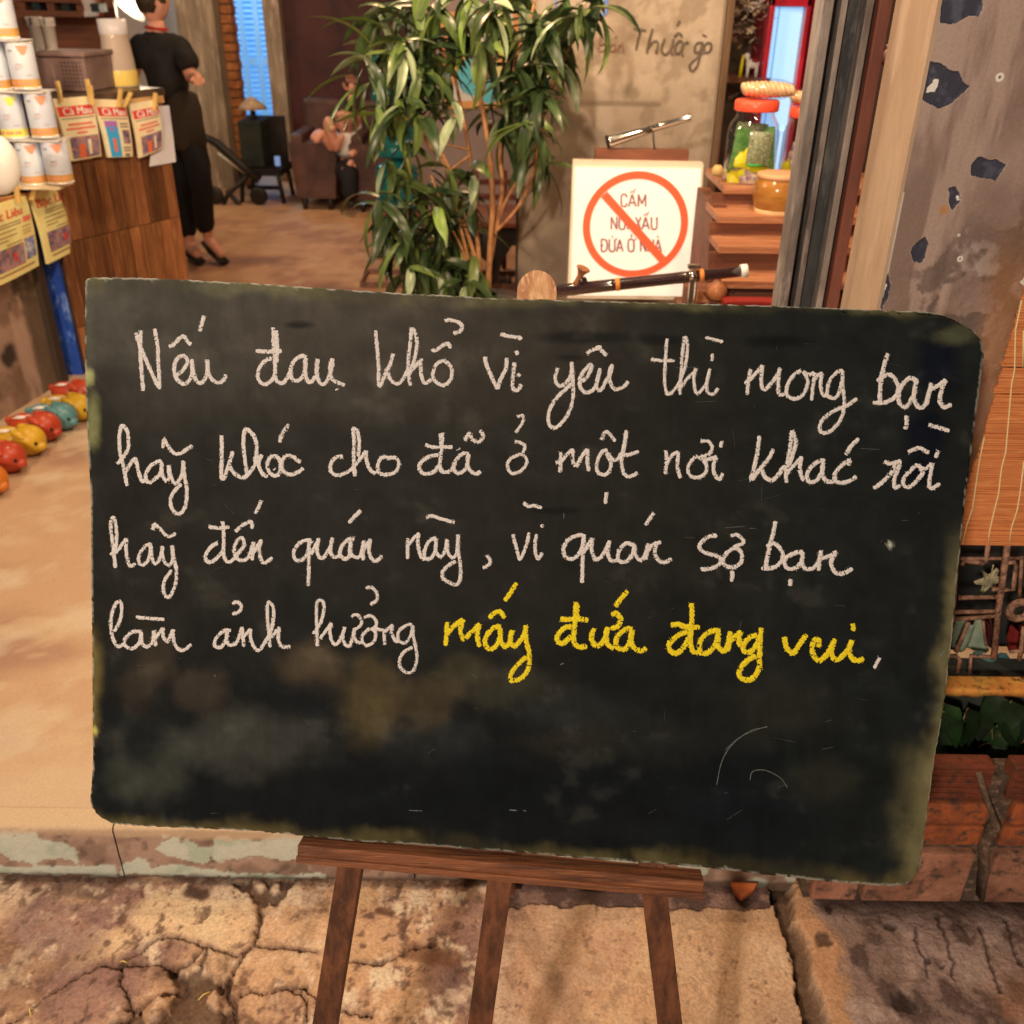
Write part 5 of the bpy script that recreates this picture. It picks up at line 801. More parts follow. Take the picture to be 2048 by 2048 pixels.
# row of clay animal banks
clay = {k: M('glazed_clay_'+k, obs(*c, 1.15), obs(*c2, 1.15), scale=9, rough=.36, spec=.5, coat=.15, bump=.0008, bscale=60, fine=.12) for k, c, c2 in (('red', (206, 74, 36), (184, 54, 28)), ('orange', (222, 118, 30), (206, 96, 26)), ('yellow', (232, 172, 40), (216, 148, 30)), ('teal', (104, 146, 132), (84, 126, 116)))}
blk = M('clay_eye_black', (.01, .01, .01), rough=.3); whp = M('clay_white_paint', obs(240, 200, 170, .85), rough=.3)
def bank(px, py, rad, key, label, yaw=0):
    p = V(onz(px, py, FZ)); r = rad/60.*.067*(p.y/3.6); root = thing('animal_bank', label, 'clay bank', p, 'row of glazed clay animal banks'); R = Matrix.Rotation(yaw, 3, 'Z')
    h = p+Vector((0, 0, r*1.0)); m_ = clay[key]
    MB().ell(h, (r*1.02, r*.98, r), 22, 14).ell(h+R@Vector((r*.80, -r*.2, -r*.28)), (r*.42, r*.36, r*.32), 14, 8, R).build('head', m_, root)
    MB().ell(h+R@Vector((-r*1.45, r*.15, -r*.12)), (r*1.25, r*.82, r*.86), 20, 12, R).ell(h+R@Vector((-r*2.6, r*.2, r*.15)), (r*.30, r*.26, r*.30), 10, 6, R).build('body', m_, root)
    for s in (-1, 1): MB().ell(h+R@Vector((-r*.30, s*r*.55-r*.1, r*.62)), (r*.62, r*.24, r*.26), 12, 6, R@Matrix.Rotation(s*.3, 3, 'Z')@Matrix.Rotation(.35, 3, 'Y')).build('ear', m_, root)
    for s in (-1, 1): MB().ell(h+R@Vector((r*.80, s*r*.46-r*.12, r*.05)), (r*.10, r*.12, r*.13), 8, 6, R).build('eye', blk, root)
    for k in range(4): MB().ell(h+R@Vector((-r*1.5+(k % 2)*r*.2-.0, (k-1.5)*r*.16-r*.2, r*.66)), (r*.46, r*.05, r*.05), 10, 5, R@Matrix.Rotation(-.06, 3, 'Y')).build('painted_stripe', whp, root)
    MB().ell(h+R@Vector((-r*.72, -r*.2, r*.45)), (r*.05, r*.4, r*.3), 8, 6, R).build('collar', whp, root)
    for sx in (-.2, -2.1):
        for s in (-1, 1): MB().ell(p+R@Vector((r*sx, s*r*.5, r*.14)), (r*.24, r*.2, r*.18), 8, 5, R).build('foot', m_, root)
for a in ((-10, 988, 62, 'orange', 'orange clay bank nearest the camera, cut by the left edge'), (26, 942, 60, 'red', 'red clay bank second from the camera'), (66, 908, 58, 'yellow', 'yellow clay bank between two red ones'), (97, 880, 56, 'red', 'red clay bank between the yellow and the teal one'), (131, 858, 52, 'teal', 'teal clay bank, the only teal one of the row'), (163, 840, 52, 'yellow', 'yellow clay bank partly hidden by the chalkboard'), (170, 808, 46, 'red', 'small red clay bank farthest back by the blue post')): bank(*a, yaw=-.12)
# ================================================================== MIDDLE: CONCRETE WALL, SIGN, PIPES
GY = 4.20
xl_, xr_ = float(ony(1036, 500, GY)[0]), float(ony(1437, 165, GY)[0])
cwall = thing('concrete_wall', 'tan concrete wall panel with handwritten tobacco lettering behind the plant', 'wall', ((xl_+xr_)/2, GY, FZ))
XX, ZZ = np.meshgrid(np.arange(xl_, xr_, .010), np.arange(FZ, 2.2, .010)); a1 = fbm(XX, ZZ, 5, 3.2); a2 = fbm(XX+3, ZZ, 5, 13); a3 = fbm(XX*3, ZZ*.5, 5, 4)
CC = np.zeros(XX.shape+(3,))+np.array(obs(178, 146, 112, .85)); CC = cmix(CC, obs(150, 120, 92, .85), sstep(.42, .62, a1)*.8); CC = cmix(CC, obs(192, 160, 126, .85), sstep(.5, .7, a3)*.6); CC = cmix(CC, obs(118, 90, 64, .85), sstep(.55, .68, a2)*.45)
CC = cmix(CC, obs(128, 98, 72, .85), (1-sstep(.9, 1.35, ZZ+(a1-.5)*.4))*.5)
zl = float(ony(1230, 208, GY)[2]); CC = cmix(CC, obs(120, 92, 66, .85), (1-sstep(.004, .014, np.abs(ZZ-zl+(a2-.5)*.01)))*(XX > (xl_+xr_)/2-.15)*(XX < xr_-.22)*.7)
gridmesh(MB(), np.stack([XX, GY+(a2-.5)*.006, ZZ], -1)).build('wall_face', M('concrete_wall_m', (.3, .3, .3), attr='Col', rough=.75, bump=.002, bscale=60, fine=.12), cwall, colors=CC.reshape(-1, 3))
MB().box(((xl_+xr_)/2, GY+.066, 1.17), (xr_-xl_, .12, 2.06)).build('core', M('wall_core', obs(150, 120, 92, .85), rough=.8), cwall)
MB().box((xr_+.016, GY+.06, 1.17), (.028, .15, 2.06), bev=.002).build('wooden_edge', M('edge_wood_dark', obs(112, 78, 50, .85), obs(86, 58, 38, .85), scale=8, stretch=(4, 4, .4)), cwall); MB().box((xl_-.006, GY+.05, 1.17), (.010, .13, 2.06)).build('edge_trim', M('edge_trim', obs(70, 54, 42, .85), rough=.7), cwall)
wp = M('wall_lettering_brown', obs(92, 72, 54, .85), obs(112, 88, 66, .85), scale=40, rough=.8); wpl_ = M('wall_lettering_light', obs(140, 100, 74, .85), rough=.8); wpb = M('wall_lettering_blue', obs(96, 126, 180, .85), rough=.7)
og = lambda x, y: ony(x, y, GY-.004)
def words(name, label, sts, w, m_):
    mb = MB(); f = cv(1100, 0, 3.018)
    for i, s in enumerate(sts): ribbon(mb, [f(p) for p in s], w, og, (0, -1, 0), .0015+.0002*i, jag=.12, seed=i, step=2.5)
    o = mb.build(name, m_, cwall); o['label'] = label
words('painted_word', 'the word Thuốc in dark brown paint', [[(503, 172), (580, 184)], [(545, 178), (532, 240), (518, 305)], [(620, 172), (597, 255), (583, 325)], [(588, 295), (625, 252), (652, 262), (640, 325)], [(692, 230), (672, 300), (697, 330), (732, 290), (745, 235)], [(745, 235), (728, 300), (742, 335)], [(785, 240), (755, 280), (760, 325), (788, 310), (800, 270), (785, 240)], [(748, 226), (776, 198), (798, 226)], [(783, 122), (765, 158)], [(838, 255), (806, 268), (792, 312), (802, 340)]], 5.2, wp)
words('painted_word', 'the word gò in dark brown paint', [[(915, 255), (880, 270), (873, 315), (903, 310), (918, 265)], [(922, 252), (905, 330), (890, 395), (857, 430), (843, 395), (880, 355), (925, 318)], [(955, 255), (930, 280), (935, 318), (965, 308), (972, 268), (955, 255)], [(918, 208), (945, 222)]], 5.0, wp)
words('painted_word', 'faint word bán in light brown paint', [[(308, 200), (298, 260), (296, 310), (330, 300), (336, 268), (300, 268)], [(385, 262), (362, 285), (372, 312), (394, 290), (392, 262), (396, 312)], [(415, 268), (412, 318)], [(415, 285), (436, 262), (440, 318)], [(392, 232), (404, 212)]], 3.4, wpl_)
words('painted_word', 'blue lettering at the top of the wall', [[(38, -60), (36, 20), (60, 46), (86, 20), (92, -60)], [(92, -60), (88, 30), (100, 48)], [(300, -60), (298, 0), (330, 10), (345, -60)], [(345, -60), (342, 60), (320, 96), (300, 70)], [(200, -60), (190, -5)]], 4.2, wpb)
# lit prohibition sign
SY = 3.50
sg = thing('prohibition_sign', 'cream sign box with added glow, a red prohibition circle and Vietnamese words', 'sign', ony(1275, 590, SY))
sc_ = [V(ony(x, y, SY)) for x, y in ((1146, 322), (1407, 327), (1395, 600), (1135, 596))]
MB().prism([sc_[0], sc_[1], sc_[2], sc_[3]], (0, .05, 0)).build('box', M('sign_box', obs(226, 190, 150, .9), rough=.6), sg)
ins = lambda p, q, t: p+(q-p)*t
MB().prism([V(ony(x, y, SY-.002)) for x, y in ((1150, 334), (1402, 338), (1391, 592), (1141, 590))], (0, -.004, 0)).build('added_glow_panel', M('sign_panel', obs(250, 232, 206, 1), obs(244, 222, 190, 1), scale=3, rough=.45, emit=(1, .86, .66), estr=.44), sg)
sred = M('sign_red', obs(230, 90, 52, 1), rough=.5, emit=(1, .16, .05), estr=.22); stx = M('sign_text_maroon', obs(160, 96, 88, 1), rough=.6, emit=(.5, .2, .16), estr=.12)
def s4(a, b): return ony(1100+a/3.018, b/3.018, SY-.008)
pc = s4(515, 1362); rx = float((s4(833, 1362)-s4(197, 1362))[0])/2; rz_ = float((s4(515, 1040)-s4(515, 1682))[2])/2
mb = MB(); n = 64; vs = []
for i in range(n):
    a = 2*math.pi*i/n
    for k in (.86, 1.0): vs.append((pc[0]+rx*k*math.cos(a), SY-.0085, pc[2]+rz_*k*math.sin(a)))
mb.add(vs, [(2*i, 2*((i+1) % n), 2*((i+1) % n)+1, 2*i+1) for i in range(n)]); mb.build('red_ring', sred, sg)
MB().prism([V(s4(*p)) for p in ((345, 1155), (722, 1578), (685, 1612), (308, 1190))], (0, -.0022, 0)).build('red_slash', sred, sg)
O_ = [[(.5, 0), (.14, .05), (0, .26), (0, .74), (.14, .95), (.5, 1), (.86, .95), (1, .74), (1, .26), (.86, .05), (.5, 0)]]
A_ = [[(0, 1.02), (.5, 0)], [(.5, 0), (1, 1.02)], [(.18, .70), (.82, .70)]]; HAT = [[(.18, -.10), (.5, -.26)], [(.5, -.26), (.82, -.10)]]; AC = [[(.42, -.10), (.66, -.34)]]; ACH = [[(.70, -.24), (1.0, -.46)]]; GR = [[(.6, -.10), (.30, -.32)]]; HK = [[(.34, -.34), (.62, -.36), (.66, -.24), (.48, -.16), (.48, -.10)]]; HORN = [[(.98, .10), (1.28, .04), (1.30, -.14)]]
U_ = [[(0, -.02), (0, .72), (.14, .95), (.5, 1), (.86, .95), (1, .72), (1, -.02)]]; N_ = [[(0, 1.02), (0, -.02)], [(0, 0), (1, 1)], [(1, 1.02), (1, -.02)]]
GL = {'C': [[(1, .28), (.86, .05), (.5, 0), (.14, .05), (0, .26), (0, .74), (.14, .95), (.5, 1), (.86, .95), (1, .72)]], 'Ấ': A_+HAT+ACH, 'M': [[(0, 1.02), (0, -.02)], [(0, 0), (.5, .80)], [(.5, .80), (1, 0)], [(1, -.02), (1, 1.02)]], 'N': N_, 'Ó': O_+AC, 'I': [[(.5, -.02), (.5, 1.02)]], 'X': [[(0, -.02), (1, 1.02)], [(1, -.02), (0, 1.02)]], 'U': U_,
 'Đ': [[(0, 1.02), (0, -.02)], [(0, 0), (.45, 0), (.85, .10), (1, .35), (1, .65), (.85, .90), (.45, 1), (0, 1)], [(-.22, .5), (.38, .5)]], 'Ứ': U_+HORN+AC, 'A': A_, 'Ở': O_+HORN+HK, 'H': [[(0, 1.02), (0, -.02)], [(1, 1.02), (1, -.02)], [(0, .5), (1, .5)]], 'À': A_+GR, '.': [[(0, .95), (.6, .95)]]}
for wd_, y0, y1, chs in (('CẤM', 1172, 1246, (('C', 430, 463), ('Ấ', 474, 518), ('M', 533, 577))), ('NÓI XẤU', 1310, 1384, (('N', 370, 403), ('Ó', 418, 452), ('I', 460, 480), ('X', 516, 549), ('Ấ', 556, 598), ('U', 612, 645))), ('ĐỨA Ở NHÀ.', 1444, 1518, (('Đ', 310, 344), ('Ứ', 358, 391), ('A', 402, 440), ('Ở', 472, 506), ('N', 547, 578), ('H', 592, 624), ('À', 633, 672), ('.', 690, 700)))):
    mb = MB(); k = 0
    for ch, xa_, xb_ in chs:
        for st in GL[ch]:
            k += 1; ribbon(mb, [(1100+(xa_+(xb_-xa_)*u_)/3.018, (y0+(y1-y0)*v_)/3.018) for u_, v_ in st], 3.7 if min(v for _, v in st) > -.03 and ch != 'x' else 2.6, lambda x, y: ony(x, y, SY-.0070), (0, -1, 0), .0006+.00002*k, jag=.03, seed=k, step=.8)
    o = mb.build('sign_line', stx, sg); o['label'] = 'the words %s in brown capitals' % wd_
# hanger block and chrome pipe above the sign
hb_ = thing('hanger_block', 'brown wooden block behind the top of the sign', 'block', ony(1280, 322, SY+.06))
MB().box((float(ony(1283, 310, SY+.08)[0]), SY+.09, float(ony(1283, 312, SY+.08)[2])), (float(ony(1377, 310, SY+.08)[0]-ony(1190, 310, SY+.08)[0]), .05, .045), bev=.003).build('bar', M('block_wood', obs(140, 78, 50, .85), obs(108, 60, 38, .85), scale=6, stretch=(.5, 4, 4)), hb_)
cp = thing('chrome_pipe', 'shiny metal smoking pipe mounted above the sign', 'pipe', ony(1305, 295, SY+.08))
A, B = V(ony(1100+350/3.018, 855/3.018, SY+.07)), V(ony(1100+845/3.018, 708/3.018, SY+.10)); dv = B-A
MB().tube([A, A+dv*.02, A+dv*.40, A+dv*.52], [.0205, .0215, .0150, .0135], 20).build('wide_tube', chrome, cp); MB().tube([A+dv*.52, A+dv*.99, B], [.0120, .0120, .0135], 18).build('narrow_tube', chrome, cp)
MB().tube([A-dv*.015, A], [.0225, .0225], 20).build('black_end', M('black_rubber', (.015, .015, .015), rough=.5), cp); pk = A+dv*.55
MB().tube([pk, pk+Vector((.006, 0, -.045)), pk+Vector((.012, 0, -.072))], .0032, 6).tube([pk+Vector((.004, 0, -.072)), pk+Vector((.022, 0, -.072))], .005, 6).build('hook', M('dark_metal', (.08, .06, .05), rough=.4, metal=.8), cp)
# black bamboo pipe
bpipe = thing('black_pipe', 'long black smoking pipe with orange ties and ivory tip in front of the sign', 'pipe', ony(1300, 580, 2.50)); PYY = 2.50
A, B = V(ony(1100+20/3.018, 1758/3.018, PYY)), V(ony(1100+1150/3.018, 1637/3.018, PYY)); dv = B-A
lac = M('black_lacquer', obs(42, 26, 24, .9), obs(62, 36, 30, .9), scale=14, stretch=(.4, 5, 5), rough=.18, spec=.7, coat=.6)
MB().tube([A, A+dv*.31, A+dv*.315, A+dv*.32, A+dv*.66, A+dv*.70, A+dv*.71, B], [.0166, .0158, .0166, .0158, .0150, .0158, .0150, .0142], 20).build('tube', lac, bpipe)
MB().tube([B, B+dv*.036], [.017, .017], 20).build('ivory_tip', M('ivory', obs(236, 214, 180, .9), rough=.35), bpipe)
tie = M('orange_tie', obs(214, 120, 50, .9), rough=.5)
for t in (.345, .793): MB().tube([A+dv*(t-.012), A+dv*t, A+dv*(t+.012)], [.0160, .0175, .0160], 18).build('orange_tie', tie, bpipe)
bowl = V(ony(1100+150/3.018, 1730/3.018, PYY)); bd = Vector((.40, -.12, 1)).normalized(); Rb = bd.to_track_quat('Z', 'Y').to_matrix(); bw = M('bowl_wood', obs(160, 94, 52, .9), obs(120, 66, 36, .9), scale=20, rough=.35)
MB().lathe([(.010, 0), (.008, .016), (.007, .031), (.011, .042), (.016, .050), (.0195, .053), (.018, .056), (.008, .053), (0, .050)], bowl+Vector((0, 0, .0)), 18, R=Rb).build('bowl', bw, bpipe)
MB().lathe([(.011, 0), (.015, .007), (.011, .015)], bowl+Vector((.018, 0, .010)), 14).build('collar', lac, bpipe)
ck = A+dv*.745; MB().tube([ck-dv*.018, ck+dv*.018], [.0166, .0166], 18).build('clamp_band', chrome, bpipe)
MB().box(ck+Vector((0, -.006, .028)), (.034, .016, .010), bev=.002).box(ck+Vector((-.002, -.012, -.045)), (.012, .008, .085), bev=.001).box(ck+Vector((.010, -.010, -.050)), (.004, .010, .085)).box(ck+Vector((.002, -.006, -.33)), (.012, .012, .50)).build('clamp_stand', chrome, bpipe)
# ================================================================== RIGHT OF THE WALL: STEPPED SHELF, JARS, FRIDGE
def w8(px, py, y): return V(ony(px, py, y))
shw = M('shelf_wood', obs(172, 106, 66, .9), obs(140, 80, 48, .9), obs(190, 124, 80, .9), scale=6, stretch=(.4, 5, 5), rough=.5, bump=.0006, bscale=50, fine=.15); shd = M('shelf_wood_dark', obs(120, 66, 40, .9), obs(92, 50, 32, .9), scale=6, stretch=(.4, 4, 4), rough=.55)
ss = thing('stepped_shelf', 'stepped wooden display shelf right of the sign', 'shelf', w8(1500, 590, 2.9))
steps = [(1413, 374, 3.02, .30), (1416, 432, 2.86, .16), (1422, 492, 2.74, .12), (1430, 562, 2.64, .10)]; prevz = None; xr2 = 1.15
tops = []
for k, (px, py, y, dep) in enumerate(steps):
    z = float(ony(1480, py, y)[2]); xa = float(ony(px, py-14, y+dep)[0]); tops.append(z)
    MB().box(((xa+xr2)/2, y+dep/2+.018, z-.010), (xr2-xa, dep+.045, .022), bev=.0025).build('tread', shw, ss)
for k in range(3):
    y = steps[k][2]+.012; z0, z1 = tops[k+1], tops[k]-.021; xa = float(ony(steps[k][0]+6, 430, y)[0]); MB().box(((xa+xr2)/2, y+.008, (z0+z1)/2), (xr2-xa, .014, z1-z0-.002)).build('riser', shd, ss)
MB().box((float(ony(1416, 480, 3.1)[0]), 3.12, (FZ+tops[0])/2-.02), (.040, .30, tops[0]-FZ-.05)).build('side_post', shd, ss)
bz0 = tops[3]-.022; MB().box((.80, 2.70, bz0-.05), (.62, .10, .075), bev=.003).build('lower_box', shd, ss); 
for i in range(3): MB().lathe([(.006, 0), (.004, .006), (0, .007)], w8(1465+i*4, 583-i*9, 2.645), 8, R=Matrix.Rotation(math.radians(90), 3, 'X')).build('screw', M('screw_dark', (.03, .02, .02)), ss)
MB().box((.80, 2.80, (FZ+bz0)/2-.06), (.60, .28, bz0-FZ-.10)).build('lower_body', shd, ss)
rdm = M('red_plastic', obs(150, 40, 30, 1.2), rough=.35); a = w8(1510, 606, 2.58)
tag(MB().box(a, (.18, .05, .022), bev=.004).build('red_tray', rdm), 'small red plastic tray just above the board below the stepped shelf', 'tray')
wb = w8(1432, 600, 2.62); tag(MB().lathe([(.008, 0), (.024, .006), (.030, .022), (.026, .040), (.012, .052), (.005, .060), (.004, .066)], wb, 18).build('wooden_gourd', bw), 'small round wooden gourd below the tip of the black pipe', 'gourd')
tag(MB().prism([w8(1394, 604, 2.6), w8(1420, 606, 2.6), w8(1398, 580, 2.6)], (0, .02, 0)).build('wooden_wedge', shw), 'small wooden wedge beside the round gourd', 'wedge')
def thin(name, tint, r0, ior=1.5):
    m = bpy.data.materials.new(name); m.use_nodes = True; N = m.node_tree.nodes; L = m.node_tree.links; N.remove(N['Principled BSDF'])
    t = N.new('ShaderNodeBsdfTransparent'); t.inputs[0].default_value = (*tint, 1); g = N.new('ShaderNodeBsdfGlossy'); g.inputs['Roughness'].default_value = r0
    lw = N.new('ShaderNodeLayerWeight'); lw.inputs[0].default_value = .5; pw = N.new('ShaderNodeMath'); pw.operation = 'POWER'; pw.inputs[1].default_value = 3.0; L.new(lw.outputs['Facing'], pw.inputs[0]); f = N.new('ShaderNodeMapRange'); f.inputs[3].default_value = .05; f.inputs[4].default_value = .55*(ior-1)/.5; L.new(pw.outputs[0], f.inputs[0]); x = N.new('ShaderNodeMixShader'); L.new(f.outputs[0], x.inputs[0]); L.new(t.outputs[0], x.inputs[1]); L.new(g.outputs[0], x.inputs[2]); L.new(x.outputs[0], N['Material Output'].inputs[0]); return m
glass = thin('jar_glass', (.93, .95, .985), .03)
yel = M('yellow_wrapper', obs(250, 204, 20, .85), obs(240, 178, 20, .85), scale=30, rough=.35); grn = M('green_packet', obs(112, 150, 60, .9), obs(64, 112, 44, .9), obs(150, 150, 90, .9), scale=30, rough=.4); oli_ = M('olive_packet', obs(150, 138, 84, .9), obs(112, 104, 60, .9), obs(206, 190, 140, .9), scale=70, rough=.3); pur = M('purple_wrapper', obs(120, 70, 90, .9), obs(226, 180, 130, .9), scale=60, rough=.4)
redlid = M('red_lid', obs(232, 74, 44, .9), rough=.3); cook = M('cookie', obs(240, 190, 132, 1.1), obs(214, 154, 98, 1.1), scale=50, rough=.5, bump=.001, bscale=150); film = thin('clear_film', (.97, .96, .97), .12, 1.35)
def jar(pcx, pb, pt, y, rad, label, seed, half=False):
    b = w8(pcx, pb, y); r = thing('glass_jar', label, 'jar', b, 'glass jars on the stepped shelf'); h = float(ony(pcx, pt, y)[2])-b.z; q = random.Random(seed)
    MB().lathe([(rad*.90, 0), (rad*.98, .006), (rad, .02), (rad*1.0, h*.70), (rad*.93, h*.82), (rad*.74, h*.92), (rad*.70, h*.96), (rad*.74, h)], b, 34).lathe([(rad*.70, h*.99), (rad*.66, h*.95), (rad*.70, h*.91), (rad*.89, h*.81), (rad*.96, h*.69), (rad*.96, .022), (rad*.90, .010), (0, .008)], b, 34, cap=False).build('glass', glass, r)
    MB().lathe([(rad*.82, h-.004), (rad*.84, h), (rad*.84, h+.022), (rad*.78, h+.027), (0, h+.027)], b, 30).build('lid', redlid, r)
    def pack(c, sx, sz, m_, nm, rot):
        R = Matrix.Rotation(rot[2], 3, 'Z')@Matrix.Rotation(rot[0], 3, 'X')@Matrix.Rotation(rot[1], 3, 'Y'); vs = []; n = 6
        P1 = []; P2 = []
        for j in range(n+1):
            a_, b_ = [], []
            for i in range(n+1):
                u_, v_ = i/n*2-1, j/n*2-1; t = (1-u_**4)*(1-v_**4)*.011+.001; wv = .002*math.sin(i*2.1+j*1.7); a_.append(tuple(Vector(c)+R@Vector((u_*sx, -t+wv, v_*sz)))); b_.append(tuple(Vector(c)+R@Vector((u_*sx, t+wv, v_*sz))))
            P1.append(a_); P2.append(b_)
        gridmesh(gridmesh(MB(), np.array(P1)), np.array(P2)[:, ::-1]).build(nm, m_, r)
    for i in range(26 if not half else 14):
        a = q.uniform(0, 6.28); rr_ = q.uniform(.15, .52)*rad; pack((b.x+rr_*math.cos(a), b.y-abs(rr_*math.sin(a))*.8, b.z+.022+q.random()*(h*.30 if not half else h*.24)), rad*.46, rad*.34, q.choice([yel, yel, yel, yel, pur]), 'yellow_candy', (q.uniform(-.4, .4), q.uniform(-.7, .7), q.uniform(-.6, .6)))
    if not half:
        pack((b.x-rad*.42, b.y-.012, b.z+h*.50), rad*.44, rad*.85, grn, 'green_packet', (.1, .1, .4)); pack((b.x+rad*.18, b.y-rad*.52, b.z+h*.54), rad*.44, rad*.60, oli_, 'olive_packet', (-.1, .05, -.1)); pack((b.x+rad*.52, b.y-.005, b.z+h*.52), rad*.36, rad*.80, grn, 'green_packet', (.0, -.1, -.5)); pack((b.x-rad*.1, b.y+.0, b.z+h*.74), rad*.62, rad*.30, oli_, 'green_packet', (.3, .1, .1))
        MB().tube([(b.x-rad*.2, b.y-rad*.62, b.z+h*.335), (b.x+rad*.55, b.y-rad*.55, b.z+h*.335)], .004, 6).build('green_band', M('green_band', obs(50, 170, 60, .9), rough=.3), r)
    else: pack((b.x-.01, b.y-.01, b.z+h*.42), rad*.5, rad*.35, pur, 'purple_candy', (.1, .2, .1))
    return b, h
b, h = jar(1493, 378, 218, 3.12, .079, 'large glass jar of yellow sweets and green packets with red lid', 3)
def bag(c, L, Hh, label, tail):
    r = thing('biscuit_bag', label, 'bag', c, 'bags of biscuits lying on the jar lids')
    for i in range(11):
        t = (i+.5)/11; MB().ell(c+Vector((-L/2+L*t, q2.uniform(-.006, .006), Hh*.5)), (L*.075, Hh*.62*math.sin(math.pi*(.12+.76*t))**.5, Hh*.48*math.sin(math.pi*(.16+.70*t))**.5), 12, 8, Matrix.Rotation(-.5, 3, 'Y')).build('biscuit', cook, r)
    MB().ell(c+Vector((0, 0, Hh*.5)), (L*.56, Hh*.72, Hh*.56), 24, 12).build('film', film, r)
    if tail: P = np.array([[(c.x-L*.52-.04*i/4, c.y+.004*math.sin(j*2.), c.z+Hh*.45+(j/4-.5)*(.012+.048*i/4)) for i in range(5)] for j in range(5)]); gridmesh(MB(), P).build('twisted_end', film, r)
q2 = random.Random(6)
bag(b+Vector((.026, -.01, h+.028)), .150, .056, 'bag of striped biscuits on the left jar lid with twisted plastic end', True)
b2_, h2 = jar(1600, 352, 232, 3.22, .072, 'second glass jar of sweets half hidden by the folded gate', 5, True)
bag(b2_+Vector((.0, -.01, h2+.028)), .13, .052, 'bag of pale biscuits on the right jar lid', False)
pb = w8(1550, 436, 2.93); pot = thing('ceramic_pot', 'squat brown glazed ceramic pot with pale base on the stepped shelf', 'pot', pb); ph = float(ony(1550, 347, 2.93)[2])-pb.z
MB().lathe([(.050, 0), (.058, .003), (.066, ph*.24)], pb, 32, cap=True).build('pale_base', M('pot_base', obs(206, 156, 100, .9), obs(186, 136, 84, .9), scale=16, rough=.6), pot)
MB().lathe([(.066, ph*.24), (.0745, ph*.45), (.077, ph*.62), (.073, ph*.78), (.064, ph*.90)], pb, 32, cap=False).build('glazed_body', M('pot_glaze', obs(166, 104, 40, .9), obs(130, 76, 30, .9), scale=10, stretch=(1, 1, 3), rough=.2, coat=.5), pot)
MB().lathe([(.064, ph*.90), (.068, ph*.93), (.068, ph), (.062, ph*1.02), (0, ph*1.02)], pb, 32, cap=False).build('lid', M('pot_lid', obs(196, 136, 88, .9), rough=.5), pot)
tag(MB().lathe([(.012, 0), (.018, .008), (.018, .022), (.010, .032), (0, .033)], w8(1434, 352, 3.1), 14).build('yellow_cap', M('yellow_cap', obs(222, 172, 96, 1.4), rough=.4)), 'small yellow cap standing at the left end of the top shelf', 'cap')  # a small yellow cap, shaped as a turned stub
# fridge with lit glass door
FY = 4.60
fr = thing('red_fridge', 'tall red framed drinks fridge with bright blue white glass door', 'fridge', w8(1580, 400, FY)); fred = M('fridge_red', obs(196, 36, 44, .8), obs(150, 20, 30, .8), scale=3, rough=.3, coat=.4)
fx0, fx1 = float(ony(1537, 165, FY)[0]), float(ony(1604, 165, FY)[0]); fz0, fz1 = FZ+.05, float(ony(1580, 14, FY)[2])
gx0, gx1 = float(ony(1529, 165, FY)[0]), float(ony(1589, 165, FY)[0])
MB().box(((gx0+gx1)/2, FY+.03, (fz0+fz1)/2), (gx1-gx0, .01, fz1-fz0)).build('lit_interior', M('fridge_light', (.4, .7, .9), rough=.4, emit=(.30, .60, 1.0), estr=.80), fr)
MB().box((gx0+.028, FY+.018, (fz0+fz1)/2), (.006, .012, fz1-fz0)).build('inner_seal', M('seal_blue', (.25, .45, .65), rough=.5, emit=(.2, .45, .8), estr=.5), fr)
for k in range(3):
    zz = FZ+.38+.30*k; MB().box(((gx0+gx1)/2, FY+.016, zz), (gx1-gx0-.02, .02, .006)).build('wire_shelf', M('fridge_shelf', (.7, .85, .95), rough=.4, emit=(.4, .7, 1), estr=.6), fr)
for x, w in ((gx0-.010, .020), (gx1+.010, .020)): MB().box((x, FY, (fz0+fz1)/2), (w, .05, fz1-fz0+.08), bev=.003).build('door_frame', fred, fr)
MB().box(((gx0+gx1)/2, FY, fz1+.03), (gx1-gx0+.04, .05, .055), bev=.003).build('door_frame', fred, fr); MB().box(((gx0+gx1)/2, FY, fz0-.02), (gx1-gx0+.04, .05, .05), bev=.003).build('door_frame', fred, fr)
MB().box(((gx0+gx1)/2+.09, FY+.38, 1.05), (gx1-gx0+.22, .66, 1.8)).build('body', M('fridge_body', obs(110, 20, 26, .7), rough=.4), fr)
MB().box((gx1+.085, FY-.01, 1.2), (.11, .04, 2.1), bev=.006).build('side_column', M('fridge_dark_red', obs(140, 16, 24, .75), obs(84, 10, 18, .75), scale=3, stretch=(1, 1, .4), rough=.25, coat=.5), fr)
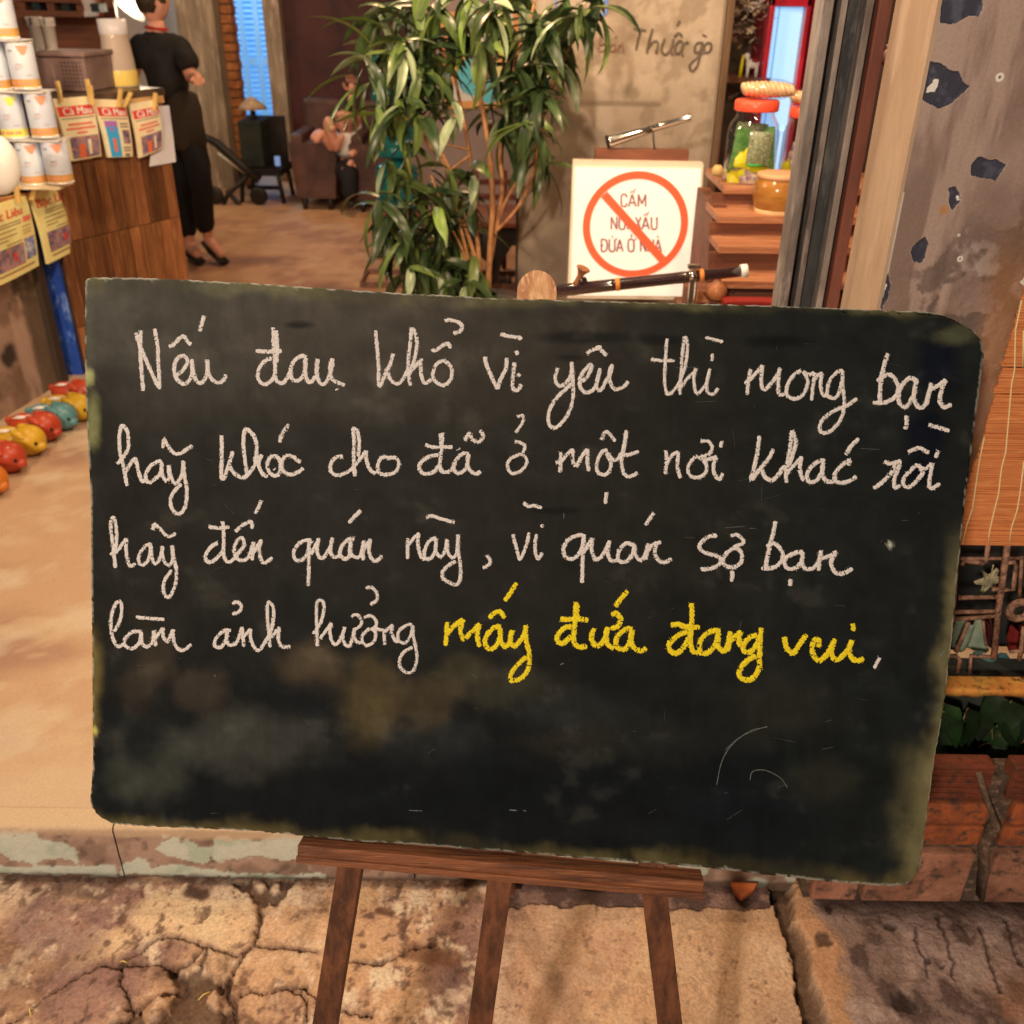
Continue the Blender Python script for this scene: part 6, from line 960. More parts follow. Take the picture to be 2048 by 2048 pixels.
# trinket shelf
tsf = thing('trinket_shelf', 'brown wooden shelf board with small ornaments left of the red fridge', 'shelf', w8(1490, 160, 4.7)); a, bb = w8(1456, 168, 4.75), w8(1532, 150, 4.55)
MB().box(((a.x+bb.x)/2, 4.72, (a.z+bb.z)/2), (bb.x-a.x+.06, .26, .022), bev=.002).build('board', shd, tsf); MB().box(((a.x+bb.x)/2, 4.87, 1.15), (bb.x-a.x+.08, .02, 2.1)).build('back_board', M('shelf_back', obs(60, 46, 34, .8), obs(90, 70, 50, .8), scale=6), tsf)
zs_ = (a.z+bb.z)/2+.011
fb = thing('dried_flowers', 'tangled bunch of dried flowers and leaves hanging above the trinket shelf', 'dried flowers', (a.x+.1, 4.72, zs_+.1)); q = random.Random(8)
pm3 = [M('dried_petal_%s' % n_, obs(*c, .85), obs(*c2, .85), scale=40, rough=.7) for n_, c, c2 in (('a', (236, 200, 176), (190, 150, 124)), ('b', (190, 140, 96), (150, 108, 76)), ('c', (246, 210, 156), (210, 164, 112)), ('d', (84, 62, 44), (60, 44, 32)))]
for k in range(120):
    c = Vector((q.uniform(a.x-.02, bb.x+.03), q.uniform(4.62, 4.82), zs_+q.uniform(.10, .62))); m_ = q.choice(pm3); R = Matrix.Rotation(q.uniform(0, 6), 3, 'Z')@Matrix.Rotation(q.uniform(-1, 1), 3, 'X'); mb = MB(); s = q.uniform(.010, .028)
    for j in range(5):
        an = j*1.2566; p = [Vector((0, 0, 0)), Vector((math.cos(an-.35), math.sin(an-.35), .25))*s, Vector((math.cos(an), math.sin(an), .15))*s*1.5, Vector((math.cos(an+.35), math.sin(an+.35), .25))*s]; mb.add([c+R@x for x in p], [(0, 1, 2, 3)])
    mb.build('petal_cluster', m_, fb)
f1 = Vector((a.x+.075, 4.63, zs_)); fg = thing('figurine', 'small white and red animal figurine on the trinket shelf', 'figurine', f1); wp_ = M('figurine_white', obs(236, 206, 180, .9), rough=.35)
MB().ell(f1+Vector((0, 0, .055)), (.030, .016, .020), 12, 8).ell(f1+Vector((-.028, 0, .085)), (.013, .011, .013), 10, 6).tube([f1+Vector((-.02, 0, .06)), f1+Vector((-.028, 0, .085))], .008, 7).build('body', wp_, fg)
for sx in (-.018, .018):
    for sy in (-.008, .008): MB().tube([f1+Vector((sx, sy, .05)), f1+Vector((sx*1.1, sy, 0))], [.006, .004], 6).build('leg', wp_, fg)
MB().ell(f1+Vector((.006, -.002, .066)), (.020, .017, .011), 10, 6).build('red_saddle', rdm, fg)
tag(MB().tube([(a.x+.022, 4.62, zs_), (a.x+.028, 4.62, zs_+.09)], [.008, .005], 8).build('yellow_stick', yel), 'slim yellow figurine at the left end of the trinket shelf', 'figurine')
tag(MB().box((a.x+.13, 4.66, zs_+.018), (.05, .05, .034), bev=.003).build('black_box', M('black_plastic', (.02, .02, .02), rough=.3)), 'small black box on the trinket shelf', 'box')
tag(MB().ell((a.x+.175, 4.66, zs_+.018), (.016, .016, .017), 12, 8).build('orange_ball', tie), 'small orange ball at the right end of the trinket shelf', 'ball')
# dark side wall of the shop behind the gate
sw = thing('dark_partition', 'dark partition closing the space behind the shelf and the fridge', 'wall', (1.6, 5.4, FZ)); MB().box((2.2, 5.45, 1.25), (2.9, .1, 2.3)).build('panel', M('partition', obs(90, 62, 44, .6), obs(64, 44, 32, .6), scale=3, rough=.7), sw)
mb = MB().box((2.3, 3.6, 1.2), (.04, 3.6, 2.2)); mb.build('return_panel', M('partition', (0, 0, 0)), sw)
rc_ = M('red_cloth_dark', obs(130, 16, 20, .7), rough=.7); tag(MB().box(w8(1428, 330, 4.35)+Vector((0, 0, -.2)), (.035, .03, .6), bev=.01).build('red_drape', rc_), 'dark red drape strip behind the left edge of the jar shelf', 'drape')
# ================================================================== POTTED PLANT
PY0 = 3.75
def pp(px, py, y=PY0): return V(ony(px, py, y))
bp_ = onz(968, 700, FZ); root = thing('potted_dracaena', 'tall bushy potted plant with long drooping green leaves in the middle of the doorway', 'plant', (float(ony(968, 560, PY0)[0]), PY0, FZ))
px0 = root.location.x
MB().lathe([(.13, 0), (.15, .02), (.185, .40), (.195, .42), (.190, .43), (.165, .41), (0, .40)], (px0, PY0, FZ), 30).build('pot', M('pot_dark_clay', obs(60, 40, 32, .8), obs(44, 30, 24, .8), scale=8, rough=.5), root)
stm = M('cane_stem', obs(206, 138, 82, .95), obs(176, 110, 62, .95), obs(150, 96, 56, .95), scale=16, stretch=(3, 3, 1), rough=.6, bump=.001, bscale=80); yst = M('yellow_stem', obs(206, 176, 66, .95), obs(180, 150, 60, .95), scale=14, rough=.5)
BASE = (968, 600)
branches = [([(975, 600), (980, 500), (985, 400), (978, 300), (962, 200), (950, 120)], .013, 0), ([(965, 600), (955, 480), (948, 380), (938, 300), (925, 230), (905, 130)], .010, 0), ([(985, 480), (1005, 380), (1000, 300), (1020, 200), (1030, 120)], .010, 0), ([(975, 560), (1000, 430), (1040, 350), (1062, 290)], .008, 0), ([(985, 470), (1035, 415), (1065, 350), (1080, 260), (1100, 180)], .007, 0),
 ([(965, 560), (920, 420), (898, 342), (860, 292), (828, 250), (803, 229)], .0085, 0), ([(900, 342), (875, 290), (848, 262), (838, 246)], .007, 0), ([(900, 342), (930, 318), (942, 310)], .006, 0), ([(960, 590), (900, 470), (850, 420), (832, 390), (815, 320), (797, 246)], .0065, 1), ([(955, 590), (915, 430), (905, 350)], .008, 0), ([(958, 600), (925, 500), (890, 430), (862, 350)], .006, 0), ([(938, 300), (905, 292), (880, 285)], .005, 0),
 ([(948, 380), (930, 260), (900, 225)], .005, 0), ([(950, 120), (940, 60), (930, -10)], .009, 0), ([(905, 130), (860, 70), (835, 20)], .008, 0), ([(1030, 120), (1060, 40), (1075, -20)], .008, 0), ([(1100, 180), (1140, 90), (1165, 20)], .006, 0), ([(962, 200), (990, 100), (1010, 30)], .006, 0), ([(905, 130), (840, 130), (800, 120)], .006, 0)]
q = random.Random(21)
for pts, r, yl in branches:
    y0 = q.uniform(-.08, .08); P = []
    for i, p in enumerate(bez(pts, 4)): t = min(1, i/12); P.append(pp(p[0], p[1], PY0+y0*t))
    n = len(P); MB().tube(P, [r*(1-.45*i/(n-1)) for i in range(n)], 7).build('stem', yst if yl else stm, root)
def lf(L, Wd, bend, seg=7):
    vs = []; fs = []
    for i in range(seg+1):
        t = i/seg; w = Wd/2*(.30+.70*math.sin(math.pi*min(1, t*1.25+.05))**.7 if t < .45 else (1-((t-.45)/.55)**1.9))*1.0; w = max(w, .0006); th = bend*t*1.25
        y = L*(math.sin(th)/(bend*1.25+1e-6)); z = L*((math.cos(th)-1)/(bend*1.25+1e-6)); tw = .25*math.sin(t*2+bend)
        vs += [(-w, y, z+.34*w+tw*w), (0, y, z), (w, y, z+.34*w-tw*w)]
    for i in range(seg): a = i*3; fs += [(a, a+1, a+4, a+3), (a+1, a+2, a+5, a+4)]
    return vs, fs
gl = [M('leaf_green_%s' % n_, obs(*c, .72), obs(*c2, .72), scale=6, stretch=(8, 1, 1), rough=.32, spec=.5, var=.38) for n_, c, c2 in (('dark', (60, 68, 32), (34, 44, 22)), ('mid', (98, 102, 44), (58, 66, 30)), ('light', (112, 122, 46), (84, 98, 38)), ('grey', (146, 142, 98), (96, 102, 64)))]
LM = []
for k in range(10):
    L = q.uniform(.13, .235); vs, fs = lf(L, q.uniform(.028, .042), q.uniform(.35, 1.35))
    for g_ in range(4):
        me = bpy.data.meshes.new('leaf'); me.from_pydata(vs, [], fs); me.polygons.foreach_set('use_smooth', [True]*len(fs)); me.materials.append(gl[g_]); LM.append((g_, me))
def pick(w): 
    g_ = q.choices(range(4), w)[0]; return q.choice([m for a, m in LM if a == g_])
D_, T1, L1 = (6, 3, .3, .6), (3, 4, .8, 3.4), (1, 3, 4, .5)
ros = [(760, 30, 14, T1), (820, 15, 14, T1), (880, 20, 12, T1), (935, 5, 14, T1), (985, 20, 15, T1), (1040, 10, 14, T1), (1090, 30, 12, T1), (1130, 15, 10, D_), (1165, 25, 11, D_), (1188, 15, 8, D_), (925, 70, 14, T1), (1010, 62, 14, T1), (1065, 80, 14, D_), (1120, 70, 12, D_), (800, 85, 12, T1), (860, 90, 12, D_), (960, 100, 8, D_), (905, 100, 6, D_), (1020, 120, 15, D_), (1075, 130, 14, D_), (1120, 120, 11, T1),
 (770, 110, 12, D_), (810, 150, 14, D_), (850, 150, 12, D_), (745, 150, 9, L1), (780, 190, 12, D_), (1010, 170, 14, D_), (1055, 180, 14, D_), (1090, 195, 11, D_), (755, 225, 7, L1), (800, 215, 8, D_), (905, 225, 4, T1), (985, 235, 6, D_), (1020, 225, 9, D_), (1060, 262, 9, T1), (1072, 315, 10, D_), (1050, 240, 6, L1), (835, 232, 6, D_), (880, 210, 7, D_),
 (772, 330, 6, T1), (800, 360, 7, D_), (862, 350, 5, D_), (903, 345, 8, D_), (838, 388, 9, D_), (870, 425, 12, D_), (905, 440, 12, D_), (815, 430, 11, D_), (785, 420, 7, D_), (850, 470, 13, D_), (890, 485, 13, D_), (800, 480, 12, D_), (930, 470, 8, D_), (840, 515, 11, D_), (880, 530, 11, D_), (915, 525, 8, D_), (790, 440, 8, D_), (860, 555, 10, D_), (820, 545, 8, D_), (760, 400, 8, D_), (770, 470, 9, D_), (945, 520, 8, D_), (860, 500, 12, D_), (815, 500, 10, D_), (900, 565, 9, D_), (935, 405, 6, D_), (930, 560, 8, D_), (955, 575, 7, D_), (915, 400, 7, D_), (945, 350, 5, T1), (1010, 270, 6, D_), (990, 590, 6, D_), (800, 285, 6, D_), (735, 120, 7, T1), (880, 140, 8, D_), (1080, 55, 10, D_), (1040, 160, 9, D_)]
leaves = []
for (x, y, n, w) in ros:
    yy = PY0+q.uniform(-.22, .20); c = pp(x+q.uniform(-6, 6), y+q.uniform(-6, 6), yy); up_ = q.uniform(.0, .5) if y < 300 else q.uniform(-.2, .2)
    for j in range(n):
        az = q.uniform(0, 2*math.pi); el = q.uniform(-1.25, .35)+up_*q.random(); me = pick(w)
        leaves.append((c+Vector((q.uniform(-.012, .012), q.uniform(-.012, .012), q.uniform(-.03, .03))), el, az, q.uniform(-.5, .5), me, q.uniform(.75, 1.15)))
for x, y, el, az, s in ((745, 95, .9, 1.6, 1.2), (700, 150, -.2, 1.7, 1), (708, 178, -.6, 2.2, 1), (725, 160, -1.0, 1.8, 1.1), (775, 60, .5, 1.5, 1.2), (1070, 240, .8, -1.0, 1.1), (1040, 232, .5, 1.2, 1.1), (1085, 330, .1, -1.5, 1.1), (1000, 75, 1.1, .2, 1), (840, 60, 1.3, .1, 1.2), (840, 40, 1.2, -.5, 1.2)):
    leaves.append((pp(x, y, PY0-.1), el, az, 0, pick((0, 1, 5, 0)), s))
leaves.sort(key=lambda t: t[0].y)
inv = Matrix.Translation(-root.location); rest = {0: MB(), 1: MB(), 2: MB(), 3: MB()}
for i, (c, el, az, rl, me, s) in enumerate(leaves):
    Mx = Matrix.LocRotScale(c, (Matrix.Rotation(az, 3, 'Z')@Matrix.Rotation(el, 3, 'X')@Matrix.Rotation(rl, 3, 'Y')).to_quaternion(), Vector((s, s, s)))
    if i < 290:
        o = bpy.data.objects.new('leaf', me); COL.objects.link(o); o.parent = root; o.matrix_parent_inverse = inv; o.location = Mx.to_translation(); o.rotation_euler = Mx.to_euler(); o.scale = (s, s, s)
    else:
        g_ = gl.index(me.materials[0]); rest[g_].add([Mx@v.co for v in me.vertices], [tuple(p.vertices) for p in me.polygons], True)
for g_ in rest:
    if rest[g_].v: stuff(rest[g_].build('rear_leaves', gl[g_], root))
# ================================================================== HALL BACKGROUND
def wallbox(name, label, x0, x1, y, z1, m_, part='panel', th=.12, z0=FZ):
    r = thing(name, label, 'wall', ((x0+x1)/2, y, z0)); MB().box(((x0+x1)/2, y+th/2, (z0+z1)/2), (x1-x0, th, z1-z0)).build(part, m_, r); return r
X_ = lambda px, py, y: float(ony(px, py, y)[0])
redw = M('dark_red_wall', obs(82, 38, 32, .9), obs(62, 28, 26, .9), obs(46, 24, 22, .9), scale=1.6, rough=.6, bump=.001)
wallbox('dark_red_wall', 'dark red brown painted wall behind the seated people', X_(582, 350, 9.0), 1.2, 9.02, 3.3, redw)
wallbox('hall_rear_wall', 'plain brownish rear wall of the hall left of the blue doorway', -8, X_(372, 330, 9.4), 9.4, 3.3, M('rear_wall', obs(150, 120, 96, .6), obs(110, 86, 66, .6), scale=2, rough=.8))
jb = thing('door_jamb', 'beige concrete jamb between the blue doorway and the dark red wall', 'pillar', (X_(562, 300, 8.95), 8.95, FZ)); xa, xb = X_(541, 180, 8.9), X_(573, 180, 8.9)
MB().box(((xa+xb)/2, 8.98, 1.72), (xb-xa, .16, 3.15), bev=.004).build('shaft', M('jamb_beige', obs(150, 122, 92, .7), obs(120, 94, 70, .7), obs(172, 142, 108, .7), scale=6, stretch=(2, 2, .3), rough=.7, bump=.002), jb)
cpil = thing('concrete_pillar', 'tall rough concrete pillar behind the walking waiter', 'pillar', (X_(410, 200, 8.6), 8.6, FZ)); xa, xb = X_(372, 180, 8.5), X_(446, 180, 8.5)
MB().box(((xa+xb)/2, 8.60, 1.72), (xb-xa, .20, 3.15), bev=.006).build('shaft', M('pillar_concrete', obs(146, 118, 88, .7), obs(112, 90, 66, .7), obs(172, 140, 108, .7), scale=5, stretch=(2.5, 2.5, .3), rough=.8, bump=.004, bscale=30), cpil)
bs = thing('brick_pier', 'narrow strip of exposed orange bricks beside the concrete pillar', 'pier', (X_(465, 200, 8.7), 8.7, FZ)); xa, xb = X_(447, 180, 8.7), X_(479, 180, 8.7)
mbk = M('pier_brick', obs(172, 104, 56, .7), obs(140, 80, 44, .7), scale=20, rough=.85, bump=.003, var=.15); z = FZ; k = 0
while z < 3.0:
    MB().box(((xa+xb)/2+(.004 if k % 2 else -.004), 8.78, z+.032), (xb-xa, .16, .060), bev=.004).build('brick', mbk, bs); z += .070; k += 1
MB().box(((xa+xb)/2, 8.79, 1.6), (xb-xa-.012, .14, 2.9)).build('mortar', mo, bs)
# doorway with blue louvred shutters; their emission stands in for blue light on them
dr = thing('louvred_door', 'tall blue louvred shutters with added glow in the rear doorway', 'door', (X_(512, 280, 9.9), 9.9, FZ)); bl_ = M('louvre_blue_glow', (.45, .68, .86), (.36, .58, .78), scale=6, rough=.5, emit=(.20, .52, .95), estr=.38)
zb_ = float(ony(512, 255, 9.9)[2]); x0, x1 = X_(474, 200, 9.9), X_(556, 200, 9.9); wq = (x1-x0)/3
for k in range(3):
    xa = x0+wq*k
    for xx in (xa+.012, xa+wq-.012): MB().box((xx, 9.9, (FZ+.02+3.0)/2), (.022, .035, 2.85)).build('stile', bl_, dr)
    for z in (FZ+.08, 1.05, 2.2): MB().box((xa+wq/2, 9.9, z), (wq-.03, .035, .07)).build('rail', bl_, dr)
    z = FZ+.16
    while z < 2.7:
        MB().box((xa+wq/2, 9.905, z), (wq-.045, .034, .008), ax=Matrix.Rotation(.7, 3, 'X')).build('slat', bl_, dr); z += .045
MB().box(((x0+x1)/2, 10.05, 1.6), (x1-x0+.3, .02, 3.2)).build('glow_panel', M('blue_glow', (.2, .45, .7), rough=.6, emit=(.10, .36, .80), estr=.55), dr)
MB().box(((x0+x1)/2, 9.80, 2.27), (x1-x0+.1, .05, .07), ax=Matrix.Rotation(.35, 3, 'Y')).build('cross_bar', M('louvre_bar', (.3, .5, .7), rough=.5), dr)
# white rear wall and lit lamp behind the waiter
wwl = thing('white_rear_wall', 'bright whitewashed wall seen behind the waiter', 'wall', (X_(300, 30, 8.0), 8.9, FZ)); MB().box((X_(290, 100, 9.0), 9.05, 1.72), (X_(372, 100, 9.0)-X_(215, 100, 9.0), .06, 3.1)).build('panel', M('whitewash', obs(236, 218, 200, .9), obs(214, 194, 176, .9), scale=2, rough=.8), wwl)
lx = V(ony(262, 0, 6.9)); lm = thing('ceiling_lamp', 'bright lit white lamp shade beside the waiter', 'lamp', lx); Rl = Matrix.Rotation(.75, 3, 'Y')
MB().lathe([(.02, .10), (.05, .085), (.10, .02), (.125, -.05), (.12, -.05), (.045, .075), (0, .085)], lx, 26, R=Rl).build('shade', M('lamp_shade_white', (.85, .82, .76), rough=.4, emit=(1, .80, .55), estr=1.1), lm)
MB().ell(lx+Rl@Vector((0, 0, -.01)), (.045, .045, .055), 14, 10).build('bulb', M('bulb_lit', (1, .9, .7), emit=(1, .82, .55), estr=14), lm); MB().tube([lx+Rl@Vector((0, 0, .09)), lx+Vector((.1, 0, .5))], .004, 6).build('cord', MATS['dark_cord'], lm)
lamp('lamp_bulb_light', (lx.x+.06, lx.y-.22, lx.z-.05), 8, (1, .82, .58), .05)
# kitchen side: dark cabinet, shelf, post
kd = M('kitchen_dark', obs(30, 34, 32, .6), rough=.3); a = V(ony(120, 112, 6.6)); b = V(ony(188, 36, 6.6))
kc_ = thing('dark_cabinet', 'dark glass fronted cabinet behind the cup stacks', 'cabinet', (a.x, 6.6, FZ)); MB().box(((a.x+b.x)/2, 6.8, .95), (b.x-a.x, .4, 1.6)).build('body', kd, kc_); MB().box(((a.x+b.x)/2, 6.59, 1.45), (b.x-a.x-.04, .01, .3)).build('glass_front', M('dark_glass', (.02, .03, .03), rough=.08), kc_)
a, b = V(ony(20, 30, 6.2)), V(ony(176, 34, 6.2)); ksh = thing('kitchen_shelf', 'brown wooden shelf planks at the upper left above the cup stacks', 'shelf', ((a.x+b.x)/2, 6.3, a.z))
for k in range(3): MB().box(((a.x+b.x)/2, 6.3, a.z+.01+.075*k), (b.x-a.x, .3, .03), ax=Matrix.Rotation(.03*k, 3, 'Y')).build('plank', shd, ksh)
MB().box(((a.x+b.x)/2-.1, 6.52, a.z-.2), (b.x-a.x+.3, .03, 1.3)).build('back_panel', shd, ksh)
for k in range(6): MB().box((a.x+.08+.085*k, 6.25, a.z+.043), (.045, .12, .045)).build('small_box', kd if k % 2 else shd, ksh)
kp_ = thing('wooden_post', 'dark brown wooden post between the kitchen shelf and the lamp', 'post', (X_(196, 100, 6.8), 6.8, FZ)); MB().box((X_(208, 100, 6.8), 6.85, 1.75), (X_(228, 100, 6.8)-X_(190, 100, 6.8), .12, 3.2)).build('shaft', M('post_brown', obs(112, 84, 62, .6), obs(84, 62, 46, .6), scale=5, stretch=(3, 3, .3), rough=.7), kp_)
wallbox('kitchen_wall', 'brown wall behind the kitchen shelf at the far left', -6.5, X_(205, 100, 8.2), 8.2, 3.2, M('kitchen_wall_m', obs(128, 92, 66, .6), obs(96, 68, 48, .6), scale=2, rough=.7))
# furniture
drk = M('dark_furniture', obs(36, 28, 22, .6), obs(24, 20, 16, .6), scale=5, rough=.45); brl = M('brown_leather', obs(76, 46, 34, .6), obs(54, 32, 26, .6), scale=6, rough=.45, spec=.4)
def arm(x0p, x1p, pt, pb, y, label):
    xa, xb = X_(x0p, pb, y), X_(x1p, pb, y); zt_ = float(ony(x0p, pt, y)[2]); r = thing('armchair', label, 'armchair', ((xa+xb)/2, y, FZ), 'brown armchairs in the hall')
    MB().prism([(xa-.03, y, zt_), (xb+.03, y, zt_), (xb, y, FZ+.09), (xa, y, FZ+.09)], (0, .62, 0)).build('seat_block', brl, r); MB().box(((xa+xb)/2, y+.58, zt_+.09), (xb-xa, .14, .34), bev=.03).build('backrest', brl, r)
    for s in (0, 1): MB().box((xa+.03 if s == 0 else xb-.03, y+.3, zt_+.02), (.09, .56, .08), bev=.02).build('armrest', brl, r)
    for sx in (xa+.05, xb-.05):
        for dy in (.04, .56): MB().tube([(sx, y+dy, FZ+.1), (sx, y+dy, FZ)], [.03, .02], 6).build('leg', drk, r)
arm(595, 672, 286, 400, 7.62, 'brown boxy armchair nearest the blue doorway'); arm(712, 790, 290, 412, 7.55, 'brown boxy armchair half hidden by the plant')
xa, xb = X_(484, 400, 7.9), X_(568, 400, 7.9); sc2 = thing('dark_chair', 'dark wooden chair loaded with dark boxes in front of the blue doorway', 'chair', ((xa+xb)/2, 7.95, FZ)); zs2 = float(ony(520, 345, 7.9)[2])
MB().box(((xa+xb)/2, 8.1, zs2), (xb-xa, .42, .05)).build('seat', drk, sc2)
for sx in (xa+.03, xb-.03):
    for dy in (-.05, .3): MB().tube([(sx, 7.95+dy, zs2), (sx+(.03 if sx > (xa+xb)/2 else -.03), 7.95+dy, FZ)], .018, 6).build('leg', drk, sc2)
MB().box(((xa+xb)/2, 8.28, zs2+.20), (xb-xa-.04, .05, .36)).build('backrest', drk, sc2); MB().box(((xa+xb)/2, 8.0, FZ+.10), (xb-xa-.06, .03, .03)).build('stretcher', drk, sc2)
bxd = MB().box(((xa+xb)/2-.06, 8.1, zs2+.03+.17), (xb-xa-.16, .3, .34), bev=.01).build('dark_box', M('box_dark_green', obs(40, 40, 28, .6), obs(28, 28, 22, .6), scale=8)); tag(bxd, 'dark greenish box standing on the dark chair', 'box')
lm2 = V(ony(506, 226, 8.1)); tl_ = thing('table_lamp', 'small table lamp with woven cone shade on the dark box', 'lamp', lm2); MB().lathe([(.115, 0), (.09, .035), (.035, .075), (.02, .085), (0, .09)], lm2+Vector((0, 0, .03)), 20).build('lamp_shade', M('woven_shade', obs(190, 150, 110, .8), obs(150, 112, 80, .8), scale=40), tl_); MB().tube([lm2+Vector((0, 0, -.12)), lm2+Vector((0, 0, .05))], [.04, .015], 8).build('lamp_base', drk, tl_)
tag(MB().box(V(ony(555, 322, 7.85)), (.04, .02, .07)).build('blue_tag', M('tag_blue', (.3, .5, .9), emit=(.2, .4, 1), estr=.3)), 'small bright blue tag on the right of the dark chair', 'tag')
c = V(ony(430, 300, 7.8)); fc = thing('folded_stroller', 'dark folded stroller with curved handle leaning by the pillar', 'stroller', (c.x, 7.8, FZ)); MB().tube([c+Vector((-.10, 0, .02)), c+Vector((-.06, 0, .09)), c+Vector((.02, 0, .05)), c+Vector((.20, 0, -.12)), c+Vector((.32, 0, -.22))], .035, 8).build('handle', drk, fc)
MB().tube([c+Vector((.02, 0, -.02)), c+Vector((.22, 0, -.17))], .012, 6).build('handle_strip', M('stroller_cream', obs(190, 170, 130, .6)), fc); MB().tube([c+Vector((.25, 0, -.17)), c+Vector((.05, 0, -.34)), c+Vector((-.04, 0, -.50))], .02, 6).tube([c+Vector((.05, 0, -.30)), c+Vector((.30, 0, -.62))], .02, 6).build('frame', drk, fc)
for dx in (-.05, .3): MB().lathe([(.05, -.02), (.07, -.01), (.07, .01), (.05, .02)], (c.x+dx, 7.8, FZ+.07), 14, R=Matrix.Rotation(math.radians(90), 3, 'X')).build('wheel', drk, fc)
# water bottles on a dark box
wy = 6.15; xa, xb = X_(742, 440, wy), X_(842, 440, wy); zt_ = float(ony(790, 428, wy)[2])
wbx = thing('dark_stand', 'dark wooden stand under the teal water bottles', 'stand', ((xa+xb)/2, wy, FZ)); MB().box(((xa+xb)/2, wy+.15, (FZ+zt_)/2), (xb-xa-.02, .30, zt_-FZ-.02)).build('body', M('stand_green_dark', obs(32, 40, 32, .6), rough=.5), wbx); MB().box(((xa+xb)/2, wy+.15, zt_), (xb-xa+.03, .34, .022), bev=.003).build('top', M('stand_top', obs(92, 44, 34, .6), rough=.4), wbx)
tealm = M('teal_plastic', (.03, .30, .32), (.02, .18, .20), scale=5, rough=.12, spec=.6, trans=.35, ior=1.2); bh = (float(ony(780, 96, wy)[2])-zt_)/3; br_ = (xb-xa)*.44
for k in range(3):
    z = zt_+.012+k*bh; b = MB(); pr = [(br_*.9, 0), (br_, .02)]
    for j in range(5): zz = .05+j*(bh*.62/5); pr += [(br_, zz), (br_*.94, zz+.012), (br_*.94, zz+.018), (br_, zz+.03)]
    pr += [(br_, bh*.74), (br_*.8, bh*.84), (br_*.3, bh*.93), (br_*.26, bh*.99), (0, bh*.99)]
    tag(b.lathe(pr, ((xa+xb)/2, wy+.15, z), 26).build('water_bottle', tealm), ['lowest teal water bottle of the stack behind the plant', 'middle teal water bottle of the stack behind the plant', 'topmost teal water bottle of the stack behind the plant'][k], 'water bottle', 'stacked teal water bottles')
# mural wall with poster, table and floor grate
mw_ = wallbox('mural_wall', 'grayish wall behind the plant carrying a bright poster', X_(822, 300, 7.2), .75, 7.2, 3.0, M('mural_wall_m', obs(142, 116, 100, .65), obs(122, 98, 84, .65), scale=2, rough=.8))
py_ = 7.15; P4 = [V(ony(x, y, py_)) for x, y in ((882, 24), (1040, 20), (1038, 214), (884, 218))]; pst = thing('poster', 'bright poster of orange, blue and cream curved shapes behind the leaves', 'poster', P4[3]); f = mapq(*P4)
MB().prism(P4, (0, .01, 0)).build('sheet', M('poster_cream', obs(226, 190, 140, .45), rough=.6), pst)
po, pb_, pw, py2 = (M('poster_'+n_, obs(*c, .45), rough=.6) for n_, c in (('orange', (214, 110, 60)), ('blue', (70, 130, 190)), ('white', (206, 206, 214)), ('yellow', (226, 180, 90))))
for a_ in ((0, 0, .09, 1), (.91, 0, 1, 1), (0, .92, 1, 1), (.09, .0, .5, .06)): patch(f, *a_, (0, -1, 0), po, pst, 'orange_border')
def ring_(cx_, cy_, r0, r1, a0, a1, m_, lift):
    vs = []; n = 20
    for i in range(n+1):
        a = a0+(a1-a0)*i/n
        for r in (r0, r1): vs.append(V(f(cx_+r*math.cos(a), cy_-r*math.sin(a)))+Vector((0, -lift, 0)))
    MB().add(vs, [(2*i, 2*i+1, 2*i+3, 2*i+2) for i in range(n)]).build('curved_shape', m_, pst)
ring_(.52, .75, .30, .44, 0, math.pi, po, .002); ring_(.52, .75, .18, .30, 0, math.pi, py2, .0024); ring_(.52, .78, 0, .20, 0, math.pi, pb_, .0028); ring_(.40, .66, .0, .20, 0, 6.28, pb_, .0032); ring_(.22, .28, 0, .14, 0, 6.28, pw, .002); ring_(.75, .25, 0, .16, 0, 6.28, py2, .002); ring_(.62, .86, 0, .10, 0, 6.28, pb_, .0036)
ty = 5.25; xa, xb = X_(862, 440, ty), X_(1050, 440, ty); zt_ = float(ony(960, 448, ty)[2]); tb = thing('carved_table', 'dark carved wooden table behind the plant, left of the concrete wall', 'table', ((xa+xb)/2, ty, FZ)); rdw = M('reddish_dark_wood', obs(112, 56, 40, .6), obs(74, 38, 30, .6), scale=6, rough=.35)
MB().box(((xa+xb)/2, ty+.22, zt_), (xb-xa+.04, .5, .024), bev=.003).build('tabletop', rdw, tb); MB().box(((xa+xb)/2, ty+.02, zt_-.065), (xb-xa-.02, .03, .10)).build('apron', drk, tb)
for sx in (xa+.05, X_(975, 440, ty)):
    for dy in (0, .42): MB().tube([(sx, ty+dy, zt_-.01), (sx-.012, ty+dy, zt_-.16), (sx+.02, ty+dy, (zt_+FZ)/2), (sx-.01, ty+dy, FZ+.03), (sx-.015, ty+dy, FZ)], [.040, .042, .024, .018, .026], 8).build('leg', drk, tb)
MB().prism([(X_(975, 440, ty), ty, zt_-.1), (X_(1028, 440, ty), ty, zt_-.1), (X_(1005, 440, ty), ty, zt_-.20), (X_(996, 440, ty), ty, zt_-.30), (X_(975, 440, ty), ty, zt_-.36)], (0, .03, 0)).build('carved_bracket', drk, tb)
bn2 = thing('slatted_bench', 'reddish brown slatted bench back rising behind the carved table', 'bench', ((xa+xb)/2, 5.9, FZ)); z0_ = float(ony(960, 410, 5.9)[2])
for k in range(4): MB().box(((xa+xb)/2+.05, 5.9, z0_-.12+.085*k), (xb-xa+.05, .025, .035), bev=.004).build('slat', rdw, bn2)
for k in range(4): MB().box((xa+.05+(xb-xa)/3*k, 5.92, (z0_+.2+FZ)/2), (.03, .03, z0_+.2-FZ)).build('post', rdw, bn2)
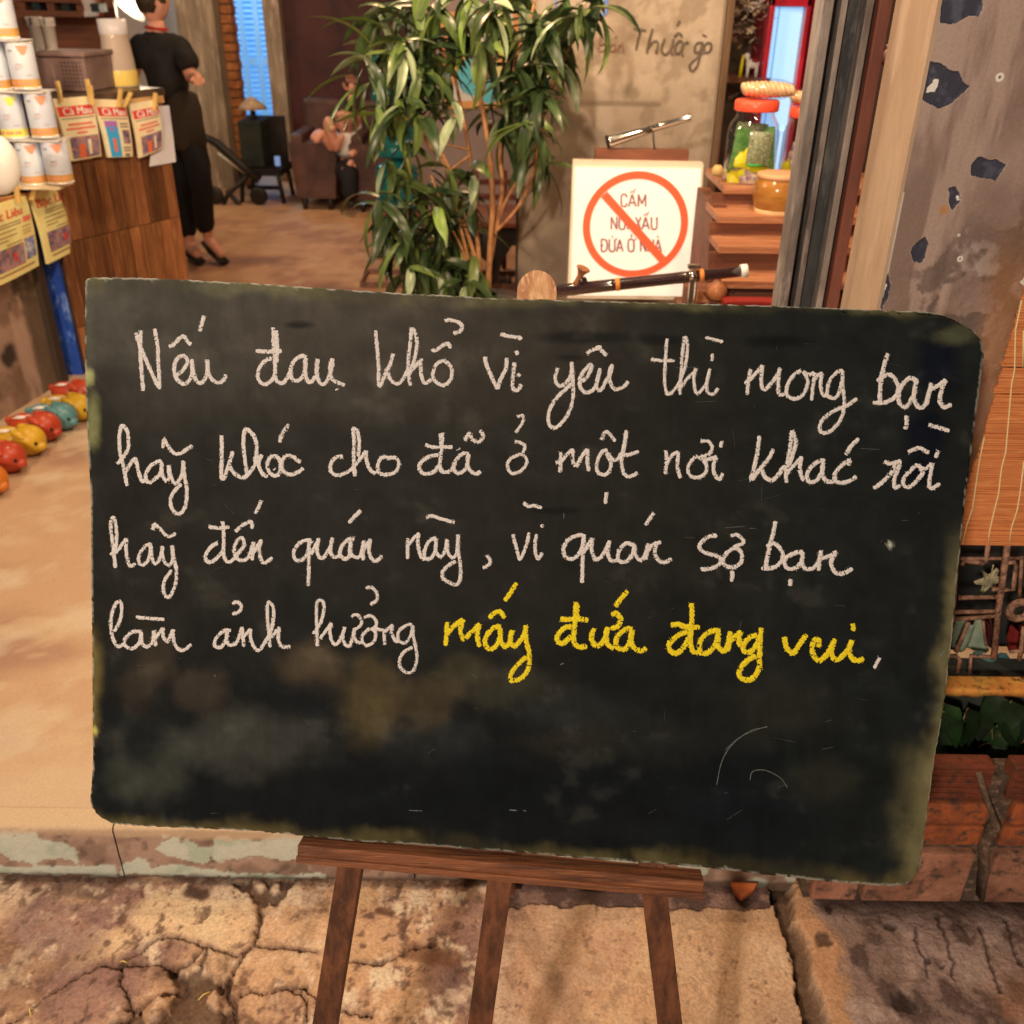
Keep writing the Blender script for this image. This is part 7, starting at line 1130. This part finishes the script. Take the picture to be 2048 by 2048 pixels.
gA = [onz(x, y, FZ+.008) for x, y in ((722, 572), (752, 546), (1032, 548), (1036, 584))]; fg_ = thing('floor_grate', 'rusty rectangular floor grate set in the cement under the plant', 'floor grate', gA[0]); gmm = M('grate_iron', obs(130, 84, 60, .8), obs(96, 62, 46, .8), scale=30, rough=.7)
y0_, y1_ = float(gA[0][1]), float(gA[1][1]); x0_, x1_ = float(gA[0][0]), float(gA[2][0])
for a_, b_ in (((x0_, y0_), (x1_, y0_)), ((x0_, y1_), (x1_, y1_)), ((x0_, y0_), (x0_, y1_)), ((x1_, y0_), (x1_, y1_))): MB().bar((a_[0], a_[1], FZ+.006), (b_[0], b_[1], FZ+.006), .05, .012).build('frame_bar', gmm, fg_)
for k in range(1, 14): x = x0_+(x1_-x0_)*(.18+.82*k/14); MB().bar((x, y0_, FZ+.006), (x, y1_, FZ+.006), .014, .010).build('grate_bar', gmm, fg_)
MB().box(((x0_+x1_)/2+.1, (y0_+y1_)/2, FZ+.003), (x1_-x0_-.25, y1_-y0_, .003)).build('pit', M('grate_pit', obs(64, 42, 32, .8), rough=.9), fg_)
# ================================================================== PEOPLE
def skin(name, joints, edges, mat, parent, sub=3, rootj=0):
    me = bpy.data.meshes.new(name); me.from_pydata([tuple(j[0]) for j in joints], edges, []); o = bpy.data.objects.new(name, me); COL.objects.link(o)
    md = o.modifiers.new('skin', 'SKIN'); md.use_smooth_shade = True; md.branch_smoothing = .6
    sv = me.skin_vertices[0].data
    for i, j in enumerate(joints):
        r = j[1]; sv[i].radius = (r, r) if not isinstance(r, tuple) else r; sv[i].use_root = (i == rootj)
    s2 = o.modifiers.new('sub', 'SUBSURF'); s2.levels = sub; s2.render_levels = sub
    dg = bpy.context.evaluated_depsgraph_get(); dg.update(); m2 = bpy.data.meshes.new_from_object(o.evaluated_get(dg)); bpy.data.objects.remove(o)
    if name in ('tshirt', 'trousers', 'shirt', 'apron'):
        for v in m2.vertices:
            p = v.co; f_ = mnoise.noise(Vector((p.x*16, p.y*16, p.z*9)))+.6*mnoise.noise(Vector((p.x*34+3, p.y*34, p.z*16))); v.co = p+v.normal*(.010*f_)
    m2.materials.clear(); m2.materials.append(mat); m2.polygons.foreach_set('use_smooth', [True]*len(m2.polygons)); o2 = bpy.data.objects.new(name, m2); COL.objects.link(o2)
    if parent: o2.parent = parent; o2.matrix_parent_inverse = Matrix.Translation(-parent.location)
    return o2
skn = M('skin_tone', obs(222, 150, 112, .9), obs(206, 130, 94, .9), scale=12, rough=.5, sss=.06); blkc = M('black_cotton', (.012, .012, .014), (.018, .017, .018), scale=20, rough=.85); hairm = M('dark_hair', (.022, .015, .010), (.05, .033, .02), scale=60, stretch=(1, 1, .2), rough=.5)
redc = M('red_collar', obs(150, 30, 26, .9), rough=.8); blkt = M('black_trousers', (.010, .010, .013), rough=.8); sand = M('dark_sandal', (.02, .015, .012), rough=.6)
def head(c, r, parent, yaw, pitch=0, glasses=False, hair=True):
    R = Matrix.Rotation(yaw, 3, 'Z')@Matrix.Rotation(pitch, 3, 'X')   # face looks along -Y before rotation
    bm = bmesh.new(); bmesh.ops.create_icosphere(bm, subdivisions=4, radius=1)
    for v in bm.verts:
        x, y, z = v.co; k = 1.0
        if z < 0: x *= 1+.26*z; y *= 1+.10*z
        if y < 0: y *= .94
        nose = math.exp(-((x/.15)**2))*math.exp(-(((z+.10)/.20)**2))*(y < -.3); y -= .20*nose
        brow = math.exp(-(((z-.18)/.10)**2))*(y < -.4); y -= .03*brow
        for ex in (-.34, .34): y += .09*math.exp(-(((x-ex)/.17)**2)-(((z-.03)/.12)**2))*(y < -.3)
        y -= .07*math.exp(-((x/.28)**2)-(((z+.50)/.09)**2))*(y < -.2); y += .04*math.exp(-((x/.30)**2)-(((z+.44)/.03)**2))*(y < -.2)
        y -= .07*math.exp(-((x/.25)**2)-(((z+.80)/.14)**2))*(y < -.1)
        for ex in (-1, 1): x += ex*.17*math.exp(-(((y-.08)/.13)**2)-(((z+.05)/.24)**2))*(x*ex > .6)
        v.co = Vector((x*r*.76, y*r*.92, z*r*1.12))
    vs = [Vector(c)+R@v.co for v in bm.verts]; bm.verts.index_update(); fs = [[v.index for v in f.verts] for f in bm.faces]
    MB().add(vs, fs, True).build('head', skn, parent)
    if hair:
        bm2 = [(i, v) for i, v in enumerate(bm.verts) if True]; hv = [Vector(c)+R@(v.co*1.08+Vector((0, .01*r, .03*r))+Vector((0, 0, .02*r*math.sin(v.co.x*90)))) for v in bm.verts]
        keep = [f for f in fs if all((bm.verts[i].co.z > r*(.42 if bm.verts[i].co.y < -r*.25 else (-.15 if bm.verts[i].co.y < r*.35 else -.62))) for i in f)] if not bm.verts.ensure_lookup_table() else []
        MB().add(hv, keep, True).build('hair', hairm, parent)
    for s in (-1, 1): MB().ell(Vector(c)+R@Vector((s*r*.27, -r*.76, r*.03)), (r*.10, r*.07, r*.05), 8, 6, R).build('eye', blk, parent)
    MB().ell(Vector(c)+R@Vector((0, -r*.80, -r*.47)), (r*.20, r*.05, r*.035), 8, 6, R).build('lips', M('lips', obs(180, 90, 76, .9), rough=.5), parent)
    if glasses:
        g = MB()
        for s in (-1, 1): g.tube([Vector(c)+R@Vector((s*r*.30+r*.22*math.cos(a), -r*.98, r*.05+r*.18*math.sin(a))) for a in np.linspace(0, 6.28, 13)], r*.028, 5)
        g.tube([Vector(c)+R@Vector((-r*.1, -r*.98, r*.08)), Vector(c)+R@Vector((r*.1, -r*.98, r*.08))], r*.025, 5)
        for s in (-1, 1): g.tube([Vector(c)+R@Vector((s*r*.5, -r*.95, r*.07)), Vector(c)+R@Vector((s*r*.76, r*.05, r*.07))], r*.02, 5)
        g.build('glasses', sand, parent)
    bm.free()
def hand(w, d, side, parent, k=1.0, palm=Vector((0, 0, -1)), name='hand'):
    """palm at wrist w towards d with five bent fingers"""
    d = d.normalized(); sd = d.cross(palm).normalized()*side; J = [(w, .021*k), (w+d*.035*k, .026*k), (w+d*.070*k, .024*k)]; E = [(0, 1), (1, 2)]; o = skin(name, J, E, skn, parent, 1)
    for i, (off, L) in enumerate(((-.027, .062), (-.009, .072), (.009, .068), (.026, .052))):
        b = w+d*.068*k+sd*off*k; c1 = b+(d*.9+palm*.3).normalized()*L*.45*k; c2 = c1+(d*.6+palm*.8).normalized()*L*.32*k; c3 = c2+(d*.3+palm*.95).normalized()*L*.25*k
        skin('finger', [(b, .0088*k), (c1, .0082*k), (c2, .0074*k), (c3, .006*k)], [(0, 1), (1, 2), (2, 3)], skn, parent, 1)
    b = w+d*.02*k-sd*.022*k; t1 = b+(d*.6-sd*.7+palm*.3).normalized()*.035*k; t2 = t1+(d*.9-sd*.1+palm*.4).normalized()*.028*k; skin('thumb', [(b, .011*k), (t1, .010*k), (t2, .0075*k)], [(0, 1), (1, 2)], skn, parent, 1)
# ---- waiter walking away to the right
WYY = 5.95
def wp2(px, py, dy=0): return V(ony(px, py, WYY+dy))
wr = thing('person', 'person in black T-shirt with red collar and black trousers walking behind the counter', 'person', onz(402, 528, FZ))
neck = wp2(312, 52); hd = wp2(306, 0)
pel = wp2(352, 205); chest = wp2(318, 120); shL = wp2(280, 84, .05); shR = wp2(362, 92, -.05); elR = wp2(384, 158, -.10); haR = wp2(396, 152, -.26); elL = wp2(262, 165, .12); haL = wp2(285, 205, .0)
hipL = pel+Vector((-.07, .04, -.02)); hipR = pel+Vector((.07, -.03, -.02)); knL = wp2(366, 350, .05); anL = wp2(378, 486, .10); toL = wp2(398, 512, -.06); knR = wp2(403, 368, -.12); anR = wp2(416, 478, .06); toR = wp2(447, 514, -.04)
anL.z = FZ+.085; 
skin('body', [(pel, .07), (chest, .10), (neck, .050), (hd+Vector((0, .01, -.08)), .045), (shL, .05), (elL, .038), (haL, .026), (shR, .05), (elR, .038), (haR, .024), (hipL, .06), (knL, .040), (anL, .036), (toL, .030), (hipR, .06), (knR, .040), (anR, .034), (toR, .026)],
     [(0, 1), (1, 2), (2, 3), (1, 4), (4, 5), (5, 6), (1, 7), (7, 8), (8, 9), (0, 10), (10, 11), (11, 12), (12, 13), (0, 14), (14, 15), (15, 16), (16, 17)], skn, wr, 2)
skin('tshirt', [(pel+Vector((-.01, 0, -.01)), (.160, .130)), (wp2(333, 160), (.172, .125)), (chest+Vector((0, 0, .03)), (.178, .125)), (neck+Vector((0, .0, -.025)), (.075, .066)), (shL+Vector((-.0, 0, .005)), .075), (shL+(elL-shL)*.62, .066), (shR+Vector((.0, 0, .005)), .075), (shR+(elR-shR)*.80, .064)],
     [(0, 1), (1, 2), (2, 3), (2, 4), (4, 5), (2, 6), (6, 7)], blkc, wr, 2)
MB().lathe([(.066, -.010), (.064, -.002), (.057, .004), (.052, .002), (.058, -.008)], neck+Vector((0, 0, -.006)), 24, R=Matrix.Rotation(.12, 3, 'Y'), cap=False).build('collar', redc, wr)
skin('trousers', [(pel+Vector((0, 0, .05)), (.150, .12)), (pel+Vector((0, 0, -.04)), (.155, .125)), (hipL+Vector((0, 0, -.10)), .090), (knL, .066), (anL+Vector((.0, 0, .05)), .058), (hipR+Vector((0, 0, -.10)), .092), (knR, .070), (anR+Vector((-.01, 0, .04)), .060)],
     [(0, 1), (1, 2), (2, 3), (3, 4), (1, 5), (5, 6), (6, 7)], blkt, wr, 2)
skin('apron', [(pel+Vector((.06, -.05, .08)), (.10, .05)), (wp2(372, 250, -.10), (.105, .04)), (wp2(384, 305, -.11), (.095, .03))], [(0, 1), (1, 2)], M('dark_apron', (.035, .024, .018), rough=.8), wr, 2)
for an, to in ((anL, toL), (anR, toR)):
    d = (to-an); MB().tube([an-d*.25+Vector((0, 0, -.045)), an+d*.3+Vector((0, 0, -.045)), to+d*.05+Vector((0, 0, -.030))], [.034, .042, .036], 10, flat=.42).build('sandal', sand, wr)
hand(haR, (haR-elR)*.5+Vector((0, -.05, -.04)), 1, wr, .85, Vector((.2, -.5, -.6)).normalized()); hand(haL, Vector((.4, -.1, -1)), -1, wr, 1.0, Vector((0, -.6, 0)))
head(hd, .105, wr, math.radians(150), 0)
# ---- seated man with glasses
MY = 7.75
def mp(px, py, dy=0): return V(ony(px, py, MY+dy))
mr = thing('person', 'seated person with glasses and pale shirt leaning back between the armchairs', 'person', (mp(690, 300).x, MY, FZ)); hd = mp(690, 236); nk = mp(690, 262); ch = mp(692, 285); pv = mp(694, 330, .05); shL = mp(674, 272, 0); shR = mp(710, 272, 0)
kL = mp(648, 258, -.30); fL = mp(632, 282, -.32); kL2 = mp(655, 232, -.25)
skin('body', [(pv, .06), (ch+Vector((0, .02, 0)), .06), (nk, .040), (hd+Vector((0, 0, -.04)), .042)], [(0, 1), (1, 2), (2, 3)], skn, mr, 2)
for nm_, J in (('arm', [(shL, .036), (mp(672, 300, -.16), .032), (mp(686, 268, -.24), .024)]), ('arm', [(shR, .036), (mp(716, 300, -.14), .032), (mp(700, 310, -.24), .024)]), ('bare_leg', [(mp(668, 300, -.10), .040), (mp(642, 264, -.20), .034), (mp(630, 286, -.26), .024)]), ('bare_leg', [(mp(672, 296, -.16), .038), (mp(655, 236, -.24), .032), (mp(668, 262, -.30), .024)])):
    skin(nm_, J, [(0, 1), (1, 2)], skn, mr, 2)
skin('shirt', [(pv+Vector((0, -.06, .04)), (.105, .11)), (ch+Vector((0, -.06, .0)), (.12, .11)), (nk+Vector((0, -.02, -.03)), .055), (shL, .056), (mp(671, 290, -.10), .050), (shR, .056), (mp(717, 290, -.08), .050)], [(0, 1), (1, 2), (1, 3), (3, 4), (1, 5), (5, 6)], M('pale_shirt', obs(240, 206, 192, .6), obs(214, 176, 160, .6), scale=14, rough=.8), mr, 2)
skin('trousers', [(pv+Vector((0, -.10, -.02)), (.12, .11)), (mp(699, 348, -.26), .075), (mp(700, 402, -.30), .060)], [(0, 1), (1, 2)], blkt, mr, 2)
MB().tube([mp(700, 404, -.28), mp(704, 410, -.40)], [.04, .03], 8, flat=.6).build('shoe', sand, mr)
head(hd, .098, mr, math.radians(-20), -.1, glasses=True)
hand(mp(684, 262, -.2), Vector((.1, -.2, .5)), 1, mr, 1.0, Vector((.3, -.8, 0)).normalized()); hand(mp(706, 320, -.2), Vector((-.3, -.3, -.4)), 1, mr, 1.0, Vector((0, -.7, 0)))
r2_ = thing('person', 'second seated person mostly hidden by the plant, bare legs crossed and hand raised', 'person', (mp(735, 300).x, MY+.5, FZ)); hd = mp(728, 232, .5)
skin('body', [(mp(730, 330, .5), .13), (mp(730, 285, .5), .12), (mp(729, 258, .5), .05), (hd, .05), (mp(712, 272, .45), .055), (mp(702, 222, .35), .040), (mp(704, 188, .3), .028), (mp(752, 275, .5), .055), (mp(758, 310, .4), .04), (mp(748, 330, .3), .03), (mp(660, 292, .2), .05), (mp(640, 264, .1), .042), (mp(624, 280, 0), .030), (mp(668, 298, .15), .05), (mp(655, 240, .1), .042), (mp(662, 268, 0), .030)],
     [(0, 1), (1, 2), (2, 3), (1, 4), (4, 5), (5, 6), (1, 7), (7, 8), (8, 9), (0, 10), (10, 11), (11, 12), (0, 13), (13, 14), (14, 15)], skn, r2_, 2)
skin('shirt', [(mp(730, 320, .48), (.16, .14)), (mp(730, 285, .48), (.16, .13)), (mp(714, 268, .45), .07), (mp(708, 245, .40), .06), (mp(752, 275, .48), .07), (mp(756, 295, .44), .06)], [(0, 1), (1, 2), (2, 3), (1, 4), (4, 5)], MATS['pale_shirt'], r2_, 2)
head(hd, .098, r2_, math.radians(30), 0); hand(mp(704, 188, .3), Vector((.05, -.1, 1)), 1, r2_, 1.2, Vector((0, -1, 0)))
